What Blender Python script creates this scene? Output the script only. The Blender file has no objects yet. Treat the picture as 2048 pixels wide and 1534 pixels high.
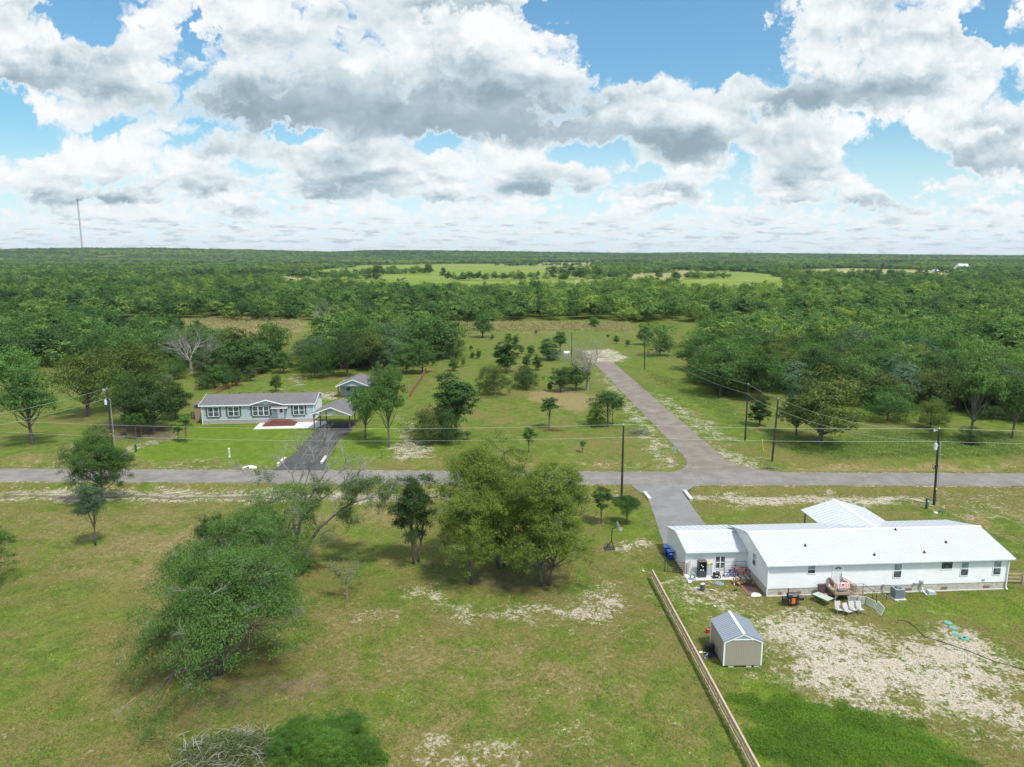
import bpy, math, random
import numpy as np
from mathutils import Vector, Matrix

# ------------------------------------------------------------------ camera, sky, sun, exposure
scene = bpy.context.scene
CAM_H = 33.0
FOCAL = 1450.0                      # pixels at a 2048 px wide picture
PITCH = math.atan(257.0 / FOCAL)
cam_data = bpy.data.cameras.new("camera")
cam = bpy.data.objects.new("camera", cam_data)
scene.collection.objects.link(cam)
cam.location = (0, 0, CAM_H)
cam.rotation_euler = (math.pi / 2 - PITCH, 0, 0)
cam_data.sensor_width = 36.0
cam_data.lens = 36.0 * FOCAL / 2048.0
cam_data.clip_start = 0.5
cam_data.clip_end = 60000.0
scene.camera = cam
scene.view_settings.view_transform = 'Standard'
scene.view_settings.look = 'None'
scene.view_settings.gamma = 1.0
scene.view_settings.exposure = 0.68
scene.cycles.max_bounces = 6
scene.cycles.diffuse_bounces = 3
scene.cycles.glossy_bounces = 2
scene.cycles.transmission_bounces = 4
scene.cycles.transparent_max_bounces = 6
scene.cycles.volume_bounces = 0

SUN_EL = math.radians(62)
SUN_AZ = math.radians(138)          # clockwise from the view direction (+Y): right and a little behind


class NT:
    """short-hand for building node trees"""
    def __init__(self, tree):
        self.t = tree
        self.n = tree.nodes
        self.l = tree.links

    def node(self, kind, **kw):
        nd = self.n.new(kind)
        for k, v in kw.items():
            setattr(nd, k, v)
        return nd

    def put(self, sock, val):
        if val is None:
            return
        if isinstance(val, bpy.types.NodeSocket):
            self.l.new(val, sock)
        else:
            sock.default_value = val

    def m(self, op, a, b=None, c=None, clamp=False):
        nd = self.node('ShaderNodeMath', operation=op, use_clamp=clamp)
        self.put(nd.inputs[0], a); self.put(nd.inputs[1], b); self.put(nd.inputs[2], c)
        return nd.outputs[0]

    def v(self, op, a, b=None, c=None):
        nd = self.node('ShaderNodeVectorMath', operation=op)
        self.put(nd.inputs[0], a); self.put(nd.inputs[1], b)
        if c is not None:
            self.put(nd.inputs[3 if op == 'SCALE' else 2], c)
        return nd.outputs['Value' if op in ('LENGTH', 'DOT_PRODUCT', 'DISTANCE') else 'Vector']

    def comb(self, x, y, z=0.0):
        nd = self.node('ShaderNodeCombineXYZ')
        self.put(nd.inputs[0], x); self.put(nd.inputs[1], y); self.put(nd.inputs[2], z)
        return nd.outputs[0]

    def sep(self, a):
        nd = self.node('ShaderNodeSeparateXYZ'); self.put(nd.inputs[0], a)
        return nd.outputs

    def noise(self, vec, scale, detail=4.0, rough=0.5, dim='3D', dist=0.0, col=False):
        nd = self.node('ShaderNodeTexNoise', noise_dimensions=dim)
        self.put(nd.inputs['Vector'], vec)
        nd.inputs['Scale'].default_value = scale
        nd.inputs['Detail'].default_value = detail
        nd.inputs['Roughness'].default_value = rough
        nd.inputs['Distortion'].default_value = dist
        return nd.outputs['Color' if col else 'Fac']

    def smooth(self, val, lo, hi, a=0.0, b=1.0, kind='SMOOTHSTEP'):
        nd = self.node('ShaderNodeMapRange', interpolation_type=kind)
        self.put(nd.inputs[0], val)
        for i, q in enumerate((lo, hi, a, b)):
            self.put(nd.inputs[1 + i], q)
        return nd.outputs[0]

    def mix(self, fac, a, b, blend='MIX'):
        nd = self.node('ShaderNodeMix', data_type='RGBA', blend_type=blend)
        self.put(nd.inputs[0], fac); self.put(nd.inputs[6], a); self.put(nd.inputs[7], b)
        return nd.outputs[2]


def pix_dir(px, py):
    """unit-depth world direction seen at a photograph pixel"""
    u = (px - 1024.0) / FOCAL
    v = (767.0 - py) / FOCAL
    return (u, math.cos(PITCH) + v * math.sin(PITCH), -math.sin(PITCH) + v * math.cos(PITCH))


def G(px, py, z=0.0):
    """where the photograph's pixel meets the level z"""
    d = pix_dir(px, py)
    t = (z - CAM_H) / d[2]
    return (d[0] * t, d[1] * t)


def sky_uv(px, py):
    d = pix_dir(px, py)
    return d[0] / d[1], d[2] / d[1]


def build_world():
    w = bpy.data.worlds.new("World")
    scene.world = w
    w.use_nodes = True
    T = NT(w.node_tree)
    T.n.clear()
    tc = T.node('ShaderNodeTexCoord')
    d = tc.outputs['Generated']
    sx, sy, sz = T.sep(d)
    sky = T.node('ShaderNodeTexSky', sky_type='NISHITA')
    sky.sun_disc = False
    sky.sun_elevation = SUN_EL
    sky.sun_rotation = SUN_AZ
    sky.altitude = 100
    sky.air_density = 1.2
    sky.dust_density = 1.0
    sky.ozone_density = 1.6
    bluesky = T.v('MULTIPLY', sky.outputs[0], (0.68, 1.05, 1.17))
    # gnomonic direction coordinates round +Y
    yy = T.m('MAXIMUM', sy, 0.05)
    u = T.m('DIVIDE', sx, yy)
    v = T.m('DIVIDE', T.m('MAXIMUM', sz, 0.0), yy)
    P = T.comb(u, v)
    # three bands of billows: large overhead, small and flat towards the horizon
    vc = T.m('ADD', v, 0.022)
    w_hi = T.smooth(v, 0.075, 0.15)
    w_lo = T.smooth(v, 0.060, 0.030)
    w_md = T.m('SUBTRACT', 1.0, T.m('ADD', w_hi, w_lo))

    def banded(fn):
        acc = None
        for wgt, sx_, sy_, off in ((w_hi, 6.5, 9.5, 0.0), (w_md, 13.0, 23.0, 5.7), (w_lo, 30.0, 120.0, 11.3)):
            val = T.m('MULTIPLY', fn(T.v('ADD', T.v('MULTIPLY', P, (sx_, sy_, 1)), (off, off * 0.7, 0))), wgt)
            acc = val if acc is None else T.m('ADD', acc, val)
        return acc
    n1 = banded(lambda q: T.noise(q, 1.0, 8.0, 0.475, '2D', 0.15))
    n1u = banded(lambda q: T.noise(T.v('ADD', q, (0.02, 0.095, 0)), 1.0, 8.0, 0.475, '2D', 0.15))
    warp = T.noise(P, 22.0, 6.0, 0.62, '2D', 0.0, col=True)
    warp = T.v('SUBTRACT', warp, (0.5, 0.5, 0.5))

    def cells(q):
        vo = T.node('ShaderNodeTexVoronoi', voronoi_dimensions='2D', feature='F1')
        vo.inputs['Detail'].default_value = 3.0
        vo.inputs['Roughness'].default_value = 0.55
        vo.inputs['Scale'].default_value = 3.0
        T.put(vo.inputs['Vector'], T.v('ADD', q, T.v('SCALE', warp, None, 0.55)))
        return vo.outputs['Distance']
    puff = T.m('SUBTRACT', 0.55, banded(cells))
    Q = T.v('MULTIPLY', P, (9.0, 16.0, 1.0))
    # blob coordinates, shaken by the noise in proportion to the elevation
    Pw = T.v('ADD', P, T.v('MULTIPLY', T.v('SCALE', warp, None, 1.0), T.comb(T.m('MULTIPLY', vc, 0.42), T.m('MULTIPLY', vc, 0.30))))

    def blobs(lst, flat=False):
        acc = None
        for (cx, cy, rx, ry, s) in lst:
            u0, v0 = sky_uv(cx, cy)
            v1 = sky_uv(cx, cy - ry)[1]
            a = rx / FOCAL
            b = max(v1 - v0, 0.004)
            e = T.v('MULTIPLY', T.v('SUBTRACT', Pw, (u0, v0, 0)), (1 / a, 1 / b, 0))
            if flat:                      # a cloud base: sharp lower edge, soft upper one
                ex, ey, _ = T.sep(e)
                ey = T.m('MAXIMUM', ey, T.m('MULTIPLY', ey, -3.2))
                r2 = T.m('ADD', T.m('MULTIPLY', ex, ex), T.m('MULTIPLY', ey, ey))
            else:
                r2 = T.v('DOT_PRODUCT', e, e)
            g = T.m('MULTIPLY', T.m('POWER', 0.3, r2), s)
            acc = g if acc is None else T.m('ADD', acc, g)
        return acc

    gaps = [  # openings of blue between the clouds: x, y, half width, half height, strength
        (140, 30, 55, 55, 1.3), (375, 65, 42, 45, 1.25), (405, 30, 30, 25, 0.6), (20, 235, 70, 45, 1.0),
        (60, 290, 60, 22, 0.7), (205, 265, 45, 20, 0.55),
        (1300, 55, 170, 80, 1.9), (1460, 110, 90, 70, 1.3), (1500, 20, 90, 60, 1.3), (1120, 5, 70, 30, 0.9),
        (1990, 45, 50, 35, 1.2), (1180, 312, 70, 22, 1.0), (585, 268, 60, 22, 0.95),
        (885, 290, 45, 28, 0.8), (1478, 315, 28, 30, 0.9), (1780, 285, 80, 40, 1.25), (1840, 335, 90, 26, 1.1),
        (1690, 225, 50, 20, 0.0), (1800, 375, 60, 14, 0.7), (1270, 350, 60, 12, 0.5), (640, 330, 20, 8, 0.4),
        (170, 340, 60, 10, 0.35), (1700, 330, 40, 18, 0.4),
    ]
    puffs = [  # white masses
        (70, 60, 110, 70, 0.5), (560, 60, 150, 70, 0.6), (1130, 120, 90, 70, 0.55), (1290, 215, 130, 50, 0.65),
        (1720, 80, 140, 90, 0.7), (1900, 110, 130, 80, 0.6), (1570, 45, 40, 40, 0.7), (1480, 180, 60, 26, 0.6),
        (180, 320, 150, 40, 0.6), (640, 310, 120, 36, 0.5), (830, 315, 60, 45, 0.6), (1050, 330, 120, 45, 0.35),
        (1960, 280, 130, 40, 0.7), (1380, 300, 70, 45, 0.4), (110, 225, 60, 30, 0.55), (320, 250, 60, 30, 0.4),
        (900, 100, 220, 110, 0.5), (1650, 350, 70, 40, 0.4),
    ]
    darks = [  # grey bases: x, y of the lower edge, half width, height, strength
        (70, 165, 150, 62, 0.8), (235, 185, 70, 150, 0.35),
        (560, 222, 190, 80, 0.8), (800, 248, 260, 95, 1.0), (1010, 262, 190, 80, 0.8), (1180, 284, 170, 50, 0.7), (1390, 296, 120, 60, 0.40),
        (960, 10, 130, 40, 0.7), (1660, 208, 170, 55, 1.0), (1840, 185, 80, 50, 0.5),
        (430, 308, 70, 46, 0.75), (640, 385, 90, 62, 0.55), (740, 378, 90, 70, 0.65), (420, 375, 120, 30, 0.5), (130, 395, 140, 30, 0.45),
        (1370, 322, 70, 36, 0.5), (1590, 345, 60, 60, 0.7), (1060, 378, 90, 40, 0.7), (1970, 330, 110, 32, 0.8), (1990, 255, 90, 30, 0.35),
        (250, 400, 120, 20, 0.4), (1640, 402, 90, 20, 0.5), (1300, 385, 80, 20, 0.45), (900, 400, 100, 16, 0.4), (1850, 420, 120, 18, 0.4),
    ]
    gsum = blobs(gaps)
    psum = blobs(puffs)
    dsum = blobs(darks, flat=True)
    near_h = T.smooth(v, 0.0, 0.075, 1.0, 0.0)           # 1 at the horizon
    shape = T.m('ADD', T.m('MULTIPLY', T.m('SUBTRACT', n1, 0.5), 1.9), T.m('MULTIPLY', puff, 0.55))
    cov = T.m('ADD', shape, T.m('SUBTRACT', T.m('ADD', psum, 0.44), gsum))
    cov = T.m('ADD', cov, T.m('MULTIPLY', near_h, 0.16))
    cov = T.m('ADD', cov, T.m('MULTIPLY', dsum, 0.5))
    alpha = T.smooth(cov, -0.04, 0.42)
    # light on the billows: bright where the cloud thins upwards, grey under it
    relief = T.m('MULTIPLY', T.m('SUBTRACT', n1, n1u), 4.2)
    under = banded(lambda q: T.noise(T.v('MULTIPLY', T.v('ADD', q, (7.3, 1.9, 0)), (0.9, 1.7, 1)), 1.0, 5.0, 0.5, '2D'))
    base_n = T.smooth(under, 0.44, 0.66)
    dark = T.m('ADD', T.m('SUBTRACT', 1.0, T.m('POWER', 0.30, dsum)), T.m('MULTIPLY', base_n, T.smooth(v, 0.03, 0.10, 0.55, 0.30)))
    dark = T.m('SUBTRACT', dark, T.m('MULTIPLY', relief, T.m('SUBTRACT', 0.58, T.m('MULTIPLY', dsum, 0.38, clamp=True))))
    dark = T.m('SUBTRACT', dark, T.m('MULTIPLY', puff, T.m('SUBTRACT', 0.36, T.m('MULTIPLY', dsum, 0.22, clamp=True))))
    dark = T.m('MULTIPLY', dark, T.smooth(cov, 0.0, 0.6))
    dark = T.m('MULTIPLY', dark, T.smooth(v, 0.0, 0.05, 1.0, 1.0), clamp=True)
    ramp = T.node('ShaderNodeValToRGB')
    T.put(ramp.inputs[0], dark)
    cr = ramp.color_ramp
    cr.interpolation = 'B_SPLINE'
    cr.elements[0].position = 0.0; cr.elements[0].color = (1.0, 1.0, 1.0, 1)
    cr.elements[1].position = 1.0; cr.elements[1].color = (0.27, 0.37, 0.44, 1)
    for pos, c in ((0.3, (0.80, 0.86, 0.88, 1)), (0.65, (0.46, 0.58, 0.65, 1))):
        e = cr.elements.new(pos); e.color = c
    cloud = ramp.outputs[0]
    haze = T.smooth(v, 0.0, 0.07, 0.5, 0.0, 'LINEAR')
    cloud = T.mix(haze, cloud, (0.72, 0.82, 0.86, 1))
    cloud_bg = T.v('SCALE', cloud, None, 1.0)
    airy = T.mix(T.smooth(v, 0.0, 0.20, 0.88, 0.0), T.v('SCALE', bluesky, None, 1.0), (6.5, 7.9, 8.7, 1))
    detailed = T.mix(alpha, T.v('SCALE', airy, None, 0.080), T.v('SCALE', cloud_bg, None, 0.64))
    # the rest of the sky: the same broken cloud, much plainer
    zz = T.m('MAXIMUM', sz, 0.05)
    R = T.comb(T.m('DIVIDE', sx, zz), T.m('DIVIDE', sy, zz))
    rn = T.noise(R, 0.9, 3.0, 0.5, '2D')
    plain = T.mix(T.smooth(rn, 0.42, 0.58), T.v('SCALE', bluesky, None, 0.105), (0.74, 0.78, 0.82, 1))
    front = T.m('MULTIPLY', T.m('GREATER_THAN', sy, 0.5), T.m('LESS_THAN', v, 0.40))
    edge = T.smooth(v, 0.36, 0.40)
    b1 = T.node('ShaderNodeBackground'); T.put(b1.inputs[0], T.mix(edge, detailed, plain)); b1.inputs[1].default_value = 1.0
    b2 = T.node('ShaderNodeBackground'); T.put(b2.inputs[0], plain); b2.inputs[1].default_value = 1.0
    ms = T.node('ShaderNodeMixShader')
    T.put(ms.inputs[0], front); T.l.new(b2.outputs[0], ms.inputs[1]); T.l.new(b1.outputs[0], ms.inputs[2])
    out = T.node('ShaderNodeOutputWorld')
    T.l.new(ms.outputs[0], out.inputs[0])
    w.cycles.sampling_method = 'MANUAL'
    w.cycles.sample_map_resolution = 512


build_world()

sun_data = bpy.data.lights.new("sun", 'SUN')
sun_data.energy = 3.0
sun_data.angle = math.radians(6.0)
sun_data.color = (1.0, 0.96, 0.90)
sun = bpy.data.objects.new("sun", sun_data)
scene.collection.objects.link(sun)
sdir = Vector((math.sin(SUN_AZ) * math.cos(SUN_EL), math.cos(SUN_AZ) * math.cos(SUN_EL), math.sin(SUN_EL)))
sun.rotation_euler = sdir.to_track_quat('Z', 'Y').to_euler()
sun.location = (0, 0, 200)

# ------------------------------------------------------------------ helpers
COL = scene.collection
MATS = {}


def tag(o, label=None, cat=None, group=None, kind=None):
    if label: o['label'] = label
    if cat: o['category'] = cat
    if group: o['group'] = group
    if kind: o['kind'] = kind
    return o


def empty(name, loc=(0, 0, 0), rz=0.0, label=None, cat=None, group=None):
    o = bpy.data.objects.new(name, None)
    COL.objects.link(o)
    o.location = loc
    o.rotation_euler = (0, 0, rz)
    o.empty_display_size = 0.5
    return tag(o, label, cat, group)


def copy_tree(o, parent=None):
    c = o.copy()
    COL.objects.link(c)
    c.parent = parent
    for ch in list(o.children):
        copy_tree(ch, c)
    return c


class MB:
    """collects simple solids and links them as one mesh object"""
    def __init__(self):
        self.v = []
        self.f = []

    def add(self, vs, fs):
        k = len(self.v)
        self.v += [tuple(p) for p in vs]
        self.f += [tuple(i + k for i in q) for q in fs]
        return self

    def hexa(self, p):
        return self.add(p, [(0, 3, 2, 1), (4, 5, 6, 7), (0, 1, 5, 4), (1, 2, 6, 5), (2, 3, 7, 6), (3, 0, 4, 7)])

    def box(self, x0, x1, y0, y1, z0, z1, taper=0.0):
        t = taper
        return self.hexa([(x0, y0, z0), (x1, y0, z0), (x1, y1, z0), (x0, y1, z0),
                          (x0 + t, y0 + t, z1), (x1 - t, y0 + t, z1), (x1 - t, y1 - t, z1), (x0 + t, y1 - t, z1)])

    def bar(self, a, b, w, h=None, up=(0, 0, 1)):
        """a square bar between two points"""
        h = w if h is None else h
        a = Vector(a); b = Vector(b)
        d = (b - a).normalized()
        upv = Vector(up)
        if abs(d.dot(upv)) > 0.97:
            upv = Vector((0, 1, 0))
        s = d.cross(upv).normalized() * (w / 2)
        t = s.cross(d).normalized() * (h / 2)
        return self.hexa([a - s - t, a + s - t, b + s - t, b - s - t, a - s + t, a + s + t, b + s + t, b - s + t])

    def tube(self, pts, radii, n=6, cap=True):
        pts = [Vector(p) for p in pts]
        if not hasattr(radii, '__len__'):
            radii = [radii] * len(pts)
        k = len(self.v)
        ref = None
        for i, p in enumerate(pts):
            d = (pts[min(i + 1, len(pts) - 1)] - pts[max(i - 1, 0)])
            if d.length < 1e-6: d = Vector((0, 0, 1))
            d.normalize()
            if ref is None:
                ref = Vector((1, 0, 0)) if abs(d.x) < 0.9 else Vector((0, 1, 0))
            a = d.cross(ref).normalized()
            b = d.cross(a).normalized()
            ref = b.cross(d).normalized() if False else ref
            for j in range(n):
                t = 2 * math.pi * j / n
                q = p + (a * math.cos(t) + b * math.sin(t)) * radii[i]
                self.v.append((q.x, q.y, q.z))
        for i in range(len(pts) - 1):
            for j in range(n):
                j2 = (j + 1) % n
                self.f.append((k + i * n + j, k + i * n + j2, k + (i + 1) * n + j2, k + (i + 1) * n + j))
        if cap:
            self.f.append(tuple(k + j for j in range(n))[::-1])
            self.f.append(tuple(k + (len(pts) - 1) * n + j for j in range(n)))
        return self

    def disc(self, c, r, z0, z1, n=16, r2=None):
        return self.tube([(c[0], c[1], z0), (c[0], c[1], z1)], [r, r if r2 is None else r2], n)

    def ring(self, c, r, t, axis='y', n=20, m=6):
        """a torus"""
        k = len(self.v)
        for i in range(n):
            a = 2 * math.pi * i / n
            for j in range(m):
                b = 2 * math.pi * j / m
                rr = r + t * math.cos(b)
                w = t * math.sin(b)
                if axis == 'y': q = (c[0] + rr * math.cos(a), c[1] + w, c[2] + rr * math.sin(a))
                elif axis == 'x': q = (c[0] + w, c[1] + rr * math.cos(a), c[2] + rr * math.sin(a))
                else: q = (c[0] + rr * math.cos(a), c[1] + rr * math.sin(a), c[2] + w)
                self.v.append(q)
        for i in range(n):
            for j in range(m):
                i2 = (i + 1) % n; j2 = (j + 1) % m
                self.f.append((k + i * m + j, k + i2 * m + j, k + i2 * m + j2, k + i * m + j2))
        return self

    def prism(self, poly, a, b, axis='z'):
        """extrudes a 2-D polygon; axis x: polygon is (y, z); axis y: (x, z); axis z: (x, y)"""
        n = len(poly)
        def put(p, h):
            return {'x': (h, p[0], p[1]), 'y': (p[0], h, p[1]), 'z': (p[0], p[1], h)}[axis]
        vs = [put(p, a) for p in poly] + [put(p, b) for p in poly]
        fs = [tuple(range(n)), tuple(range(2 * n - 1, n - 1, -1))]
        for i in range(n):
            j = (i + 1) % n
            fs.append((i, i + n, j + n, j))
        return self.add(vs, fs)

    def lump(self, c, r, rng, n=10, m=6, rough=0.25):
        """an uneven stone-like ball"""
        k = len(self.v)
        for i in range(m + 1):
            th = math.pi * i / m
            for j in range(n):
                ph = 2 * math.pi * j / n
                q = 1 + rough * (rng.random() - 0.5) * 2 * (0 < i < m)
                self.v.append((c[0] + r[0] * q * math.sin(th) * math.cos(ph), c[1] + r[1] * q * math.sin(th) * math.sin(ph), c[2] + r[2] * q * math.cos(th)))
        for i in range(m):
            for j in range(n):
                j2 = (j + 1) % n
                self.f.append((k + i * n + j, k + (i + 1) * n + j, k + (i + 1) * n + j2, k + i * n + j2))
        return self

    def split(self, name, mat, parent=None, gap=0.012, **kw):
        """one object for each separate piece (pieces that touch stay together)"""
        n = len(self.v)
        root = list(range(n))
        def find(i):
            while root[i] != i:
                root[i] = root[root[i]]; i = root[i]
            return i
        for q in self.f:
            a = find(q[0])
            for i in q[1:]:
                root[find(i)] = a
        comp = {}
        for i in range(n):
            comp.setdefault(find(i), []).append(i)
        boxes = []
        for k, ids in comp.items():
            p = [self.v[i] for i in ids]
            boxes.append([[min(c[a] for c in p) - gap for a in range(3)], [max(c[a] for c in p) + gap for a in range(3)], {k}])
        merged = True
        while merged:
            merged = False
            for i in range(len(boxes)):
                for j in range(i + 1, len(boxes)):
                    A, B = boxes[i], boxes[j]
                    if all(A[0][a] <= B[1][a] and B[0][a] <= A[1][a] for a in range(3)):
                        A[0] = [min(A[0][a], B[0][a]) for a in range(3)]; A[1] = [max(A[1][a], B[1][a]) for a in range(3)]
                        A[2] |= B[2]; boxes.pop(j); merged = True
                        break
                if merged: break
        out = []
        for b in boxes:
            m = MB(); mp = {}
            for q in self.f:
                if find(q[0]) in b[2]:
                    for i in q:
                        if i not in mp:
                            mp[i] = len(m.v); m.v.append(self.v[i])
                    m.f.append(tuple(mp[i] for i in q))
            out.append(m.build(name, mat, parent, **kw))
        return out

    def build(self, name, mat, parent=None, loc=(0, 0, 0), rz=0.0, smooth=False, bevel=0.0, label=None):
        me = bpy.data.meshes.new(name)
        me.from_pydata(self.v, [], self.f)
        if True:
            import bmesh
            bm = bmesh.new(); bm.from_mesh(me)
            bmesh.ops.recalc_face_normals(bm, faces=bm.faces)
            if bevel > 0:
                bmesh.ops.bevel(bm, geom=list(bm.edges), offset=bevel, segments=1, affect='EDGES', clamp_overlap=True)
            bm.to_mesh(me); bm.free()
        if smooth:
            me.polygons.foreach_set('use_smooth', [True] * len(me.polygons))
        me.materials.append(mat)
        o = bpy.data.objects.new(name, me)
        COL.objects.link(o)
        o.location = loc
        o.rotation_euler = (0, 0, rz)
        if parent is not None:
            o.parent = parent
        if label: o['label'] = label
        return o


def mat(name, color, rough=0.7, metal=0.0, var=0.12, scale=3.0, bump=0.0, bscale=30.0, coat=0.0, spec=0.5):
    """a plain painted or natural surface with slight unevenness"""
    if name in MATS:
        return MATS[name]
    m = bpy.data.materials.new(name)
    m.use_nodes = True
    T = NT(m.node_tree)
    bs = T.n['Principled BSDF']
    tc = T.node('ShaderNodeTexCoord').outputs['Object']
    n = T.noise(tc, scale, 5.0, 0.6)
    k = T.smooth(n, 0.25, 0.75, 1 - var, 1 + var, 'LINEAR')
    T.put(bs.inputs['Base Color'], T.v('SCALE', (color[0], color[1], color[2]), None, k))
    bs.inputs['Roughness'].default_value = rough
    bs.inputs['Metallic'].default_value = metal
    bs.inputs['Coat Weight'].default_value = coat
    bs.inputs['Specular IOR Level'].default_value = spec
    if bump > 0:
        b = T.node('ShaderNodeBump')
        b.inputs['Strength'].default_value = bump
        b.inputs['Distance'].default_value = 0.02
        T.put(b.inputs['Height'], T.noise(tc, bscale, 4.0, 0.6))
        T.l.new(b.outputs[0], bs.inputs['Normal'])
    MATS[name] = m
    return m


def new_mat(name):
    m = bpy.data.materials.new(name)
    m.use_nodes = True
    MATS[name] = m
    T = NT(m.node_tree)
    return m, T, T.n['Principled BSDF']


# ------------------------------------------------------------------ terrain
ROAD_C, ROAD_S, ROAD_W = 105.03, -0.0157, 3.12        # main road: y = C + S x, half width


def road_y(x):
    return ROAD_C + ROAD_S * x


SR_A = Vector(G(1315.5, 827.5)); SR_B = Vector(G(1205, 723.5))
SR_D = (SR_B - SR_A).normalized()
SR_J = SR_A - SR_D * ((SR_A.y - 108.0) / SR_D.y)          # where the side road meets the main road
SR_W = 3.1


def height(x, y):
    """ground height; works on numpy arrays"""
    x = np.asarray(x, float); y = np.asarray(y, float)
    d = y - road_y(x)
    def dip(c, w, depth):
        return -depth * np.exp(-((d - c) / w) ** 4)
    keep = 1 - np.exp(-((x - 20.5) / 4.2) ** 6)             # the culvert under the drive
    z = dip(-6.2, 1.7, 0.55) * np.where(x < 45, 1, np.clip(1 - (x - 45) / 12, 0.25, 1)) * keep
    keep2 = (1 - np.exp(-((x + 31.5) / 6) ** 6)) * (1 - np.exp(-((x - 30) / 9) ** 6))
    z = z + dip(6.3, 1.8, 0.35) * keep2
    # the low knolls of the bulldozed brush at the bottom of the picture
    bx, by = G(640, 1510)
    z = z + 0.9 * np.exp(-(((x - bx) / 3.6) ** 2 + ((y - by) / 2.6) ** 2))
    # far rise towards the skyline
    r = np.hypot(x, y)
    az = np.arctan2(x, np.maximum(y, 1.0))
    prof = np.interp(az, [-0.8, -0.62, -0.53, -0.45, -0.32, -0.24, -0.18, 0.0, 0.15, 0.25, 0.45, 0.6, 0.8],
                     [52, 50, 60, 62, 50, 40, 52, 44, 32, 36, 24, 16, 14])
    t = np.clip((r - 3400) / 1400, 0, 1)
    z = z + np.where(y > 0, prof * t * t * (3 - 2 * t), 0)
    return z


def pip(px, py, poly):
    """points in polygon, and distance to its edge (numpy)"""
    inside = np.zeros(px.shape, bool)
    dist = np.full(px.shape, 1e9)
    n = len(poly)
    for i in range(n):
        x1, y1 = poly[i]; x2, y2 = poly[(i + 1) % n]
        c = ((y1 > py) != (y2 > py)) & (px < (x2 - x1) * (py - y1) / ((y2 - y1) + 1e-12) + x1)
        inside ^= c
        dx, dy = x2 - x1, y2 - y1
        t = np.clip(((px - x1) * dx + (py - y1) * dy) / (dx * dx + dy * dy + 1e-12), 0, 1)
        dist = np.minimum(dist, np.hypot(px - x1 - t * dx, py - y1 - t * dy))
    return inside, dist


def gp(pts):
    return [G(*p) for p in pts]


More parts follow.
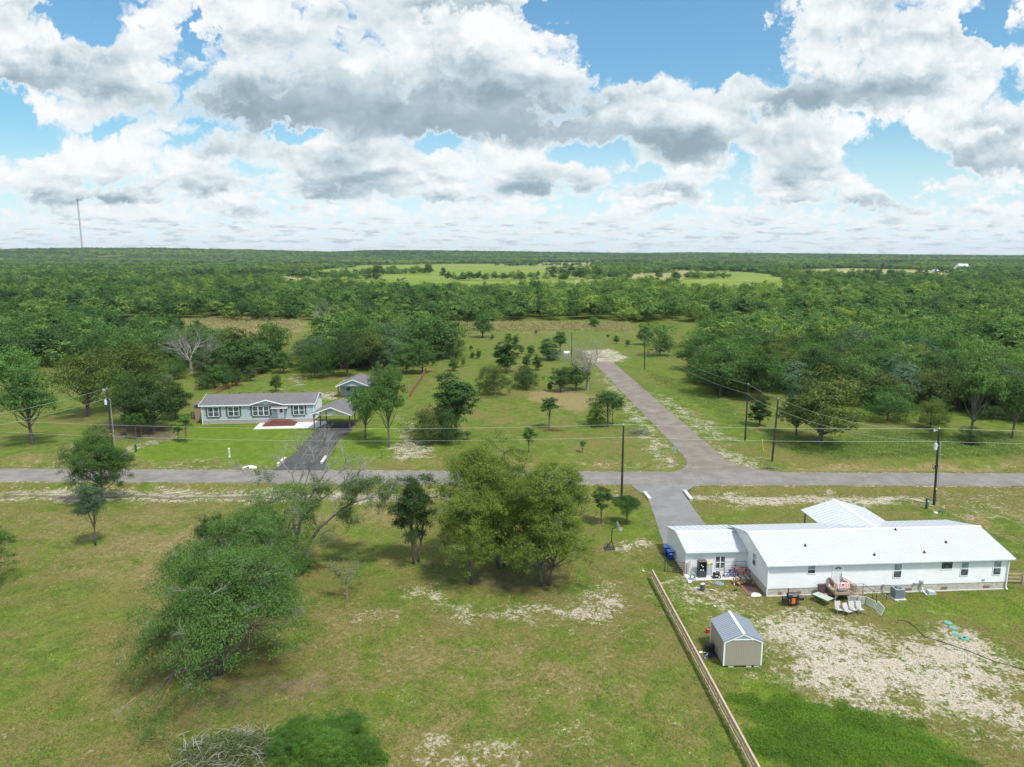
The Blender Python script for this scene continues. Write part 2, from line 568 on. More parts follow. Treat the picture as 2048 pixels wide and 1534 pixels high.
SAND = [  # photograph outlines on the ground, strength, softness in metres
    ([(0, 968), (500, 973), (870, 978), (1010, 980), (1010, 996), (870, 1004), (500, 1006), (0, 1004)], 0.66, 0.5),
    ([(400, 1180), (560, 1300), (700, 1240), (800, 1420), (1300, 1360), (1330, 1540), (700, 1540)], 0.10, 4.0),
    ([(1470, 1225), (1560, 1215), (1640, 1235), (1740, 1255), (1830, 1285), (1890, 1250), (1960, 1275), (2048, 1340), (2048, 1460), (1900, 1450), (1750, 1415), (1610, 1385), (1545, 1350), (1540, 1290)], 1.0, 2.0),
    ([(1890, 1255), (1960, 1262), (2020, 1310), (1960, 1320), (1900, 1290)], 0.35, 1.0),
    ([(1310, 1140), (1400, 1165), (1500, 1200), (1480, 1225), (1400, 1225), (1340, 1200)], 0.72, 1.6),
    ([(1330, 1110), (1345, 1110), (1375, 1155), (1350, 1160)], 0.45, 0.8),
    ([(1240, 1085), (1290, 1082), (1300, 1105), (1260, 1115)], 0.85, 0.9),
    ([(820, 1172), (870, 1172), (905, 1200), (1000, 1212), (1120, 1210), (1180, 1180), (1250, 1165), (1240, 1215), (1180, 1240), (1040, 1245), (920, 1235), (850, 1205)], 0.80, 1.2),
    ([(1150, 1180), (1230, 1165), (1250, 1185), (1190, 1225), (1140, 1225)], 0.50, 0.9),
    ([(690, 1230), (760, 1215), (780, 1240), (710, 1255)], 0.45, 0.8),
    ([(1020, 1065), (1070, 1065), (1075, 1085), (1030, 1090)], 0.9, 0.7),
    ([(850, 1455), (900, 1455), (905, 1500), (840, 1500)], 0.55, 0.5),
    ([(840, 1495), (960, 1480), (1060, 1500), (1030, 1540), (820, 1540)], 0.60, 0.7),
    ([(1120, 1440), (1210, 1440), (1260, 1540), (1100, 1540)], 0.35, 0.8),
    ([(1160, 1250), (1300, 1230), (1330, 1290), (1200, 1290)], 0.22, 1.5),
    ([(0, 973), (500, 979), (870, 984), (1010, 984), (1260, 984), (1260, 992), (870, 1003), (500, 1003), (0, 1002)], 0.88, 0.8),
    ([(1385, 984), (1640, 984), (1800, 990), (1900, 1010), (1600, 1014), (1400, 1004)], 0.9, 0.9),
    ([(1560, 1010), (1640, 990), (1660, 1000), (1600, 1018)], 0.4, 1.0),
    ([(1860, 984), (2048, 982), (2048, 1050), (1940, 1060), (1880, 1040)], 0.42, 2.0),
    ([(1188, 735), (1225, 760), (1300, 850), (1362, 938), (1322, 940), (1272, 850), (1212, 765)], 0.80, 1.0),
    ([(1228, 738), (1290, 790), (1400, 870), (1560, 945), (1480, 945), (1400, 890), (1310, 815)], 0.72, 1.6),
    ([(1290, 775), (1350, 800), (1450, 860), (1480, 900), (1420, 880), (1330, 820)], 0.62, 1.2),
    ([(1165, 700), (1225, 698), (1260, 716), (1230, 726), (1180, 726)], 0.95, 1.2),
    ([(800, 830), (822, 850), (830, 880), (870, 898), (880, 915), (778, 918), (785, 890), (805, 860)], 0.78, 0.9),
    ([(240, 898), (300, 880), (350, 868), (360, 876), (300, 892), (250, 906)], 0.72, 0.7),
    ([(580, 752), (612, 750), (606, 768), (560, 785), (548, 784), (590, 768)], 0.75, 0.9),
    ([(600, 786), (680, 786), (680, 798), (610, 800)], 0.8, 0.9),
    ([(0, 920), (130, 915), (260, 920), (440, 925), (540, 930), (500, 938), (0, 934)], 0.36, 1.0),
    ([(300, 922), (440, 918), (470, 926), (310, 932)], 0.45, 0.8),
    ([(1200, 922), (1340, 925), (1350, 935), (1100, 932), (1080, 926)], 0.35, 0.8),
    ([(1560, 940), (1700, 938), (2048, 930), (2048, 940), (1700, 946)], 0.25, 0.8),
    ([(1290, 870), (1350, 870), (1365, 930), (1320, 930)], 0.45, 1.5),
    ([(330, 980), (300, 1180), (345, 1180)], 0.0, 1.0),
]
LUSH = [
    ([(245, 905), (300, 893), (383, 868), (385, 848), (520, 848), (632, 862), (575, 918), (545, 932), (440, 917), (300, 920)], 1.0, 0.7),
    ([(703, 864), (745, 852), (800, 850), (812, 850), (790, 885), (770, 918), (700, 930), (655, 936), (660, 908), (680, 882)], 1.0, 0.7),
    ([(660, 835), (690, 835), (690, 846), (660, 846)], 0.9, 0.5),
    ([(1440, 1380), (1560, 1380), (1700, 1400), (1830, 1440), (1950, 1500), (1960, 1540), (1510, 1540)], 0.9, 1.4),
    ([(1700, 1195), (2010, 1182), (2048, 1200), (2048, 1270), (1900, 1245), (1790, 1235)], 0.55, 1.0),
    ([(1330, 1190), (1420, 1215), (1480, 1240), (1540, 1260), (1540, 1350), (1440, 1350), (1390, 1260)], 0.35, 1.4),
    ([(1195, 1000), (1290, 1000), (1310, 1085), (1200, 1085)], 0.55, 1.2),
    ([(1385, 1008), (1620, 1012), (1640, 1040), (1410, 1045)], 0.35, 0.8),
    ([(640, 1050), (820, 1040), (850, 1080), (700, 1085)], 0.5, 2.0),
    ([(330, 1110), (300, 1160), (150, 1400), (60, 1500), (0, 1540), (0, 1180), (60, 1150), (130, 1190), (200, 1120)], 0.35, 3.0),
    ([(1590, 880), (2048, 870), (2048, 918), (1640, 918)], 0.45, 1.5),
    ([(1270, 720), (1400, 760), (1500, 850), (1560, 900), (1480, 880), (1380, 800)], 0.55, 2.0),
    ([(800, 870), (1200, 880), (1330, 900), (1330, 925), (900, 920)], 0.22, 3.0),
    ([(540, 1440), (740, 1440), (760, 1540), (540, 1540)], 0.9, 0.5),
    ([(950, 600), (1300, 640), (1300, 720), (860, 760), (860, 660)], 0.15, 6.0),
]
DRY = [
    ([(1060, 784), (1130, 778), (1200, 790), (1195, 800), (1165, 828), (1110, 812), (1060, 800)], 0.95, 2.0),
    ([(0, 1005), (860, 1005), (850, 1060), (560, 1100), (300, 1180), (220, 1200), (120, 1180), (0, 1120)], 0.45, 4.0),
    ([(600, 1150), (760, 1180), (900, 1240), (1300, 1260), (1450, 1540), (800, 1540), (620, 1420), (560, 1300)], 0.40, 4.0),
    ([(200, 632), (620, 628), (620, 662), (560, 672), (440, 668), (230, 662)], 0.75, 5.0),
    ([(860, 640), (1270, 640), (1270, 668), (860, 668)], 0.55, 8.0),
    ([(0, 880), (200, 880), (240, 930), (0, 930)], 0.45, 2.0),
    ([(1600, 1010), (2048, 1020), (2048, 1160), (1990, 1110), (1900, 1040)], 0.55, 2.0),
    ([(1060, 925), (1340, 930), (1345, 940), (870, 938), (870, 925)], 0.45, 1.0),
    ([(1560, 928), (2048, 925), (2048, 942), (1560, 944)], 0.60, 1.0),
    ([(575, 1355), (640, 1340), (650, 1375), (560, 1385)], 0.9, 0.6),
]
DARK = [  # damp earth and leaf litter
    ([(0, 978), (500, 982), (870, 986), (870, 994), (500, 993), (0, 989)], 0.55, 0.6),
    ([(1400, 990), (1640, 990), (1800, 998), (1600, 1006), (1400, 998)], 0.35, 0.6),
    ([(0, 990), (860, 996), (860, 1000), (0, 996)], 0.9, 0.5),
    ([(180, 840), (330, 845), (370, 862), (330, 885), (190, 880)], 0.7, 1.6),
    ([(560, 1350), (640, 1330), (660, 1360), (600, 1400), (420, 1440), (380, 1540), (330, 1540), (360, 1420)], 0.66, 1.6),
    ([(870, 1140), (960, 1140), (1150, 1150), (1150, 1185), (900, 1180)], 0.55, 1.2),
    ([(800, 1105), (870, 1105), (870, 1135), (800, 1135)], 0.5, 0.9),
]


def build_ground():
    def axis(lo, hi, step, out_lo, out_hi, g=1.12):
        a = list(np.arange(lo, hi + 1e-6, step))
        s, p = step, hi
        while p < out_hi:
            s *= g; p += s; a.append(min(p, out_hi))
        s, p, pre = step, lo, []
        while p > out_lo:
            s *= g; p -= s; pre.append(max(p, out_lo))
        return np.array(pre[::-1] + a)
    xs = axis(-112, 112, 0.5, -14000, 14000)
    ys = axis(38, 235, 0.45, -3000, 15000)
    X, Y = np.meshgrid(xs, ys)
    x = X.ravel(); y = Y.ravel()
    rng = np.random.default_rng(3)
    z = height(x, y)
    nearm = (np.abs(x) < 150) & (y > 20) & (y < 300)
    z = z + np.where(nearm, rng.normal(0, 0.012, x.shape), 0)
    nx, ny = len(xs), len(ys)
    idx = np.arange(nx * ny).reshape(ny, nx)
    quads = np.stack([idx[:-1, :-1], idx[:-1, 1:], idx[1:, 1:], idx[1:, :-1]], -1).reshape(-1, 4)
    me = mesh_from(np.stack([x, y, z], 1), quads, 'ground')
    col = np.zeros((len(x), 4), np.float32)
    near = np.where((np.abs(x) < 420) & (y > 20) & (y < 700))[0]
    # shaken outlines: nothing out here has a straight edge
    wx = x + 0.9 * np.sin(0.53 * y + 0.31 * x) + 0.6 * np.sin(1.27 * x - 0.9 * y) + 0.35 * np.sin(2.9 * y + 1.7 * x)
    wy = y + 0.9 * np.sin(0.47 * x - 0.37 * y + 2) + 0.6 * np.sin(1.13 * y + 0.8 * x) + 0.35 * np.sin(3.1 * x - 1.3 * y)
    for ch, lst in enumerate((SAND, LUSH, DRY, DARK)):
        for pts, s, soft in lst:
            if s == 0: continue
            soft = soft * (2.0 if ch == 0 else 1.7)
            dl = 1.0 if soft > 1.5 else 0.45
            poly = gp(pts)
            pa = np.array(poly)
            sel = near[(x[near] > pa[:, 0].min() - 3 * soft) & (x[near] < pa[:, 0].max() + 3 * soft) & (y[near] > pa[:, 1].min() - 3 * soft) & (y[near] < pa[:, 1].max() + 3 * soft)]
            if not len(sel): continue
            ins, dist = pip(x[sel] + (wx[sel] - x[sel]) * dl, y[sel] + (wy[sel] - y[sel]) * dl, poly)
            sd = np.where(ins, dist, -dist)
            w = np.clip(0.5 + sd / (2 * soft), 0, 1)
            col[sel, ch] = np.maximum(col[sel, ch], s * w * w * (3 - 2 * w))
    # sandy verges of the roads
    d = np.abs(y - road_y(x)) - ROAD_W
    far_ok = np.abs(x) < 400
    verge = np.exp(-(np.clip(d, 0, 9) / 0.45) ** 2) * far_ok
    col[:, 0] = np.maximum(col[:, 0], 0.75 * verge)
    greenv = np.exp(-((d - 1.6) / 0.9) ** 2) * (y > road_y(x)) * far_ok
    col[:, 1] = np.maximum(col[:, 1], 0.45 * greenv)
    a = me.color_attributes.new('zones', 'FLOAT_COLOR', 'POINT')
    a.data.foreach_set('color', col.ravel())
    o = bpy.data.objects.new('ground', me)
    COL.objects.link(o)
    me.materials.append(ground_material())
    tag(o, kind='structure')
    return o


def mesh_from(verts, faces, name):
    """fast mesh building from arrays; every face has the same number of corners"""
    me = bpy.data.meshes.new(name)
    nv, nf, k = len(verts), len(faces), faces.shape[1]
    me.vertices.add(nv)
    me.vertices.foreach_set('co', np.asarray(verts, np.float32).ravel())
    me.loops.add(nf * k)
    me.loops.foreach_set('vertex_index', np.asarray(faces, np.int32).ravel())
    me.polygons.add(nf)
    me.polygons.foreach_set('loop_start', np.arange(0, nf * k, k, dtype=np.int32))
    me.polygons.foreach_set('loop_total', np.full(nf, k, np.int32))
    me.update(calc_edges=True)
    return me


def ground_material():
    m, T, bs = new_mat('ground')
    pos = T.node('ShaderNodeNewGeometry').outputs['Position']
    at = T.node('ShaderNodeVertexColor', layer_name='zones')
    zr, zg, zb = T.sep(at.outputs['Color'])
    dk = at.outputs['Alpha']
    px, py, pz = T.sep(pos)
    n_big = T.noise(pos, 0.045, 5.0, 0.6)
    n_med = T.noise(pos, 0.22, 6.0, 0.62, dist=0.6)
    n_pat = T.noise(T.v('ADD', pos, (31, 7, 0)), 0.55, 6.0, 0.62, dist=0.8)
    n_fin = T.noise(T.v('ADD', pos, (3, 71, 0)), 1.9, 6.0, 0.68, dist=0.7)
    n_tin = T.noise(pos, 9.0, 4.0, 0.7)
    n_tuft = T.noise(T.v('MULTIPLY', pos, (1.0, 0.8, 1.0)), 4.2, 3.0, 0.6, dist=0.4)
    green = T.mix(T.smooth(n_pat, 0.35, 0.65), (0.070, 0.108, 0.015, 1), (0.122, 0.156, 0.023, 1))
    olive = T.mix(T.smooth(n_fin, 0.3, 0.7), (0.116, 0.112, 0.026, 1), (0.172, 0.144, 0.052, 1))
    m1 = T.m('ADD', T.m('MULTIPLY', n_med, 0.6), T.m('MULTIPLY', n_fin, 0.4))
    m1 = T.m('ADD', m1, T.m('MULTIPLY', T.m('SUBTRACT', n_big, 0.5), 0.5))
    c = T.mix(T.smooth(T.m('SUBTRACT', m1, T.smooth(py, 108.0, 125.0, 0.0, 0.07)), 0.38, 0.56), green, olive)
    # dry, hay coloured ground
    hay = T.mix(T.smooth(n_fin, 0.35, 0.65), (0.185, 0.140, 0.060, 1), (0.27, 0.210, 0.100, 1))
    dfac = T.smooth(T.m('ADD', zb, T.m('MULTIPLY', T.m('SUBTRACT', m1, 0.5), 1.5)), 0.30, 0.80)
    c = T.mix(T.m('MULTIPLY', dfac, 0.85), c, hay)
    # watered lawn
    lush = T.mix(T.smooth(n_pat, 0.3, 0.7), (0.078, 0.132, 0.010, 1), (0.122, 0.172, 0.018, 1))
    lfac = T.smooth(T.m('ADD', zg, T.m('MULTIPLY', T.m('SUBTRACT', T.m('ADD', T.m('MULTIPLY', n_fin, 0.5), T.m('MULTIPLY', n_pat, 0.5)), 0.5), 2.2)), 0.15, 0.85)
    c = T.mix(lfac, c, lush)
    # tufts: small darker and lighter flecks
    c = T.mix(T.m('MULTIPLY', T.smooth(n_tuft, 0.50, 0.66), 0.38), c, (0.035, 0.052, 0.012, 1))
    # bare pale sand showing between the tufts
    sand = T.mix(T.smooth(n_tin, 0.3, 0.7), (0.31, 0.27, 0.21, 1), (0.52, 0.465, 0.385, 1))
    sand = T.mix(T.m('MULTIPLY', T.smooth(n_pat, 0.45, 0.7), 0.5), sand, (0.30, 0.23, 0.16, 1))
    s1 = T.m('ADD', zr, T.m('MULTIPLY', T.m('SUBTRACT', n_fin, 0.5), 2.6))
    s1 = T.m('ADD', s1, T.m('MULTIPLY', T.m('SUBTRACT', n_pat, 0.5), 2.2))
    s1 = T.m('SUBTRACT', s1, T.m('MULTIPLY', T.smooth(n_tuft, 0.42, 0.60), 0.34))
    sfac = T.smooth(s1, 0.26, 1.06)
    c = T.mix(T.m('MULTIPLY', sfac, 0.95), c, sand)
    # damp soil, litter
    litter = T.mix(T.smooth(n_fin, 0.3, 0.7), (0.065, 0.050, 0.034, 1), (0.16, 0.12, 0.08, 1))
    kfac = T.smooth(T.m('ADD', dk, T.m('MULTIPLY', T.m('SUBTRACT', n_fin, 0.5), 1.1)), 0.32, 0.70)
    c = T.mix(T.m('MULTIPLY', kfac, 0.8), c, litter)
    k = T.smooth(n_tin, 0.2, 0.8, 0.52, 1.46, 'LINEAR')
    c = T.v('SCALE', c, None, k)
    # the floor of the far woods
    T.put(bs.inputs['Base Color'], c)
    bs.inputs['Roughness'].default_value = 0.95
    bs.inputs['Specular IOR Level'].default_value = 0.1
    b = T.node('ShaderNodeBump')
    b.inputs['Strength'].default_value = 0.7
    b.inputs['Distance'].default_value = 0.10
    T.put(b.inputs['Height'], T.m('ADD', T.m('MULTIPLY', n_tuft, 1.0), T.m('MULTIPLY', n_tin, 0.5)))
    T.l.new(b.outputs[0], bs.inputs['Normal'])
    return m


build_ground()


def asphalt(name, c1, c2, dust, dust_amt=0.5):
    m, T, bs = new_mat(name)
    pos = T.node('ShaderNodeNewGeometry').outputs['Position']
    a = T.noise(pos, 0.35, 5.0, 0.6)
    f = T.noise(pos, 14.0, 3.0, 0.7)
    g = T.noise(T.v('MULTIPLY', pos, (0.12, 0.9, 1)), 1.4, 5.0, 0.6)
    c = T.mix(T.smooth(a, 0.35, 0.65), c1, c2)
    d = T.smooth(T.m('ADD', T.m('MULTIPLY', a, 0.5), T.m('MULTIPLY', g, 0.5)), 0.55, 0.72)
    c = T.mix(T.m('MULTIPLY', d, dust_amt), c, dust)
    vo = T.node('ShaderNodeTexVoronoi', feature='DISTANCE_TO_EDGE')
    vo.inputs['Scale'].default_value = 0.30
    T.put(vo.inputs['Vector'], T.v('ADD', pos, T.v('SCALE', T.noise(pos, 0.9, 4.0, 0.6, col=True), None, 2.0)))
    crack = T.m('MULTIPLY', T.smooth(vo.outputs['Distance'], 0.030, 0.012), T.smooth(T.noise(pos, 0.12, 2.0), 0.45, 0.6))
    c = T.mix(T.m('MULTIPLY', crack, 0.22), c, (0.03, 0.03, 0.03, 1))
    grit = T.smooth(T.noise(pos, 2.3, 4.0, 0.7), 0.66, 0.74)
    c = T.mix(T.m('MULTIPLY', grit, 0.45), c, dust)
    c = T.v('SCALE', c, None, T.smooth(f, 0.2, 0.8, 0.8, 1.2, 'LINEAR'))
    T.put(bs.inputs['Base Color'], c)
    bs.inputs['Roughness'].default_value = 0.9
    bs.inputs['Specular IOR Level'].default_value = 0.25
    return m


def sheet(name, poly, z, m, kind='structure', sub=1.2, jit=0.07, seed=1, drape=True):
    """a ground-hugging sheet with slightly ragged edges and a little thickness"""
    rng = random.Random(seed)
    pts = []
    n = len(poly)
    for i in range(n):
        a = Vector(poly[i]); b = Vector(poly[(i + 1) % n])
        L = (b - a).length
        k = max(1, int(L / sub))
        nrm = Vector((-(b - a).y, (b - a).x)).normalized() if L > 0 else Vector((0, 0))
        for j in range(k):
            p = a.lerp(b, j / k) + nrm * (rng.gauss(0, jit) if j else 0)
            pts.append(p)
    import bmesh
    bm = bmesh.new()
    top = [bm.verts.new((p.x, p.y, z)) for p in pts]
    bot = [bm.verts.new((p.x, p.y, z - 0.12)) for p in pts]
    from mathutils.geometry import tessellate_polygon
    for tri in tessellate_polygon([[Vector((p.x, p.y, 0)) for p in pts]]):
        try:
            bm.faces.new([top[i] for i in tri])
        except ValueError:
            pass
    for i in range(len(pts)):
        j = (i + 1) % len(pts)
        bm.faces.new((top[i], bot[i], bot[j], top[j]))
    bmesh.ops.recalc_face_normals(bm, faces=bm.faces)
    me = bpy.data.meshes.new(name)
    bm.to_mesh(me); bm.free()
    me.materials.append(m)
    o = bpy.data.objects.new(name, me)
    COL.objects.link(o)
    if kind: o['kind'] = kind
    return o


def build_roads():
    grey = asphalt('road_asphalt', (0.158, 0.144, 0.128, 1), (0.205, 0.188, 0.168, 1), (0.30, 0.27, 0.235, 1), 0.5)
    brown = asphalt('side_asphalt', (0.155, 0.130, 0.106, 1), (0.205, 0.174, 0.142, 1), (0.34, 0.30, 0.26, 1), 0.55)
    black = asphalt('fresh_asphalt', (0.050, 0.049, 0.048, 1), (0.078, 0.075, 0.072, 1), (0.12, 0.12, 0.12, 1), 0.30)
    pale = asphalt('drive_asphalt', (0.165, 0.160, 0.152, 1), (0.200, 0.195, 0.186, 1), (0.26, 0.25, 0.24, 1), 0.4)
    # main road
    lo = [(x, road_y(x) - ROAD_W) for x in (-420, -80, 80, 420)]
    hi = [(x, road_y(x) + ROAD_W) for x in (420, 80, -80, -420)]
    sheet('main_road', lo + hi, 0.040, grey, seed=4)
    # side road with flared mouth
    nrm = Vector((SR_D.y, -SR_D.x))
    L0 = SR_J + SR_D * 2.0
    far = SR_B
    yb = road_y(30) + ROAD_W - 0.6
    left = [L0 - nrm * SR_W + SR_D * 8]
    right = [L0 + nrm * SR_W + SR_D * 8]
    for i in range(1, 8):
        t = i / 7
        left.append(Vector((left[0].x - 7.5 * t ** 2.3, left[0].y + (yb - left[0].y) * (1 - (1 - t) ** 1.8))))
        right.append(Vector((right[0].x + 11.5 * t ** 2.3, right[0].y + (yb - right[0].y) * (1 - (1 - t) ** 1.8))))
    poly = [far - nrm * SR_W] + left + right[::-1] + [far + nrm * SR_W]
    sheet('side_road', [tuple(p) for p in poly], 0.036, brown, seed=5)
    dl = [(538, 946), (545, 940), (558, 933), (571, 919), (584, 911), (600, 895), (616, 877), (628, 864), (634, 856), (646, 843),
          (708, 842), (706, 853), (703, 862), (690, 871), (677, 882), (667, 896), (659, 908), (654, 918), (654, 932), (660, 946)]
    sheet('driveway', gp(dl), 0.032, black, seed=6, jit=0.03)
    dr = [(1262, 970), (1272, 979), (1287, 988), (1298, 1002), (1309, 1032), (1318, 1062), (1328, 1092)]
    dr2 = [(1420, 1056), (1405, 1042), (1390, 1022), (1378, 1004), (1370, 992), (1374, 982), (1392, 970)]
    sheet('driveway', gp(dr) + [wl(-6.4, 12.2), wl(-0.4, 12.4)] + gp(dr2), 0.032, pale, seed=7, jit=0.04)


WO = Vector(G(1534, 1193)); WA = 0.06632


def wl(x, y):
    """white house plan coordinates to the world"""
    c, s = math.cos(WA), math.sin(WA)
    return (WO.x + c * x - s * y, WO.y + s * x + c * y)


build_roads()


def build_fields():
    """hay meadows between the far woods, each a sheet just above the ground"""
    def fm(name, a, b):
        m, T, bs = new_mat(name)
        pos = T.node('ShaderNodeNewGeometry').outputs['Position']
        n = T.noise(T.v('MULTIPLY', pos, (0.4, 1.0, 1)), 0.012, 5.0, 0.6)
        f = T.noise(pos, 0.25, 4.0, 0.6)
        c = T.mix(T.smooth(n, 0.4, 0.6), a, b)
        T.put(bs.inputs['Base Color'], T.v('SCALE', c, None, T.smooth(f, 0.2, 0.8, 0.85, 1.15, 'LINEAR')))
        bs.inputs['Roughness'].default_value = 1.0
        bs.inputs['Specular IOR Level'].default_value = 0.05
        return m
    g1 = fm('meadow_green', (0.125, 0.185, 0.030, 1), (0.185, 0.215, 0.052, 1))
    g2 = fm('meadow_hay', (0.22, 0.22, 0.085, 1), (0.29, 0.265, 0.12, 1))
    for i, (poly, m) in enumerate(FIELDS):
        sheet('field', gp(poly), 0.35 + 0.02 * i, {'g': g1, 'h': g2}[m], sub=200, jit=0.0)


# photograph outlines of the far meadows (drawn down to where the woods hide them)
FIELDS = [
    ([(560, 549), (720, 531), (900, 528), (1180, 528), (1190, 545), (1185, 590), (870, 590), (700, 578), (560, 575)], 'g'),
    ([(1350, 543), (1440, 540), (1575, 552), (1575, 590), (1350, 590)], 'g'),
    ([(1150, 558), (1280, 545), (1400, 536), (1370, 552), (1350, 575), (1150, 580)], 'h'),
    ([(1560, 540), (1700, 537), (1920, 542), (1905, 560), (1900, 570), (1760, 568), (1560, 546)], 'h'),
    ([(1600, 560), (1730, 562), (1730, 578), (1600, 578)], 'h'),
    ([(380, 528), (480, 526), (485, 533), (380, 535)], 'h'),
    ([(560, 529), (660, 527), (670, 534), (560, 537)], 'h'),
    ([(1080, 525.5), (1340, 525), (1340, 531), (1080, 532)], 'h'),
    ([(1700, 527), (1830, 526.5), (1830, 532), (1700, 533)], 'h'),
    ([(1400, 529), (1560, 528), (1560, 534), (1400, 535)], 'g'),
    ([(370, 553), (600, 549), (640, 560), (380, 568)], 'h'),
]
build_fields()

# ------------------------------------------------------------------ building materials
def siding(name, color, pitch=0.13, vertical=False, rough=0.55):
    m, T, bs = new_mat(name)
    pos = T.node('ShaderNodeTexCoord').outputs['Object']
    x, y, z = T.sep(pos)
    t = T.m('ADD', x, y) if vertical else z
    saw = T.m('FRACT', T.m('DIVIDE', t, pitch))
    n = T.noise(pos, 0.8, 4.0, 0.6)
    k = T.smooth(n, 0.3, 0.7, 0.95, 1.04, 'LINEAR')
    T.put(bs.inputs['Base Color'], T.v('SCALE', color, None, k))
    bs.inputs['Roughness'].default_value = rough
    b = T.node('ShaderNodeBump')
    b.inputs['Strength'].default_value = 0.8
    b.inputs['Distance'].default_value = 0.02
    T.put(b.inputs['Height'], T.smooth(saw, 0.0, 0.14) if vertical else T.m('SUBTRACT', 1.0, saw))
    T.l.new(b.outputs[0], bs.inputs['Normal'])
    return m


def brickwork(name, c1, c2, mortar, w=0.42, h=0.14):
    m, T, bs = new_mat(name)
    pos = T.node('ShaderNodeTexCoord').outputs['Object']
    x, y, z = T.sep(pos)
    br = T.node('ShaderNodeTexBrick')
    T.put(br.inputs['Vector'], T.comb(T.m('ADD', x, y), z))
    br.inputs['Scale'].default_value = 1.0
    br.inputs['Color1'].default_value = c1
    br.inputs['Color2'].default_value = c2
    br.inputs['Mortar'].default_value = mortar
    br.inputs['Brick Width'].default_value = w
    br.inputs['Row Height'].default_value = h
    br.inputs['Mortar Size'].default_value = 0.012
    n = T.noise(pos, 5.0, 3.0, 0.6)
    T.put(bs.inputs['Base Color'], T.v('SCALE', br.outputs[0], None, T.smooth(n, 0.25, 0.75, 0.75, 1.25, 'LINEAR')))
    bs.inputs['Roughness'].default_value = 0.85
    return m


def shingles(name, c):
    m, T, bs = new_mat(name)
    pos = T.node('ShaderNodeTexCoord').outputs['Object']
    n = T.noise(T.v('MULTIPLY', pos, (3.2, 7.0, 7.0)), 1.0, 3.0, 0.8)
    n2 = T.noise(pos, 0.5, 3.0, 0.5)
    k = T.m('MULTIPLY', T.smooth(n, 0.3, 0.7, 0.65, 1.35, 'LINEAR'), T.smooth(n2, 0.3, 0.7, 0.94, 1.06, 'LINEAR'))
    T.put(bs.inputs['Base Color'], T.v('SCALE', c, None, k))
    bs.inputs['Roughness'].default_value = 0.9
    return m


def glass(name, c=(0.03, 0.04, 0.045), c2=(0.10, 0.13, 0.14)):
    m, T, bs = new_mat(name)
    pos = T.node('ShaderNodeTexCoord').outputs['Object']
    n = T.noise(pos, 1.7, 3.0, 0.6)
    T.put(bs.inputs['Base Color'], T.mix(T.smooth(n, 0.4, 0.6), (*c, 1), (*c2, 1)))
    bs.inputs['Roughness'].default_value = 0.06
    bs.inputs['Specular IOR Level'].default_value = 0.8
    return m


M_WHITE_SIDING = siding('white_siding', (0.77, 0.765, 0.755))
M_WHITE_PANEL = siding('white_metal_panel', (0.77, 0.765, 0.755), 0.30, True)
M_WHITE = mat('white_trim', (0.78, 0.79, 0.80), 0.5, var=0.04)
M_ROOF = mat('white_metal_roof', (0.475, 0.49, 0.51), 0.5, 0.0, var=0.07, scale=0.5)
M_ROOF_RIB = mat('roof_rib', (0.41, 0.42, 0.44), 0.4, var=0.03)
M_BLUE_SIDING = siding('blue_siding', (0.36, 0.415, 0.425), 0.16)
M_STONE = brickwork('pale_stone', (0.50, 0.45, 0.38, 1), (0.36, 0.33, 0.28, 1), (0.44, 0.41, 0.36, 1))
M_BRICK = brickwork('mixed_brick', (0.36, 0.27, 0.23, 1), (0.30, 0.29, 0.28, 1), (0.38, 0.36, 0.34, 1), 0.30, 0.10)
M_SHINGLE = shingles('grey_shingles', (0.125, 0.114, 0.114))
M_GLASS = glass('dark_glass')
M_GLASS_L = glass('blinds_behind_glass', (0.20, 0.26, 0.26), (0.30, 0.37, 0.36))
M_DARKWOOD = mat('dark_shutter', (0.10, 0.085, 0.075), 0.8)
M_REDWOOD = mat('stained_red_wood', (0.145, 0.050, 0.032), 0.7, var=0.2, scale=2.0)
M_LUMBER = mat('pale_lumber', (0.42, 0.31, 0.22), 0.85, var=0.2, scale=2.5)
M_OLDWOOD = mat('weathered_lumber', (0.30, 0.22, 0.155), 0.85, var=0.25, scale=2.5)
M_CONC = mat('concrete', (0.52, 0.51, 0.49), 0.85, var=0.10, scale=1.0)
M_BLOCK = mat('white_block', (0.48, 0.46, 0.43), 0.9, var=0.15)
M_TAN = siding('tan_panel', (0.33, 0.295, 0.225), 0.20, True)
M_SHEDROOF = mat('grey_metal_roof', (0.30, 0.33, 0.37), 0.42, 0.35, var=0.05)
M_BLACK = mat('black_steel', (0.018, 0.018, 0.020), 0.5)
M_BLACKP = mat('black_plastic', (0.02, 0.021, 0.024), 0.45)
M_GREY = mat('grey_paint', (0.26, 0.29, 0.31), 0.5)
M_STEEL = mat('galvanised_steel', (0.50, 0.53, 0.55), 0.4, 0.6)
M_BLUEP = mat('blue_plastic', (0.012, 0.055, 0.30), 0.4)
M_BLUEL = mat('light_blue_lid', (0.06, 0.20, 0.52), 0.4)
M_POLE = mat('creosoted_pole', (0.030, 0.024, 0.020), 0.8, var=0.3, scale=4)
M_WIRE = mat('aluminium_wire', (0.42, 0.45, 0.38), 0.5, 0.2)
M_GREENP = mat('green_plastic', (0.03, 0.085, 0.06), 0.5)
M_TEAL = mat('teal_lid', (0.11, 0.30, 0.24), 0.6)
M_RED = mat('red_paint', (0.42, 0.03, 0.02), 0.4)
M_ORANGE = mat('orange_paint', (0.75, 0.13, 0.015), 0.4)
M_YELLOW = mat('yellow_plastic', (0.75, 0.50, 0.03), 0.5)


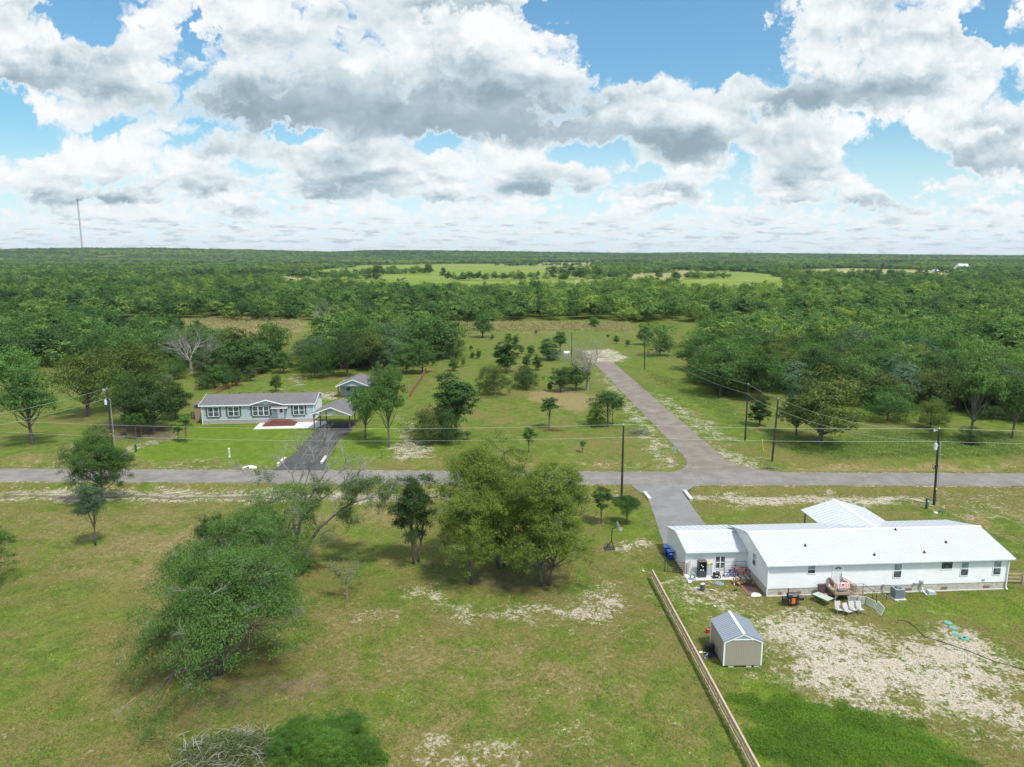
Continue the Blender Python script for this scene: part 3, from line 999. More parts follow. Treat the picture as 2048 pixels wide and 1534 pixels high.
def window(root, xc, z0, z1, w, double=True, y=0.0, dark=M_GLASS, top=None, bars=0, facing='front', name='window', sill=False):
    """a framed sash window in a wall; facing 'front' = -y, 'left' = -x (then xc is along y and y is the wall's x)"""
    fr, pn, pt = MB(), MB(), MB()
    t = 0.07
    a, b = xc - w / 2, xc + w / 2
    def bx(mb, x0, x1, d0, d1, za, zb):
        if facing == 'front': mb.box(x0, x1, y - d1, y - d0, za, zb)
        else: mb.box(y - d1, y - d0, x0, x1, za, zb)
    bx(fr, a, b, -0.03, 0.045, z0, z0 + t); bx(fr, a, b, -0.03, 0.045, z1 - t, z1)
    bx(fr, a, a + t, -0.03, 0.045, z0 + t, z1 - t); bx(fr, b - t, b, -0.03, 0.045, z0 + t, z1 - t)
    zm = (z0 + z1) / 2
    if double:
        bx(fr, a + t, b - t, -0.03, 0.040, zm - 0.03, zm + 0.03)
    for i in range(bars):
        xb = a + t + (i + 1) * (w - 2 * t) / (bars + 1)
        bx(fr, xb - 0.05, xb + 0.05, -0.03, 0.042, z0 + t, z1 - t)
    f = fr.build(name, M_WHITE, root)
    if double:
        bx(pn, a + t, b - t, -0.02, 0.012, z0 + t, zm - 0.03)
        bx(pt, a + t, b - t, -0.02, 0.014, zm + 0.03, z1 - t)
        pn.build('pane', dark, f)
        pt.build('pane', top or dark, f)
    else:
        bx(pn, a + t, b - t, -0.02, 0.012, z0 + t, z1 - t)
        pn.build('pane', dark, f)
    if sill:
        s = MB(); bx(s, a - 0.06, b + 0.06, 0.0, 0.09, z0 - 0.09, z0 - 0.004)
        s.build('sill', M_DARKWOOD, f)
    return f


def gable_slabs(mb, x0, x1, y0, y1, ze, zr, yr=None, th=0.10, axis='x'):
    """two roof slabs; ridge runs along the axis"""
    yr = (y0 + y1) / 2 if yr is None else yr
    a = [(y0, ze - th), (y0, ze), (yr, zr), (yr, zr - th)]
    b = [(yr, zr - th), (yr, zr), (y1, ze), (y1, ze - th)]
    mb.prism(a, x0, x1, axis); mb.prism(b, x0, x1, axis)


def ribs(mb, x0, x1, y0, y1, z0, z1, step, w=0.035, h=0.03, axis='x'):
    """standing ribs on one slope: they run from (y0, z0) to (y1, z1) and repeat along the axis"""
    n = int((x1 - x0) / step)
    for i in range(n + 1):
        c = x0 + 0.06 + i * (x1 - x0 - 0.12) / n
        p = [(y0, z0 + 0.002), (y1, z1 + 0.002), (y1, z1 + h), (y0, z0 + h)]
        mb.prism(p, c - w / 2, c + w / 2, axis)


# ------------------------------------------------------------------ the white metal-roofed home
def white_house():
    r = empty('white_house', (WO.x, WO.y, 0), WA, 'long white manufactured home with white metal roof and pale stone skirting', 'house')
    W, D, RY = 24.44, 9.9, 5.0
    ZE, ZR = 3.40, 4.72
    sl = (ZR - ZE) / (RY + 0.25)
    zw = ZE + 0.25 * sl - 0.13
    wall = MB().prism([(0.0, 0.80), (D, 0.80), (D, zw), (RY, ZR - 0.14), (0, zw)], 0.0, W, 'x')
    wall.build('wall', M_WHITE_SIDING, r)
    MB().box(0.04, W - 0.04, 0.04, D - 0.04, -0.1, 0.80).build('skirting', M_STONE, r)
    vents = MB()
    for x in (1.15, 2.3, 3.1, 14.1, 14.45, 17.8, 18.15, 22.2, 22.55):
        vents.box(x, x + 0.3, 0.0, 0.045, 0.18, 0.42)
    vents.split('skirting_vent', mat('vent_brown', (0.24, 0.13, 0.10), 0.7), r)
    MB().box(-0.05, W + 0.02, -0.06, 0.036, -0.02, 0.07).build('footing', M_CONC, r)
    roof = MB()
    gable_slabs(roof, -0.35, W + 0.55, -0.25, D + 0.45, ZE, ZR, RY)
    ro = roof.build('roof', M_ROOF, r)
    rb = MB()
    ribs(rb, -0.35, W + 0.55, -0.25, RY, ZE, ZR, 0.305)
    ribs(rb, -0.35, W + 0.55, D + 0.45, RY, ZE, ZR, 0.61)
    rb.build('rib', M_ROOF_RIB, ro)
    MB().prism([(RY - 0.25, ZR - 0.02), (RY, ZR + 0.05), (RY + 0.25, ZR - 0.02), (RY, ZR - 0.03)], -0.37, W + 0.57, 'x').build('ridge_cap', M_WHITE, ro)
    MB().box(-0.33, W + 0.53, -0.36, -0.256, ZE - 0.17, ZE - 0.04).build('gutter', mat('gutter_white', (0.62, 0.65, 0.68), 0.4), r)
    pv = MB()
    for x, y in ((4.75, 2.5), (15.5, 4.7), (11.0, 0.75), (16.3, 0.95), (19.5, 2.4)):
        z = ZE + (y + 0.25) * sl
        pv.disc((x, y), 0.075, z - 0.02, z + 0.20, 8)
        pv.disc((x, y), 0.15, z - 0.03, z + 0.05, 8)
    pv.split('roof_vent', M_BLACK, ro)
    # corner boards and downspouts
    cb = MB()
    for x in (-0.012, W - 0.09):
        cb.box(x, x + 0.10, -0.02, 0.10, 0.80, zw - 0.01)
    cb.split('corner_board', M_WHITE, r)
    ds = MB()
    ds.bar((W + 0.06, -0.30, ZE - 0.15), (W + 0.06, -0.10, 3.1), 0.08).bar((W + 0.06, -0.10, 3.12), (W + 0.02, -0.10, 0.25), 0.09)
    ds.bar((W + 0.02, -0.10, 0.25), (W + 0.05, -0.30, 0.08), 0.10)
    ds.build('downspout', M_WHITE, r)
    ds = MB()
    ds.bar((-0.07, -0.26, ZE - 0.15), (-0.07, -0.08, 3.1), 0.08).bar((-0.07, -0.08, 3.12), (-0.07, -0.08, 0.12), 0.09)
    ds.build('downspout', M_WHITE, r)
    # windows of the long back wall
    window(r, 4.30, 2.22, 3.18, 0.86, True, top=M_GLASS_L)
    window(r, 13.08, 1.52, 3.08, 0.90, True, top=M_GLASS_L)
    window(r, 18.12, 2.28, 3.16, 1.28, False, top=M_GLASS)
    window(r, 20.00, 1.52, 3.08, 0.88, True, top=M_GLASS_L)
    window(r, 23.38, 1.52, 3.08, 0.90, True, top=M_GLASS_L)
    window(r, 3.45, 1.65, 3.05, 0.90, True, y=0.0, facing='left', top=M_GLASS_L)
    # back door with its fan light
    d = MB().box(6.55, 7.42, -0.035, 0.03, 1.02, 3.02).build('door', mat('door_white', (0.66, 0.68, 0.70), 0.4), r)
    fr = MB()
    fr.box(6.42, 6.55, -0.05, 0.03, 0.98, 3.14).box(7.42, 7.55, -0.05, 0.03, 0.98, 3.14).box(6.55, 7.42, -0.05, 0.03, 3.02, 3.14)
    fr.build('frame', M_WHITE, d)
    fan = MB()
    for k in range(5):
        a0, a1 = math.pi * (k + 0.08) / 5, math.pi * (k + 0.92) / 5
        fan.prism([(6.985 + 0.12 * math.cos(a0), 2.66 + 0.12 * math.sin(a0)), (6.985 + 0.31 * math.cos(a0), 2.66 + 0.26 * math.sin(a0)),
                   (6.985 + 0.31 * math.cos(a1), 2.66 + 0.26 * math.sin(a1)), (6.985 + 0.12 * math.cos(a1), 2.66 + 0.12 * math.sin(a1))], -0.045, -0.037, 'y')
    fan.build('fan_light', M_GLASS, d)
    MB().bar((7.33, -0.10, 1.98), (7.33, -0.037, 1.98), 0.06).bar((7.22, -0.10, 1.98), (7.36, -0.10, 1.98), 0.035).box(7.30, 7.37, -0.06, -0.037, 2.08, 2.17).split('handle', M_BLACK, d)
    # meter gear and vents on the wall
    MB().box(11.62, 11.80, -0.12, -0.002, 0.72, 0.95).bar((11.7, -0.06, 0.0), (11.7, -0.06, 0.72), 0.05).build('service_box', M_STEEL, r)
    e = MB().box(15.45, 15.80, -0.14, -0.002, 0.85, 1.25).disc((15.62, -0.16), 0.12, 0.95, 1.15, 10).bar((15.3, -0.06, 0.95), (14.95, -0.06, 0.92), 0.05).box(14.8, 15.0, -0.1, -0.002, 0.85, 1.0)
    e.bar((15.6, -0.06, 0.85), (15.6, -0.06, 0.0), 0.05)
    e.build('electric_meter', M_STEEL, r)
    MB().box(21.95, 22.2, -0.07, -0.002, 1.02, 1.14).build('dryer_vent', M_GREY, r)
    # porch gable on the road side
    PX, PH, PE = 14.0, 3.95, 14.65
    pz = 4.60
    prf = MB()
    def slab(s):
        return [(PX, pz - 0.10), (PX, pz), (PX + s * PH, ZE), (PX + s * PH, ZE - 0.10)]
    prf.prism(slab(-1), RY + 0.35, PE, 'y').prism(slab(1), RY + 0.35, PE, 'y')
    po = prf.build('porch_roof', M_ROOF, r)
    rb = MB()
    n = int((PE - RY - 0.4) / 0.61)
    for i in range(n + 1):
        y = RY + 0.5 + i * (PE - RY - 0.6) / n
        for s in (-1, 1):
            rb.prism([(PX, pz + 0.002), (PX + s * PH, ZE + 0.002), (PX + s * PH, ZE + 0.035), (PX, pz + 0.035)], y, y + 0.045, 'y')
    rb.build('rib', M_ROOF_RIB, po)
    MB().prism([(PX - 0.22, pz - 0.03), (PX, pz + 0.05), (PX + 0.22, pz - 0.03), (PX, pz - 0.04)], RY + 0.2, PE + 0.02, 'y').build('ridge_cap', M_WHITE, po)
    MB().prism([(PX - PH + 0.45, ZE - 0.02), (PX + PH - 0.45, ZE - 0.02), (PX, pz - 0.13)], PE - 0.35, PE - 0.28, 'y').build('porch_gable', M_WHITE_SIDING, r)
    MB().box(PX - PH + 0.3, PX + PH - 0.3, D + 0.02, PE - 0.2, 0.0, 0.75).build('porch_deck', M_OLDWOOD, r)
    for x in (PX - PH + 0.4, PX - 1.3, PX + 1.3, PX + PH - 0.4):
        MB().box(x - 0.07, x + 0.07, PE - 0.42, PE - 0.28, 0.75, ZE - 0.09).build('porch_post', M_OLDWOOD, r)
    # the lower garage wing
    GX, G0, G1, GR = -6.5, 5.5, 12.3, 8.9
    ge, gr = 2.58, 3.38
    gs = (gr - ge) / (GR - G0 + 0.25)
    MB().prism([(G0, 0.0), (G1, 0.0), (G1, ge - 0.06), (GR, gr - 0.13), (G0, ge - 0.06)], GX, -0.01, 'x').build('garage_wall', M_WHITE_PANEL, r)
    g = MB()
    gable_slabs(g, GX - 0.15, 0.55, G0 - 0.25, G1 + 0.25, ge, gr, GR, 0.08)
    go = g.build('garage_roof', M_ROOF, r)
    rb = MB()
    ribs(rb, GX - 0.15, 0.50, G0 - 0.25, GR, ge, gr, 0.305)
    ribs(rb, GX - 0.15, 0.50, G1 + 0.25, GR, ge, gr, 0.61)
    rb.build('rib', M_ROOF_RIB, go)
    MB().prism([(GR - 0.22, gr - 0.02), (GR, gr + 0.045), (GR + 0.22, gr - 0.02), (GR, gr - 0.03)], GX - 0.17, 0.30, 'x').build('ridge_cap', M_WHITE, go)
    MB().box(GX - 0.02, GX + 0.09, G0 - 0.02, G0 + 0.09, 0.0, ge - 0.07).box(GX - 0.02, GX + 0.09, G1 - 0.09, G1 + 0.02, 0.0, ge - 0.07).split('corner_board', M_WHITE, r)
    MB().box(GX - 0.12, 0.0, G0 - 0.34, G0 - 0.255, ge - 0.15, ge - 0.05).build('gutter', MATS['gutter_white'], r)
    w = window(r, -2.80, 0.50, 1.95, 1.10, True, y=G0, bars=1)
    return r


white_house()


# ------------------------------------------------------------------ the blue-grey home across the road
BO = Vector(G(405, 849)); BA = 0.10077


def bl(x, y):
    c, s = math.cos(BA), math.sin(BA)
    return (BO.x + c * x - s * y, BO.y + s * x + c * y)


def blue_house():
    r = empty('blue_house', (BO.x, BO.y, 0), BA, 'pale blue one storey home with grey shingle roof, red steps and brick skirting', 'house')
    W, D, RY = 21.67, 10.0, 5.15
    ZE, ZR = 3.86, 5.12
    sl = (ZR - ZE) / (RY + 0.3)
    zw = ZE + 0.3 * sl - 0.14
    MB().prism([(0, 0.85), (D, 0.85), (D, zw), (RY, ZR - 0.15), (0, zw)], 0, W, 'x').build('wall', M_BLUE_SIDING, r)
    MB().box(0.03, W - 0.03, 0.03, D - 0.03, -0.1, 0.85).build('skirting', M_BRICK, r)
    MB().prism([(0.03, 0.1), (D - 0.03, 0.1), (D - 0.03, zw - 0.05), (RY, ZR - 0.2), (0.03, zw - 0.05)], W + 0.002, W + 0.03, 'x').build('gable_cladding', mat('white_gable', (0.70, 0.73, 0.73), 0.6, var=0.04), r)
    roof = MB(); gable_slabs(roof, -0.45, W + 0.35, -0.3, D + 0.4, ZE, ZR, RY)
    ro = roof.build('roof', M_SHINGLE, r)
    fa = MB()
    fa.box(-0.46, 9.0, -0.34, -0.304, ZE - 0.20, ZE + 0.01).box(15.75, W + 0.36, -0.34, -0.304, ZE - 0.20, ZE + 0.01)
    for x0 in (-0.49, W + 0.352):
        fa.prism([(-0.34, ZE - 0.2), (-0.34, ZE + 0.02), (RY, ZR + 0.02), (RY, ZR - 0.22)], x0, x0 + 0.035, 'x')
        fa.prism([(D + 0.4, ZE - 0.2), (D + 0.4, ZE + 0.02), (RY, ZR + 0.02), (RY, ZR - 0.22)], x0, x0 + 0.035, 'x')
    fa.split('fascia', M_WHITE, ro)
    cb = MB()
    cb.box(-0.02, 0.10, -0.025, 0.1, 0.0, zw).box(W - 0.10, W + 0.034, -0.025, 0.1, 0.85, zw).box(0.1, W - 0.1, -0.02, 0.02, 0.80, 0.88)
    cb.split('corner_board', M_WHITE, r)
    # the wide front gable over the door
    cx, hw, za, zb = 12.45, 3.35, 3.86, 4.82
    MB().prism([(cx - hw + 0.5, za - 0.12), (cx + hw - 0.5, za - 0.12), (cx, zb - 0.16)], -0.22, 0.05, 'y').build('front_gable', M_BLUE_SIDING, r)
    g = MB()
    for s in (-1, 1):
        g.prism([(cx, zb - 0.10), (cx, zb), (cx + s * hw, za), (cx + s * hw, za - 0.10)], -0.42, 3.8, 'y')
    go = g.build('front_gable_roof', M_SHINGLE, r)
    f2 = MB()
    for s in (-1, 1):
        f2.prism([(cx, zb - 0.22), (cx, zb + 0.02), (cx + s * hw, za + 0.01), (cx + s * hw, za - 0.22)], -0.46, -0.424, 'y')
    f2.split('fascia', M_WHITE, go)
    # windows in groups, with board shutters
    for xc, n in ((2.25, 2), (6.10, 2), (11.35, 3), (18.72, 2)):
        ww = 1.06
        x0 = xc - n * ww / 2
        for i in range(n):
            window(r, x0 + (i + 0.5) * ww, 1.55, 3.45, ww, True, top=M_GLASS, dark=M_GLASS)
        s = MB()
        for sx in (x0 - 0.42, x0 + n * ww + 0.08):
            for k in range(3):
                s.box(sx + k * 0.115, sx + k * 0.115 + 0.108, -0.035, -0.002, 1.55, 3.40)
            s.box(sx, sx + 0.338, -0.055, -0.036, 1.95, 2.07).box(sx, sx + 0.338, -0.055, -0.036, 2.9, 3.02)
        s.split('shutter', M_DARKWOOD, r)
        b = MB().box(x0 - 0.1, x0 + n * ww + 0.1, -0.16, -0.002, 1.40, 1.54)
        for k in range(n + 1):
            b.box(x0 + k * ww - 0.04, x0 + k * ww + 0.04, -0.12, -0.002, 1.26, 1.40)
        b.build('sill', M_DARKWOOD, r)
    d = MB().box(14.55, 15.85, -0.04, 0.02, 0.86, 2.98).build('door', M_WHITE, r)
    MB().box(15.02, 15.55, -0.055, -0.042, 2.1, 2.85).build('pane', M_GLASS, d)
    MB().box(14.68, 14.76, -0.09, -0.042, 1.75, 1.9).split('handle', M_BLACK, d)
    aw = MB().prism([(-1.05, 3.18), (-1.05, 3.26), (-0.02, 3.60), (-0.02, 3.50)], 13.55, 16.75, 'x').build('door_canopy', M_SHINGLE, r)
    MB().box(13.53, 16.77, -1.10, -1.052, 3.12, 3.27).build('fascia', M_WHITE, aw)
    b = MB()
    for x in (13.95, 16.35):
        b.bar((x, -0.03, 2.55), (x, -0.95, 3.12), 0.09).bar((x, -0.05, 2.5), (x, -0.05, 3.3), 0.09).bar((x, -0.03, 3.13), (x, -1.0, 3.13), 0.09)
    b.split('bracket', M_DARKWOOD, aw)
    v = MB()
    for x in (4.0, 7.9, 10.8, 14.5, 18.6):
        v.disc((x, RY + 0.6), 0.06, ZR - 0.2, ZR + 0.22, 8)
    v.box(5.8, 6.1, RY + 0.3, RY + 0.6, ZR - 0.1, ZR + 0.12).box(12.3, 12.7, RY + 0.3, RY + 0.6, ZR - 0.1, ZR + 0.12)
    v.split('roof_vent', M_BLACK, ro)
    # small lean-to at the back left corner
    MB().prism([(4.5, 0.0), (8.5, 0.0), (8.5, 2.9), (4.5, 2.9)], -2.8, -0.003, 'x').build('side_porch', M_OLDWOOD, r)
    MB().prism([(4.2, 3.02), (8.8, 3.02), (8.8, 3.14), (4.2, 3.14)], -3.1, -0.5, 'x').build('side_porch_roof', M_SHINGLE, r)
    # red front steps: a stepped stack that narrows to the door
    st = MB()
    z = 0.06
    for k in range(5):
        a = 0.42 * (4 - k)
        zt = 0.155 * (k + 1)
        st.box(13.75 - a * 0.95, 16.75 + a * 0.95, -1.55 - a, -0.04, max(0.05, zt - 0.155 + 0.003), zt)
    so = st.build('front_steps', M_REDWOOD, r)
    return r


blue_house()
sheet('patio', [bl(11.0, -5.2), bl(23.0, -5.2), bl(24.3, -2.0), bl(24.0, 0.6), bl(21.7, 0.7), bl(21.7, -0.02), bl(11.0, -0.02)], 0.05, M_CONC, jit=0.0)


def carport():
    o = Vector(G(629, 860)); a = -0.058
    r = empty('carport', (o.x, o.y, 0), a, 'open carport with red posts, grey shingle roof and white gable truss', 'carport')
    W, D = 6.9, 7.4
    ze, zr = 3.16, 4.62
    for x in (0.0, W):
        for y in (0.0, D * 0.5, D):
            MB().box(x - 0.09, x + 0.09, y - 0.09, y + 0.09, 0.0, ze - 0.25).build('post', M_REDWOOD, r)
    cx = W / 2
    roof = MB()
    for s in (-1, 1):
        roof.prism([(cx, zr - 0.1), (cx, zr), (cx + s * (W / 2 + 0.65), ze - 0.05), (cx + s * (W / 2 + 0.65), ze - 0.15)], -0.6, D + 0.6, 'y')
    ro = roof.build('roof', M_SHINGLE, r)
    f = MB()
    for y in (-0.64, D + 0.604):
        for s in (-1, 1):
            f.prism([(cx, zr - 0.2), (cx, zr + 0.02), (cx + s * (W / 2 + 0.65), ze - 0.03), (cx + s * (W / 2 + 0.65), ze - 0.22)], y, y + 0.036, 'y')
    f.split('fascia', M_WHITE, ro)
    t = MB()
    t.box(-0.55, W + 0.55, -0.12, 0.12, ze - 0.25, ze - 0.08).box(-0.55, W + 0.55, D - 0.12, D + 0.12, ze - 0.25, ze - 0.08)
    t.box(-0.1, 0.1, 0.12, D - 0.12, ze - 0.25, ze - 0.1).box(W - 0.1, W + 0.1, 0.12, D - 0.12, ze - 0.25, ze - 0.1)
    t.bar((cx, -0.05, ze - 0.1), (cx - 1.2, -0.05, ze + 0.8), 0.12).bar((cx, -0.05, ze - 0.1), (cx + 1.2, -0.05, ze + 0.8), 0.12).bar((cx, -0.05, ze - 0.1), (cx, -0.05, zr - 0.2), 0.12)
    t.build('truss', M_WHITE, r)
    MB().prism([(cx - 1.7, ze + 0.55), (cx + 1.7, ze + 0.55), (cx, zr - 0.14)], -0.2, -0.14, 'y').build('gable', M_BLUE_SIDING, r)
    b = MB()
    b.bar((0, 0, 2.3), (0, 0.8, 2.9), 0.1).bar((0, D * .5, 2.3), (0, D * .5 + 0.8, 2.9), 0.1).bar((W, 0, 2.3), (W, 0.8, 2.9), 0.1)
    b.bar((0, 0.09, 1.9), (0, D * 0.5 - 0.09, 1.9), 0.10)
    b.split('brace', M_REDWOOD, r)


carport()


def back_garage():
    o = bl(22.9, 25.3)
    r = empty('garage', (o[0], o[1], 0), 0.0, 'small pale blue outbuilding with hipped grey roof standing behind the blue house', 'garage')
    W, D = 7.3, 9.0
    ze, zr = 2.75, 4.35
    cx = W / 2
    MB().prism([(0.2, 0), (W - 0.2, 0), (W - 0.2, ze - 0.02), (cx, zr - 0.2), (0.2, ze - 0.02)], 2.0, D, 'y').build('wall', M_BLUE_SIDING, r)
    roof = MB()
    for s in (-1, 1):
        roof.prism([(cx, zr - 0.1), (cx, zr), (cx + s * (W / 2 + 0.3), ze), (cx + s * (W / 2 + 0.3), ze - 0.1)], -0.3, D + 0.3, 'y')
    ro = roof.build('roof', M_SHINGLE, r)
    f = MB()
    for s in (-1, 1):
        f.prism([(cx, zr - 0.22), (cx, zr + 0.02), (cx + s * (W / 2 + 0.3), ze + 0.02), (cx + s * (W / 2 + 0.3), ze - 0.2)], -0.34, -0.304, 'y')
        f.box(cx + s * (W / 2 + 0.32) - 0.02, cx + s * (W / 2 + 0.32) + 0.02, -0.3, D + 0.3, ze - 0.2, ze + 0.01)
    f.split('fascia', M_WHITE, ro)
    MB().prism([(0.35, ze - 0.04), (W - 0.35, ze - 0.04), (cx, zr - 0.22)], 0.0, 0.08, 'y').build('gable', M_BLUE_SIDING, r)
    for x in (0.2, W - 0.2):
        MB().box(x - 0.1, x + 0.1, -0.1, 0.1, 0, ze - 0.1).build('post', M_REDWOOD, r)
    window(r, 2.1, 1.1, 2.2, 1.1, False, y=2.0)
    window(r, 4.2, 1.1, 2.2, 1.6, False, y=2.0, dark=M_GLASS_L)


back_garage()


def shed():
    a = Vector(G(1446, 1335)); b = Vector(G(1523, 1334))
    r = empty('storage_shed', (a.x, a.y, 0), math.atan2(b.y - a.y, b.x - a.x), 'tan wooden storage shed with white trim and grey metal roof set on blocks', 'shed')
    W, D, z0, ze, zr = 3.12, 3.65, 0.16, 2.28, 2.98
    cx = W / 2
    MB().prism([(0, z0), (W, z0), (W, ze - 0.1), (cx, zr - 0.1), (0, ze - 0.1)], 0, D, 'y').build('wall', M_TAN, r)
    roof = MB()
    for s in (-1, 1):
        roof.prism([(cx, zr - 0.05), (cx, zr), (cx + s * (cx + 0.07), ze), (cx + s * (cx + 0.07), ze - 0.05)], -0.05, D + 0.06, 'y')
    ro = roof.build('roof', M_SHEDROOF, r)
    rb = MB()
    n = 14
    for i in range(n + 1):
        y = 0.0 + i * (D - 0.05) / n
        for s in (-1, 1):
            rb.prism([(cx, zr + 0.002), (cx + s * (cx + 0.07), ze + 0.002), (cx + s * (cx + 0.07), ze + 0.028), (cx, zr + 0.028)], y, y + 0.03, 'y')
    rb.build('rib', mat('grey_rib', (0.23, 0.25, 0.28), 0.4, 0.3), ro)
    MB().prism([(cx - 0.12, zr - 0.02), (cx, zr + 0.045), (cx + 0.12, zr - 0.02), (cx, zr - 0.03)], -0.07, D + 0.08, 'y').build('ridge_cap', M_WHITE, ro)
    t = MB()
    t.box(-0.025, 0.09, -0.03, 0.09, z0, ze - 0.1).box(W - 0.09, W + 0.025, -0.03, 0.09, z0, ze - 0.1)
    t.box(-0.025, 0.09, D - 0.09, D + 0.03, z0, ze - 0.1).box(W - 0.09, W + 0.025, D - 0.09, D + 0.03, z0, ze - 0.1)
    for s in (-1, 1):
        t.prism([(cx, zr - 0.17), (cx, zr - 0.055), (cx + s * cx, ze - 0.055), (cx + s * cx, ze - 0.17)], -0.045, -0.012, 'y')
    t.box(cx - 0.85, cx + 0.85, -0.044, -0.013, 2.40, 2.49)
    t.split('trim', M_WHITE, r)
    MB().prism([(cx - 0.6, 2.49), (cx + 0.6, 2.49), (cx, 2.80)], -0.02, 0.0, 'y').build('gable_vent', M_GREY, r)
    bk = MB()
    for x in (0.45, 1.9, 2.55):
        bk.box(x, x + 0.42, 0.02, 0.42, -0.02, z0 - 0.06)
    bk.box(0.5, 0.9, D - 0.5, D - 0.1, -0.02, z0 - 0.06).box(2.1, 2.5, D - 0.5, D - 0.1, -0.02, z0 - 0.06)
    bk.split('block', M_CONC, r)
    MB().box(0.1, W - 0.1, 0.1, D - 0.1, z0 - 0.06, z0 - 0.003).build('skid', M_OLDWOOD, r)


shed()

# ------------------------------------------------------------------ things in the yard of the white home
def gz(x, y):
    return float(height(x, y))


def at_white(name, x, y, label, cat, group=None, rz=0.0, z=0.0):
    p = wl(x, y)
    return empty(name, (p[0], p[1], z), WA + rz, label, cat, group)


def recycling_bin(x, y, label, rz):
    r = at_white('recycling_bin', x, y, label, 'bin', 'blue wheeled bins beside the garage wall', rz)
    b = MB().hexa([(-.24, -.27, .06), (.24, -.27, .06), (.24, .27, .06), (-.24, .27, .06), (-.31, -.34, 1.0), (.31, -.34, 1.0), (.31, .34, 1.0), (-.31, .34, 1.0)])
    b.build('body', M_BLUEP, r, bevel=0.02)
    MB().box(-.33, .33, -.37, .36, 1.0, 1.07).box(-.25, .25, .30, .42, .93, 1.0).build('lid', M_BLUEL, r, bevel=0.015)
    for s in (-1, 1):
        MB().tube([(s * .27, .24, .11), (s * .33, .24, .11)], .11, 12).build('wheel', M_BLACKP, r)
    MB().box(-.14, .14, -.327, -.320, .68, .82).build('emblem', M_WHITE, r)


recycling_bin(-7.0, 9.3, 'blue wheeled bin with a white mark, nearer of the two bins by the garage', -0.1)
recycling_bin(-7.1, 10.4, 'blue wheeled bin by the garage wall, farther one nearly hidden behind the other', 0.05)

# smoker cabinet with odds and ends on it
r = at_white('storage_cabinet', -5.0, 4.75, 'tall dark grey open cabinet full of clutter against the garage wall', 'cabinet')
MB().box(-.42, .42, -.05, .3, 0, .75).box(-.42, -.37, -.3, .3, .75, 1.75).box(.37, .42, -.3, .3, .75, 1.75).box(-.42, .42, .25, .3, .75, 1.75).box(-.42, .42, -.3, -.05, 0, .72).build('body', mat('cabinet_grey', (0.045, 0.052, 0.06), 0.5), r)
MB().box(-.45, .45, -.32, .32, 1.752, 1.80).build('top', mat('cabinet_brown', (0.12, 0.085, 0.07), 0.7), r)
rg = random.Random(5)
m = MB()
for x, z in ((-.1, 1.35), (.05, 1.2), (-.15, .85), (.1, .82), (.15, .4)):
    m.lump((x, -.2, z), (.07, .06, .07), rg, 6, 4)
m.split('clutter', M_WHITE, r)

r = at_white('cooler_board', -4.1, 4.95, 'pale grey upright board with green and orange trim leaning on the garage wall', 'board')
MB().box(-.28, .28, -.05, .05, 0, 1.25).build('panel', mat('board_grey', (0.45, 0.47, 0.48), 0.6), r, bevel=.02)
MB().box(-.29, .05, -.07, .07, 1.25, 1.38).build('top_trim', mat('lime_paint', (0.45, 0.60, 0.03), .5), r)
MB().box(.055, .30, -.07, .07, 1.25, 1.38).build('end_trim', mat('orange_trim', (0.75, 0.16, 0.02), .5), r)

r = at_white('pressure_washer', -3.55, 4.4, 'black round-bodied machine on wheels below the garage window', 'machine')
rg = random.Random(6)
MB().lump((0, 0, .42), (.38, .28, .36), rg, 14, 8, .12).build('body', M_BLACKP, r, smooth=True)
for s in (-.3, .22):
    MB().ring((s, -.25, .2), .16, .05, 'y').build('wheel', M_BLACKP, r)
MB().box(-.2, .05, -.32, -.25, .3, .42).build('cover', mat('cream_plastic', (.6, .5, .4), .5), r)
MB().lump((-.2, -.1, .75), (.1, .1, .07), rg, 8, 5, .1).build('cap', M_WHITE, r)

r = at_white('hand_truck', -2.95, 4.6, 'silver two-wheeled hand truck standing beside the metal gate panel', 'hand truck')
m = MB()
for s in (-.2, .2):
    m.tube([(s, 0, .05), (s, .1, 1.25)], .025, 6)
for z in (.35, .7, 1.05, 1.25):
    m.bar((-.2, z * .08, z), (.2, z * .08, z), .035)
m.build('frame', M_STEEL, r)
MB().box(-.24, .24, -.28, .0, .02, .04).build('toe_plate', M_STEEL, r)
for s in (-1, 1):
    MB().tube([(s * .22, .06, .13), (s * .29, .06, .13)], .13, 10).build('wheel', M_BLACKP, r)


def panel_gate(name, x, y, rz, w, h, n, label, lean=0.0, m=None):
    r = at_white(name, x, y, label, 'gate panel', None, rz)
    f = MB()
    m = m or M_BLACK
    def q(px, z): return (px, lean * z / h, z)
    f.tube([q(0, .05), q(0, h - .1), q(.08, h), q(w - .08, h), q(w, h - .1), q(w, .05)], .028, 6)
    f.build('frame', m, r)
    g = MB()
    for i in range(n):
        z = .12 + i * (h - .25) / n
        g.tube([q(0.02, z), q(w - .02, z)], .018, 5)
    g.tube([q(w / 2, .1), q(w / 2, h)], .02, 5)
    g.build('rail', m, r)
    return r


panel_gate('livestock_panel', -2.55, 4.75, 0.03, 2.35, 1.45, 5, 'dark tubular metal gate panel leaned on the garage wall behind the bicycles', .25)
panel_gate('yard_gate', -8.2, 6.1, -0.35, 1.9, 1.25, 5, 'thin metal yard gate closing the gap between fence end and garage corner')
MB().tube([(0, 0, 0), (0, 0, 1.25)], .04, 8).box(-.05, .05, -.05, .05, 1.25, 1.30).build('gate_post', M_BLACK, None, loc=(*wl(-8.45, 6.3), 0)); tag(bpy.data.objects['gate_post'], 'short black metal post holding the thin yard gate by the garage', 'post')


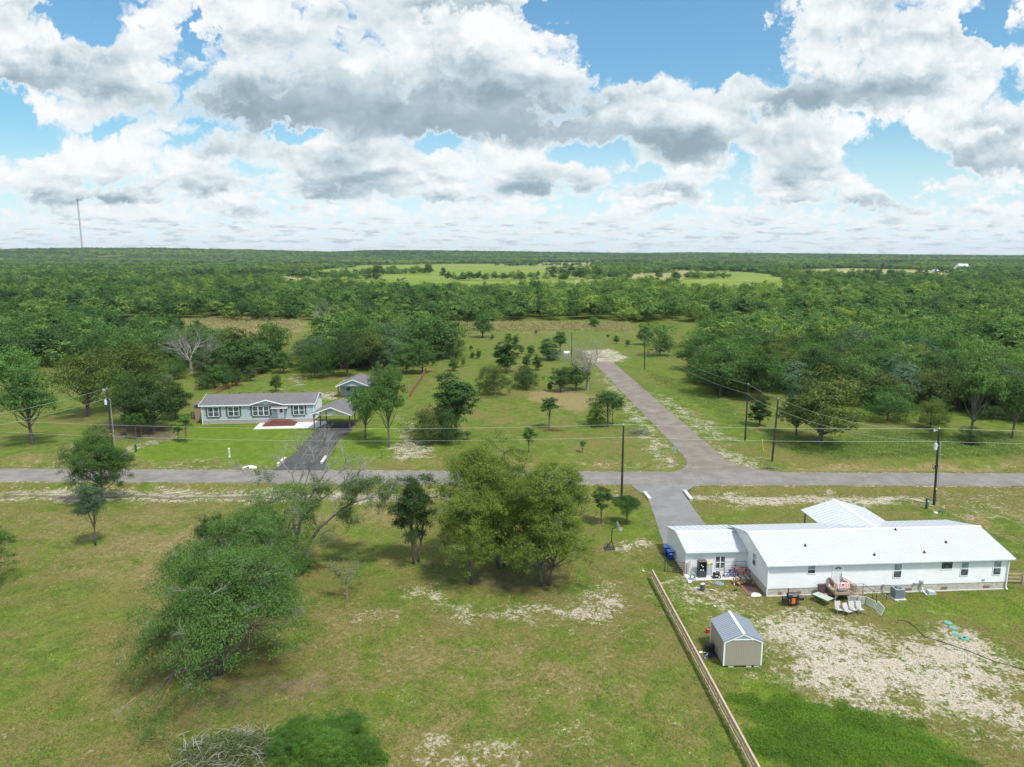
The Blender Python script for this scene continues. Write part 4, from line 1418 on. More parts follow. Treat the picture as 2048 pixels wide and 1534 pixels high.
def bicycle(x, y, rz, color, label, scale=1.0, lean=0.25):
    r = at_white('bicycle', x, y, label, 'bicycle', None, rz)
    r.rotation_euler = (lean, 0, WA + rz)
    r.scale = (scale,) * 3
    for wx in (-.52, .52):
        wl_ = MB().ring((wx, 0, .33), .31, .028, 'y', 22, 5).build('wheel', M_BLACKP, r)
        sp = MB()
        for k in range(6):
            a = math.pi * k / 6
            sp.bar((wx - .3 * math.cos(a), 0, .33 - .3 * math.sin(a)), (wx + .3 * math.cos(a), 0, .33 + .3 * math.sin(a)), .008)
        sp.build('spokes', M_STEEL, wl_)
    f = MB()
    for a, b in (((-.52, 0, .33), (-.08, 0, .30)), ((-.08, 0, .30), (-.2, 0, .78)), ((-.2, 0, .74), (.36, 0, .80)), ((-.08, 0, .30), (.37, 0, .74)), ((-.52, 0, .33), (-.2, 0, .72)), ((.38, 0, .86), (.52, 0, .33))):
        f.tube([a, b], .036, 6)
    f.build('frame', color, r)
    MB().box(-.32, -.08, -.06, .06, .80, .86).build('saddle', M_BLACKP, r, bevel=.01)
    MB().tube([(.34, -.28, .98), (.38, 0, .93), (.34, .28, .98)], .018, 6).tube([(.38, 0, .84), (.38, 0, .94)], .02, 6).build('handlebar', M_BLACK, r)
    return r


bicycle(-1.95, 4.35, 0.1, M_BLUEP, 'blue bicycle leaning on the metal gate panel left of the orange one', 1.0, -.18)
bicycle(-1.0, 4.30, math.pi - .12, M_ORANGE, 'bright orange bicycle leaning over the firewood beside the house wall', 1.3, .25)

r = at_white('firewood_pile', -1.2, 3.05, 'heap of split brown firewood logs piled against the stone skirting', 'firewood')
rg = random.Random(9)
m, m2 = MB(), MB()
for i in range(95):
    x = rg.uniform(-1.15, .95); y = rg.uniform(-.5, .5) - max(0, x) * .5; z = .06 + rg.random() * .5 * max(.15, 1 - (x / 1.3) ** 2 - (y + max(0, x) * .5) ** 2)
    a = rg.uniform(-.5, .5) + math.pi / 2; L = .22; t = rg.uniform(-.25, .25)
    d = (math.cos(a) * L, math.sin(a) * L, t * L)
    (m if rg.random() < .6 else m2).bar((x - d[0], y - d[1], z - d[2]), (x + d[0], y + d[1], z + d[2]), rg.uniform(.08, .14), rg.uniform(.07, .12))
m.build('split_log', mat('log_bark', (0.13, 0.08, 0.05), .9, var=.3), r)
m2.build('cut_log', mat('log_cut', (0.48, 0.33, 0.19), .9, var=.3), r)

o = MB().prism([(-1.75, 2.55), (-1.8, .35), (-.5, .6), (-.45, 2.55)], 0.0, .06).build('brick_patio', brickwork('red_pavers', (.20, .095, .08, 1), (.15, .08, .07, 1), (.12, .09, .08, 1), .4, .4), None, loc=(WO.x, WO.y, 0), rz=WA)
tag(o, 'small reddish paver patio beside the firewood at the house corner', 'patio')
o = MB().box(-6.7, -.1, 3.9, 5.49, -.05, .05).build('garage_slab', M_CONC, None, loc=(WO.x, WO.y, 0), rz=WA)
tag(o, kind='structure')
rg = random.Random(2)
o = MB().lump((0, 0, .05), (.55, .4, .1), rg, 12, 5, .25).build('concrete_rubble', M_CONC, None, loc=(*wl(-1.0, .35), 0), rz=WA)
tag(o, 'flat grey lump of concrete at the front edge of the reddish patio', 'rubble')

r = at_white('trash_can', -5.93, 1.6, 'round dark grey trash can with white bag standing on the grass', 'trash can')
MB().tube([(0, 0, 0), (0, 0, .72)], [.20, .27], 18).ring((0, 0, .72), .27, .025, 'z', 18).build('body', mat('can_grey', (.085, .095, .11), .5), r)
rg = random.Random(3)
MB().lump((0, 0, .75), (.2, .17, .08), rg, 10, 5, .3).build('bag', M_WHITE, r)

r = at_white('tub_lid', -3.7, 3.05, 'round grey metal lid lying flat on the grass before the garage', 'lid')
MB().disc((0, 0), .46, .0, .05, 24).ring((0, 0, .05), .44, .03, 'z', 24).build('lid', mat('lid_grey', (.20, .24, .27), .5), r)
for (x, y, s, lab) in ((-2.6, 1.5, .3, 'small dark scrap of cloth on the sand left of the paver patio'),):
    rg = random.Random(4)
    o = MB().lump((0, 0, .05), (s, s * .4, .06), rg, 9, 5, .4).build('cloth_scrap', M_BLACKP, None, loc=(*wl(x, y), 0), rz=.6)
    tag(o, lab, 'cloth')

r = at_white('hose_reel', -6.15, 4.0, 'pale green hose reel cart at the front corner of the garage', 'hose reel')
MB().ring((0, 0, .45), .28, .05, 'y', 18).ring((0, .15, .45), .28, .05, 'y', 18).build('hose', mat('pale_green', (.25, .40, .34), .5), r)
m = MB()
for s in (-.1, .25):
    m.tube([(-.3, s, 0), (-.15, s, .9), (.15, s, .9), (.3, s, 0)], .02, 6)
m.build('frame', M_STEEL, r)
r = at_white('plank', -6.75, 5.2, 'brown wooden plank leaning upright on the garage corner', 'plank')
MB().bar((0, 0, 0), (0, .22, 1.5), .14, .04).build('board', mat('brown_plank', (.25, .12, .05), .8), r)
MB().box(-.071, .071, .18, .26, 1.46, 1.5).build('end', M_OLDWOOD, r)
r = at_white('plank', -6.1, 5.2, 'pair of pale pinkish boards leaning upright beside the dark cabinet', 'plank')
MB().bar((-.08, 0, 0), (-.08, .2, 1.5), .1, .04).bar((.06, 0.01, 0), (.06, .2, 1.48), .1, .04).build('board', mat('pale_plank', (.52, .45, .42), .8), r)
r = at_white('water_jug', -6.85, 3.4, 'white and orange jug lying on the sand by the garage slab', 'jug')
MB().tube([(0, 0, .14), (.3, 0, .14), (.36, 0, .14)], [.14, .14, .06], 10).build('body', M_WHITE, r)
MB().tube([(.364, 0, .14), (.45, 0, .14)], [.09, .08], 10).build('cap', M_ORANGE, r)
for i, (px, py, lab) in enumerate(((1430, 1213, 'crumpled white scrap of litter on grass behind the tan shed'), (1394, 1177, 'small white scrap of litter on the sand left of the trash can'), (1286, 1142, 'white scrap of litter lying left of the long fence top'), (1424, 1180, 'tiny white scrap on the grass right of the trash can'))):
    p = G(px, py); rg = random.Random(20 + i)
    o = MB().lump((0, 0, .05), (.16, .08, .06), rg, 8, 4, .4).build('litter', M_WHITE, None, loc=(p[0], p[1], 0), rz=-.5)
    tag(o, lab, 'litter', 'scraps of litter on the grass')

# black barrel smoker grill
r = at_white('smoker_grill', 1.75, -1.85, 'black barrel smoker grill with orange shelf and side firebox in the back yard', 'grill', None, -.05)
MB().tube([(-.55, 0, .95), (.45, 0, .95)], .30, 14).build('barrel', M_BLACK, r)
MB().tube([(.46, -.02, .72), (.95, -.02, .72)], .23, 14).build('firebox', M_BLACK, r)
MB().box(-.42, .35, -.42, -.31, .55, .85).build('shelf', M_BLACK, r)
MB().box(-.30, .02, -.45, -.42, .35, .88).build('apron', M_ORANGE, r)
m = MB()
for x in (-.5, .4):
    for y in (-.22, .22):
        m.bar((x, y, 0), (x, y, .78), .05)
m.box(-.5, .4, -.25, .25, .2, .23)
m.split('leg', M_BLACK, r)
MB().tube([(-.48, .1, 1.2), (-.48, .1, 1.65)], .055, 8).build('chimney', M_BLACK, r)
MB().box(-1.0, -.56, -.28, .25, .25, .8).build('side_table', M_BLACK, r)
MB().tube([(-.2, -.3, 1.05), (.2, -.3, 1.05)], .02, 6).build('handle', M_STEEL, r)

# glass table
r = at_white('patio_table', 4.8, -1.6, 'long green glass patio table tilted on thin metal legs', 'table', None, -1.07)
t = MB().box(-.85, .85, -.48, .48, .64, .67).build('tabletop', mat('frosted_glass', (.36, .45, .38), .25, spec=.6), r)
m = MB()
for x in (-.7, .7):
    for y in (-.38, .38):
        m.tube([(x * .8, y * .8, 0), (x, y, .64)], .02, 6)
m.tube([(-.56, -.3, .2), (.56, -.3, .2)], .015, 5).tube([(-.56, .3, .2), (.56, .3, .2)], .015, 5)
m.split('leg', mat('green_metal', (.22, .30, .25), .5), r)

# maroon folding recliner standing at the wall with a pink towel
r = at_white('folded_recliner', 5.25, -.5, 'dark maroon folding recliner standing at the wall left of the deck', 'chair')
MB().hexa([(-.38, -.45, .1), (.38, -.45, .1), (.38, -.3, .05), (-.38, -.3, .05), (-.38, .15, 1.25), (.38, .15, 1.25), (.38, .25, 1.22), (-.38, .25, 1.22)]).build('seat_sling', mat('maroon_cloth', (.05, .018, .028), .8), r)
m = MB()
for s in (-.4, .4):
    m.tube([(s, -.5, .0), (s, -.48, .12), (s, .17, 1.3)], .025, 6)
m.tube([(-.4, .17, 1.3), (.4, .17, 1.3)], .025, 6)
m.build('frame', M_BLACK, r)
rg = random.Random(8)
m = MB().lump((5.35, -1.0, .35), (.26, .12, .3), rg, 10, 6, .3)
o = m.build('pink_towel', mat('pink_cloth', (.62, .16, .19), .9), None, loc=(WO.x, WO.y, 0), rz=WA)
tag(o, 'crumpled pink towel hanging on the dark maroon recliner', 'towel')
o = MB().lump((4.95, -.95, .22), (.2, .15, .18), rg, 10, 6, .3).build('plastic_bag', mat('pale_blue_bag', (.42, .52, .6), .6), None, loc=(WO.x, WO.y, 0), rz=WA)
tag(o, 'pale blue plastic bag on the ground beside the maroon recliner', 'bag')


# back deck with stairs
def deck():
    r = at_white('wooden_deck', 6.0, 0.0, 'small raised wooden deck with rails and stairs at the back door', 'deck')
    m = MB()
    for k in range(9):
        m.box(0.0, 1.45, -1.62 + k * .177, -1.62 + k * .177 + .168, .93, .97)
    m.build('decking', M_OLDWOOD, r)
    m = MB()
    m.box(-.04, 1.49, -1.68, -1.63, .76, .93).box(-.045, -.003, -1.63, -.06, .76, .93).box(1.453, 1.49, -1.63, -.06, .76, .93)
    m.build('rim_board', M_OLDWOOD, r)
    for x, y in ((.0, -1.62), (1.3, -1.62), (.0, -.18), (1.3, -.18)):
        MB().box(x, x + .1, y - .0, y + .1, 0.0, .76 if y < -1 else .92).build('post', M_OLDWOOD, r)
    m = MB()
    for s, x in ((1, .1), (-1, 1.3)):
        pts = [(x + s * .0, .35), (x + s * .10, .55), (x + s * .32, .72), (x + s * .36, .76), (x, .76)]
        m.prism(pts, -1.62, -1.55, 'y')
    m.split('knee_brace', M_OLDWOOD, r)
    m = MB()
    for x, y in ((.0, -1.6), (.0, -.15), (1.2, -1.6)):
        m.box(x, x + .09, y, y + .09, .97, 1.85)
    m.bar((.045, -1.56, 1.85), (.045, -.1, 1.85), .12, .05).bar((.045, -1.56, 1.4), (.045, -.1, 1.4), .05, .1)
    m.bar((0.0, -1.56, 1.9), (1.3, -1.56, 1.9), .12, .05).bar((0, -1.56, 1.4), (1.25, -1.56, 1.4), .05, .1)
    m.build('railing', M_LUMBER, r)
    s = MB()
    for k in range(5):
        s.box(1.5 + k * .29, 1.5 + k * .29 + .30, -1.35, -.2, .76 - k * .17, .80 - k * .17)
    for y in (-1.38, -.2):
        s.prism([(1.45, .93), (1.5, .93), (3.0, .05), (3.0, 0), (2.75, 0), (1.45, .70)], y, y + .04, 'y')
    s.build('stair', M_OLDWOOD, r)
    m = MB()
    for y in (-1.43, -.18):
        m.box(2.85, 2.95, y, y + .09, 0, .98)
        for dz in (0.0, -.22, -.44, -.66):
            m.bar((1.35, y + .04, 1.9 + dz), (2.92, y + .04, .98 + dz * .9), .10 if dz == 0 else .05, .04 if dz == 0 else .09)
    m.build('stair_railing', M_OLDWOOD, r)


deck()
MAT_STRIPE = new_mat('striped_towel_cloth')
m_, T_, b_ = MAT_STRIPE
_p = T_.node('ShaderNodeTexCoord').outputs['Object']
_x, _y, _z = T_.sep(_p)
_q = T_.m('MAXIMUM', T_.m('ABSOLUTE', T_.m('SUBTRACT', _x, -0.05)), T_.m('MULTIPLY', T_.m('ABSOLUTE', T_.m('SUBTRACT', _z, 0.26)), 1.15))
_s = T_.m('GREATER_THAN', T_.m('FRACT', T_.m('MULTIPLY', _q, 7.2)), 0.5)
_c = T_.mix(_s, (.75, .72, .72, 1), (.50, .025, .055, 1))
_c = T_.mix(T_.m('LESS_THAN', _q, 0.12), _c, (.62, .03, .03, 1))
T_.put(b_.inputs['Base Color'], _c)
b_.inputs['Roughness'].default_value = 0.95
m = MB()
for i in range(12):
    x0 = -.55 + i * .1
    w0 = .03 * math.sin(i * 1.7); w1 = .03 * math.sin((i + 1) * 1.7)
    m.hexa([(x0, -.12 + w0, -.12), (x0 + .1, -.12 + w1, -.12), (x0 + .1, -.10 + w1, -.12), (x0, -.10 + w0, -.12),
            (x0, -.07, .36), (x0 + .1, -.07, .36), (x0 + .1, -.04, .36), (x0, -.04, .36)])
m.box(-.55, .65, -.07, .10, .362, .39)
p = wl(6.75, -1.56)
o = m.build('striped_towel', m_, None, loc=(p[0], p[1], 1.54), rz=WA)
tag(o, 'red and white striped towel hung over the deck rail', 'towel')
m = MB().hexa([(-.04, -.35, -.5), (.03, -.35, -.5), (.03, .3, -.45), (-.04, .3, -.45), (-.08, -.4, .1), (.1, -.4, .1), (.1, .5, .16), (-.08, .5, .16)])
p = wl(5.98, -.85)
_m, _T, _b = new_mat('dark_stripe_cloth')
_pp = _T.sep(_T.node('ShaderNodeTexCoord').outputs['Object'])
_s = _T.m('GREATER_THAN', _T.m('FRACT', _T.m('MULTIPLY', _pp[1], 6.0)), 0.55)
_T.put(_b.inputs['Base Color'], _T.mix(_s, (.02, .016, .05, 1), (.38, .20, .16, 1)))
o = m.build('dark_striped_towel', _m, None, loc=(p[0], p[1], 1.82), rz=WA)
tag(o, 'dark striped towel draped over the left rail of the back deck', 'towel')
rg = random.Random(14)
o = MB().lump((0, 0, .18), (.30, .26, .2), rg, 12, 6, .15).build('white_sack', M_WHITE, None, loc=(*wl(6.75, -1.15), .97))
tag(o, 'white sack lying on the back deck below the striped towel', 'sack')


# lawn chairs
M_SLING = new_mat('striped_sling')
_m, _T, _b = M_SLING
_pp = _T.sep(_T.node('ShaderNodeTexCoord').outputs['Object'])
_s = _T.m('GREATER_THAN', _T.m('FRACT', _T.m('ADD', _T.m('MULTIPLY', _pp[0], 5.5), .25)), 0.72)
_T.put(_b.inputs['Base Color'], _T.mix(_s, (.44, .46, .45, 1), (.46, .26, .24, 1)))
_b.inputs['Roughness'].default_value = .85
M_SEAF = mat('chair_green_metal', (.20, .30, .24), .5)


def lawn_chair(x, y, rz, label, first=[None], back=0.0):
    g = 'striped lawn chairs in a row by the deck'
    if first[0] is None:
        r = at_white('lawn_chair', x, y, label, 'chair', g, rz)
        MB().hexa([(-.27, -.28, .42), (.27, -.28, .42), (.27, .22, .36), (-.27, .22, .36), (-.27, -.28, .45), (.27, -.28, .45), (.27, .22, .40), (-.27, .22, .40)]).build('seat', M_SLING[0], r)
        MB().hexa([(-.27, .20, .38), (.27, .20, .38), (.27, .24, .39), (-.27, .24, .39), (-.27, .45, 1.02), (.27, .45, 1.02), (.27, .49, 1.0), (-.27, .49, 1.0)]).build('backrest', M_SLING[0], r)
        for sx in (-.3, .3):
            MB().tube([(sx, -.32, 0), (sx, -.28, .43)], .018, 6).build('leg', M_SEAF, r)
            MB().tube([(sx, .34, 0), (sx, .20, .40)], .018, 6).build('leg', M_SEAF, r)
            MB().tube([(sx, -.30, .44), (sx, -.33, .60), (sx, .25, .64)], .02, 6).build('armrest', M_SEAF, r)
        MB().tube([(-.29, .22, .4), (-.29, .5, 1.04), (.29, .5, 1.04), (.29, .22, .4)], .018, 6).build('back_frame', M_SEAF, r)
        first[0] = r
        return r
    r = copy_tree(first[0])
    p = wl(x, y)
    r.location = (p[0], p[1], 0); r.rotation_euler = (0, 0, WA + rz)
    r['label'] = label
    return r


lawn_chair(5.30, -3.75, .0, 'striped lawn chair at the left end of the row, nearest the glass table')
lawn_chair(6.00, -4.05, .30, 'striped lawn chair set a little forward, second from the left in the row').scale = (1, 1.1, .92)
lawn_chair(6.62, -3.85, .10, 'striped lawn chair between the forward one and the right end chair')
lawn_chair(7.30, -3.85, .10, 'striped lawn chair at the right end of the row by the mesh pen')

# white mesh pen
pts = [wl(7.2, -1.95), wl(8.0, -2.0), wl(8.75, -2.25), wl(9.15, -3.1), wl(9.0, -4.45)]
r = empty('mesh_pen', (pts[0][0], pts[0][1], 0), 0, 'folding pen of white mesh panels standing in the yard below the deck', 'pen')
for i in range(4):
    a = Vector(pts[i]) - Vector(pts[0]); b = Vector(pts[i + 1]) - Vector(pts[0])
    pan = empty('mesh_panel'); pan.parent = r
    ln = 0.25 if i == 3 else 0.0
    f = MB()
    d = (b - a).normalized(); nn = Vector((-d.y, d.x)) * ln
    A0, B0 = Vector((a.x, a.y, .03)), Vector((b.x, b.y, .03))
    A1, B1 = Vector((a.x + nn.x, a.y + nn.y, .78)), Vector((b.x + nn.x, b.y + nn.y, .78))
    f.bar(A0, B0, .035).bar(A1, B1, .035).bar(A0, A1, .035).bar(B0, B1, .035)
    f.build('frame', M_WHITE, pan)
    g = MB()
    for k in range(1, 14):
        t = k / 14
        g.bar(A0.lerp(B0, t), A1.lerp(B1, t), .010)
    for k in range(1, 12):
        t = k / 12
        g.bar(A0.lerp(A1, t), B0.lerp(B1, t), .010)
    g.build('mesh', mat('white_wire', (.62, .66, .68), .5), pan)

r = at_white('handrail', 8.2, -.55, 'thin black metal handrail standing beside the deck stairs', 'handrail')
m = MB()
P = [(-.1, -.1, 1.35), (1.1, -.1, 1.35), (1.7, -.85, .95), (2.0, -1.0, .92), (3.0, -1.0, .80)]
m.tube(P, .022, 6)
for (x, y, z) in P[1:]:
    m.tube([(x, y, z), (x, y, 0)], .022, 6)
m.tube([(1.7, -.85, .95), (1.7, -1.5, .9), (1.7, -1.5, 0)], .022, 6)
m.build('rail', M_BLACK, r)
MB().tube([(1.1, -.1, .7), (1.7, -.85, .45)], .016, 5).tube([(2.0, -1.0, .45), (3.0, -1.0, .4)], .016, 5).build('lower_rail', M_BLACK, r)

# air conditioner
r = at_white('air_conditioner', 12.6, -1.05, 'grey box air conditioning unit with round top fan beside the wall', 'air conditioner', None, -.03)
MB().box(-.55, .60, -.62, .55, -.02, .08).build('pad', M_CONC, r)
MB().box(-.46, .46, -.46, .46, .08, .98).build('casing', mat('ac_grey', (.14, .165, .185), .5), r, bevel=.04)
m = MB()
for k in range(14):
    z = .14 + k * .056
    m.box(-.468, .468, -.468, .468, z, z + .018)
m.build('louvre', mat('ac_louvre', (.19, .215, .24), .5), r)
MB().box(-.47, .47, -.47, .47, .982, 1.05).build('top', mat('ac_top', (.24, .265, .285), .5), r, bevel=.02)
f = MB().disc((0, 0), .36, 1.052, 1.06, 24).build('fan', M_BLACK, r)
m = MB()
for k in (.12, .22, .32):
    m.ring((0, 0, 1.075), k, .009, 'z', 24, 4)
for k in range(6):
    a = k * math.pi / 3
    m.bar((0, 0, 1.078), (.35 * math.cos(a), .35 * math.sin(a), 1.078), .012)
m.disc((0, 0), .07, 1.062, 1.09, 12)
m.build('grille', M_GREY, r)
r = at_white('drain_pipe', 11.7, -.9, 'thin white pipe lying on the grass beside the air conditioner', 'pipe')
MB().tube([(0, .4, .04), (.55, -1.0, .03)], .03, 8).build('tube', M_WHITE, r)
MB().tube([(.55, -1.0, .03), (.59, -1.1, .03)], .042, 8).build('collar', M_STEEL, r)
r = at_white('splash_block', 16.35, -.5, 'pale grey wedge shaped splash block on the grass by the meter', 'splash block')
MB().prism([(-.35, 0), (.5, 0), (.3, .32), (-.25, .34)], -.3, .3, 'y').build('block', mat('pale_grey', (.44, .47, .48), .6), r)
MB().tube([(-.7, .25, .6), (-.7, .1, .25), (-.55, -.35, .04)], .05, 8).build('pipe', M_WHITE, r)

for i, (px, py, lab) in enumerate(((1896, 1246, 'round teal septic lid farthest left in the diagonal row'), (1906, 1256, 'round teal septic lid second from the house in the row'), (1912, 1269, 'smaller round teal septic lid third from the house'),
                                   (1929, 1277, 'round teal septic lid with a dark knob, nearest the camera'))):
    p = G(px, py)
    r = empty('septic_lid', (p[0], p[1], 0), .3 * i, lab, 'lid', 'teal septic lids in the sandy yard')
    k = (.36, .34, .30, .36)[i]
    MB().disc((0, 0), k, -.02, .07, 22, k * .93).build('cover', M_TEAL, r)
    MB().disc((0, 0), .05 + .03 * (i == 3), .07, .10 + .06 * (i == 3), 10).build('knob', M_BLACKP if i == 3 else M_TEAL, r)

hp = [G(*q) for q in ((1795, 1240), (1815, 1243), (1830, 1255), (1850, 1275), (1880, 1283), (1930, 1300), (1985, 1322), (2048, 1340), (2110, 1352))]
o = MB().tube([(p[0], p[1], .03 + .012 * (i % 2)) for i, p in enumerate(hp)], .028, 6).build('garden_hose', M_BLACKP, None)
tag(o, 'long black hose snaking over the sandy yard', 'hose')


# ------------------------------------------------------------------ wooden ranch fences
def rail_fence(name, pts, label, m, h=1.2, nr=3, step=2.4, pw=.11, rail=(.04, .15), group=None, cap=False, zf=None, side=1):
    p0 = pts[0]
    r = empty(name, (p0[0], p0[1], 0), 0, label, 'fence', group)
    zf = zf or (lambda x, y: 0.0)
    for i in range(len(pts) - 1):
        a, b = Vector(pts[i]), Vector(pts[i + 1])
        L = (b - a).length
        n = max(1, round(L / step))
        for k in range(n + (1 if i == len(pts) - 2 else 0)):
            p = a.lerp(b, k / n)
            MB().box(-pw / 2, pw / 2, -pw / 2, pw / 2, -.1, h - .04).build('post', m, r, loc=(p.x - p0[0], p.y - p0[1], zf(p.x, p.y)), rz=math.atan2((b - a).y, (b - a).x))
        for j in range(nr):
            z = h * (.92 - .92 * j / nr) - .08
            rb = MB()
            off = (b - a).normalized(); nn = Vector((-off.y, off.x)) * side * (pw / 2 + rail[0] / 2 + .003)
            for k in range(n):
                q0, q1 = a.lerp(b, k / n), a.lerp(b, (k + 1) / n)
                z0, z1 = zf(q0.x, q0.y), zf(q1.x, q1.y)
                dz = .012 * math.sin(k * 2.3 + j)
                rb.bar((q0.x - p0[0] + nn.x, q0.y - p0[1] + nn.y, z + z0 + dz), (q1.x - p0[0] + nn.x, q1.y - p0[1] + nn.y, z + z1 - dz), rail[0], rail[1])
            rb.build('rail', m, r)
        if cap:
            MB().bar((a.x - p0[0], a.y - p0[1], h - .02), (b.x - p0[0], b.y - p0[1], h - .02), .14, .04).build('cap_rail', m, r)
    return r


fa, fb = Vector(G(1304, 1160)), Vector(G(1500, 1534))
fd = (fb - fa) / (fb - fa).length
fe = fa + fd * 62
rail_fence('wooden_fence', [tuple(fa), tuple(fe)], 'long weathered three-rail wooden fence running between the two lawns toward the camera', M_LUMBER, h=1.15, cap=True, side=-1, rail=(.04, .17), pw=.09)
rail_fence('wooden_fence', [wl(24.6, 1.2), wl(29.5, .6), wl(36, .2)], 'pale wooden rail fence leaving the right end of the white house', M_LUMBER, h=1.25)
M_REDF = mat('red_fence_wood', (0.26, 0.105, 0.065), .8, var=.15)
M_BROWNF = mat('brown_fence_wood', (0.11, 0.065, 0.045), .8, var=.15)
rail_fence('red_fence', [G(433, 787), G(500, 757), G(562, 727)], 'long reddish brown rail fence running back from behind the blue house', M_REDF, h=1.35, nr=3, rail=(.05, .2))
rail_fence('brown_fence', [G(577, 723), G(612, 722)], 'short dark brown rail fence across the path end behind the blue house', M_BROWNF, h=1.35, nr=4, rail=(.05, .16))
rail_fence('red_fence', [G(821, 793), G(852, 745)], 'short reddish rail fence seen end-on between trees right of the carport', M_REDF, h=1.35, nr=3, rail=(.05, .2))
rail_fence('brown_fence', [G(383, 838), G(402, 838)], 'dark rail fence piece at the left corner of the blue house', M_BROWNF, h=1.6, nr=4, rail=(.05, .16))


# ------------------------------------------------------------------ basketball hoop
def hoop():
    p = G(1219, 1098)
    r = empty('basketball_hoop', (p[0], p[1], 0), 0.10, 'portable black basketball hoop standing on the grass left of the driveway', 'basketball hoop')
    MB().box(-.62, .62, -.38, .38, 0.02, .17, .05).build('base', M_BLACKP, r, bevel=.03)
    MB().tube([(-.45, 0, .18), (.22, 0, .95), (.24, 0, 2.25)], .055, 8).tube([(.5, 0, .17), (.22, 0, .95)], .035, 8).build('pole', M_BLACK, r)
    MB().tube([(.24, 0, 2.25), (.28, 0, 2.4), (.85, 0, 2.72)], .05, 8).build('arm', M_BLACK, r)
    b = MB().box(.90, .94, -.55, .55, 2.35, 3.05).build('backboard', mat('clear_board', (.50, .58, .64), .2), r)
    MB().box(.945, .955, -.55, .55, 2.30, 2.35).box(.945, .955, -.55, .55, 3.05, 3.10).box(.945, .955, -.58, -.53, 2.30, 3.10).box(.945, .955, .53, .58, 2.30, 3.10).box(.945, .955, -.22, .22, 2.72, 2.76).build('edging', M_BLACK, b)
    MB().box(.942, .952, -.5, .5, 2.37, 2.46).build('red_band', M_RED, b)
    h = MB().ring((1.22, 0, 2.52), .23, .014, 'z', 20).bar((.95, 0, 2.52), (1.0, 0, 2.52), .08).build('rim', M_ORANGE, r)
    n = MB()
    for k in range(12):
        a0 = 2 * math.pi * k / 12
        for s in (-1, 1):
            a1 = a0 + s * 2 * math.pi / 12
            n.bar((1.22 + .23 * math.cos(a0), .23 * math.sin(a0), 2.51), (1.22 + .13 * math.cos(a1), .13 * math.sin(a1), 2.12), .012)
    n.build('net', M_WHITE, h)


hoop()

# things leaning on the shed
p = G(1437, 1310)
r = empty('kennel_crate', (p[0] - .45, p[1] + .1, 0), 0.02, 'black wire crate standing against the left wall of the tan shed', 'crate')
MB().box(-.5, .35, -.45, .75, .02, .06).build('tray', M_BLACKP, r)
m = MB()
for z in (.06, .3, .55, .8):
    for a, b in (((-.5, -.45), (.35, -.45)), ((.35, -.45), (.35, .75)), ((.35, .75), (-.5, .75)), ((-.5, .75), (-.5, -.45))):
        m.bar((a[0], a[1], z), (b[0], b[1], z), .012)
for k in range(9):
    t = k / 8
    for y in (-.45, .75):
        m.bar((-.5 + .85 * t, y, .05), (-.5 + .85 * t, y, .8), .01)
    for x in (-.5, .35):
        m.bar((x, -.45 + 1.2 * t, .05), (x, -.45 + 1.2 * t, .8), .01)
    m.bar((-.5 + .85 * t, -.45, .8), (-.5 + .85 * t, .75, .8), .01)
m.build('wire', M_BLACK, r)
MB().box(-.46, .31, .30, .71, .07, .62).build('bed', M_BLACKP, r)
p = G(1404, 1322)
r = bicycle(0, 0, 1.2, mat('teal_paint', (.16, .38, .45), .4), 'small pale teal bicycle lying against the black wire crate by the shed', .85, .5)
r.location = (p[0], p[1], 0); r.rotation_euler = (.55, 0, 1.1)
p = G(1417, 1268)
r = empty('fuel_can', (p[0] + .0, p[1] + .2, 0), 0, 'red object peeking out at the back left corner of the tan shed', 'can')
MB().box(-.16, .16, -.12, .12, 0, .42).build('body', M_RED, r, bevel=.03)
MB().tube([(.08, 0, .42), (.12, 0, .55)], .03, 6).build('spout', M_BLACKP, r)
p = G(1398, 1308)
r = empty('garden_tool', (p[0], p[1], 0), .4, 'small white and grey sprayer lying beside the fence near the shed', 'sprayer')
MB().tube([(0, 0, .1), (.28, 0, .12)], .09, 8).build('tank', M_WHITE, r)
MB().tube([(.28, 0, .12), (.75, -.3, .1)], .012, 5).build('wand', M_STEEL, r)


# ------------------------------------------------------------------ power poles and wires
POLES = {}


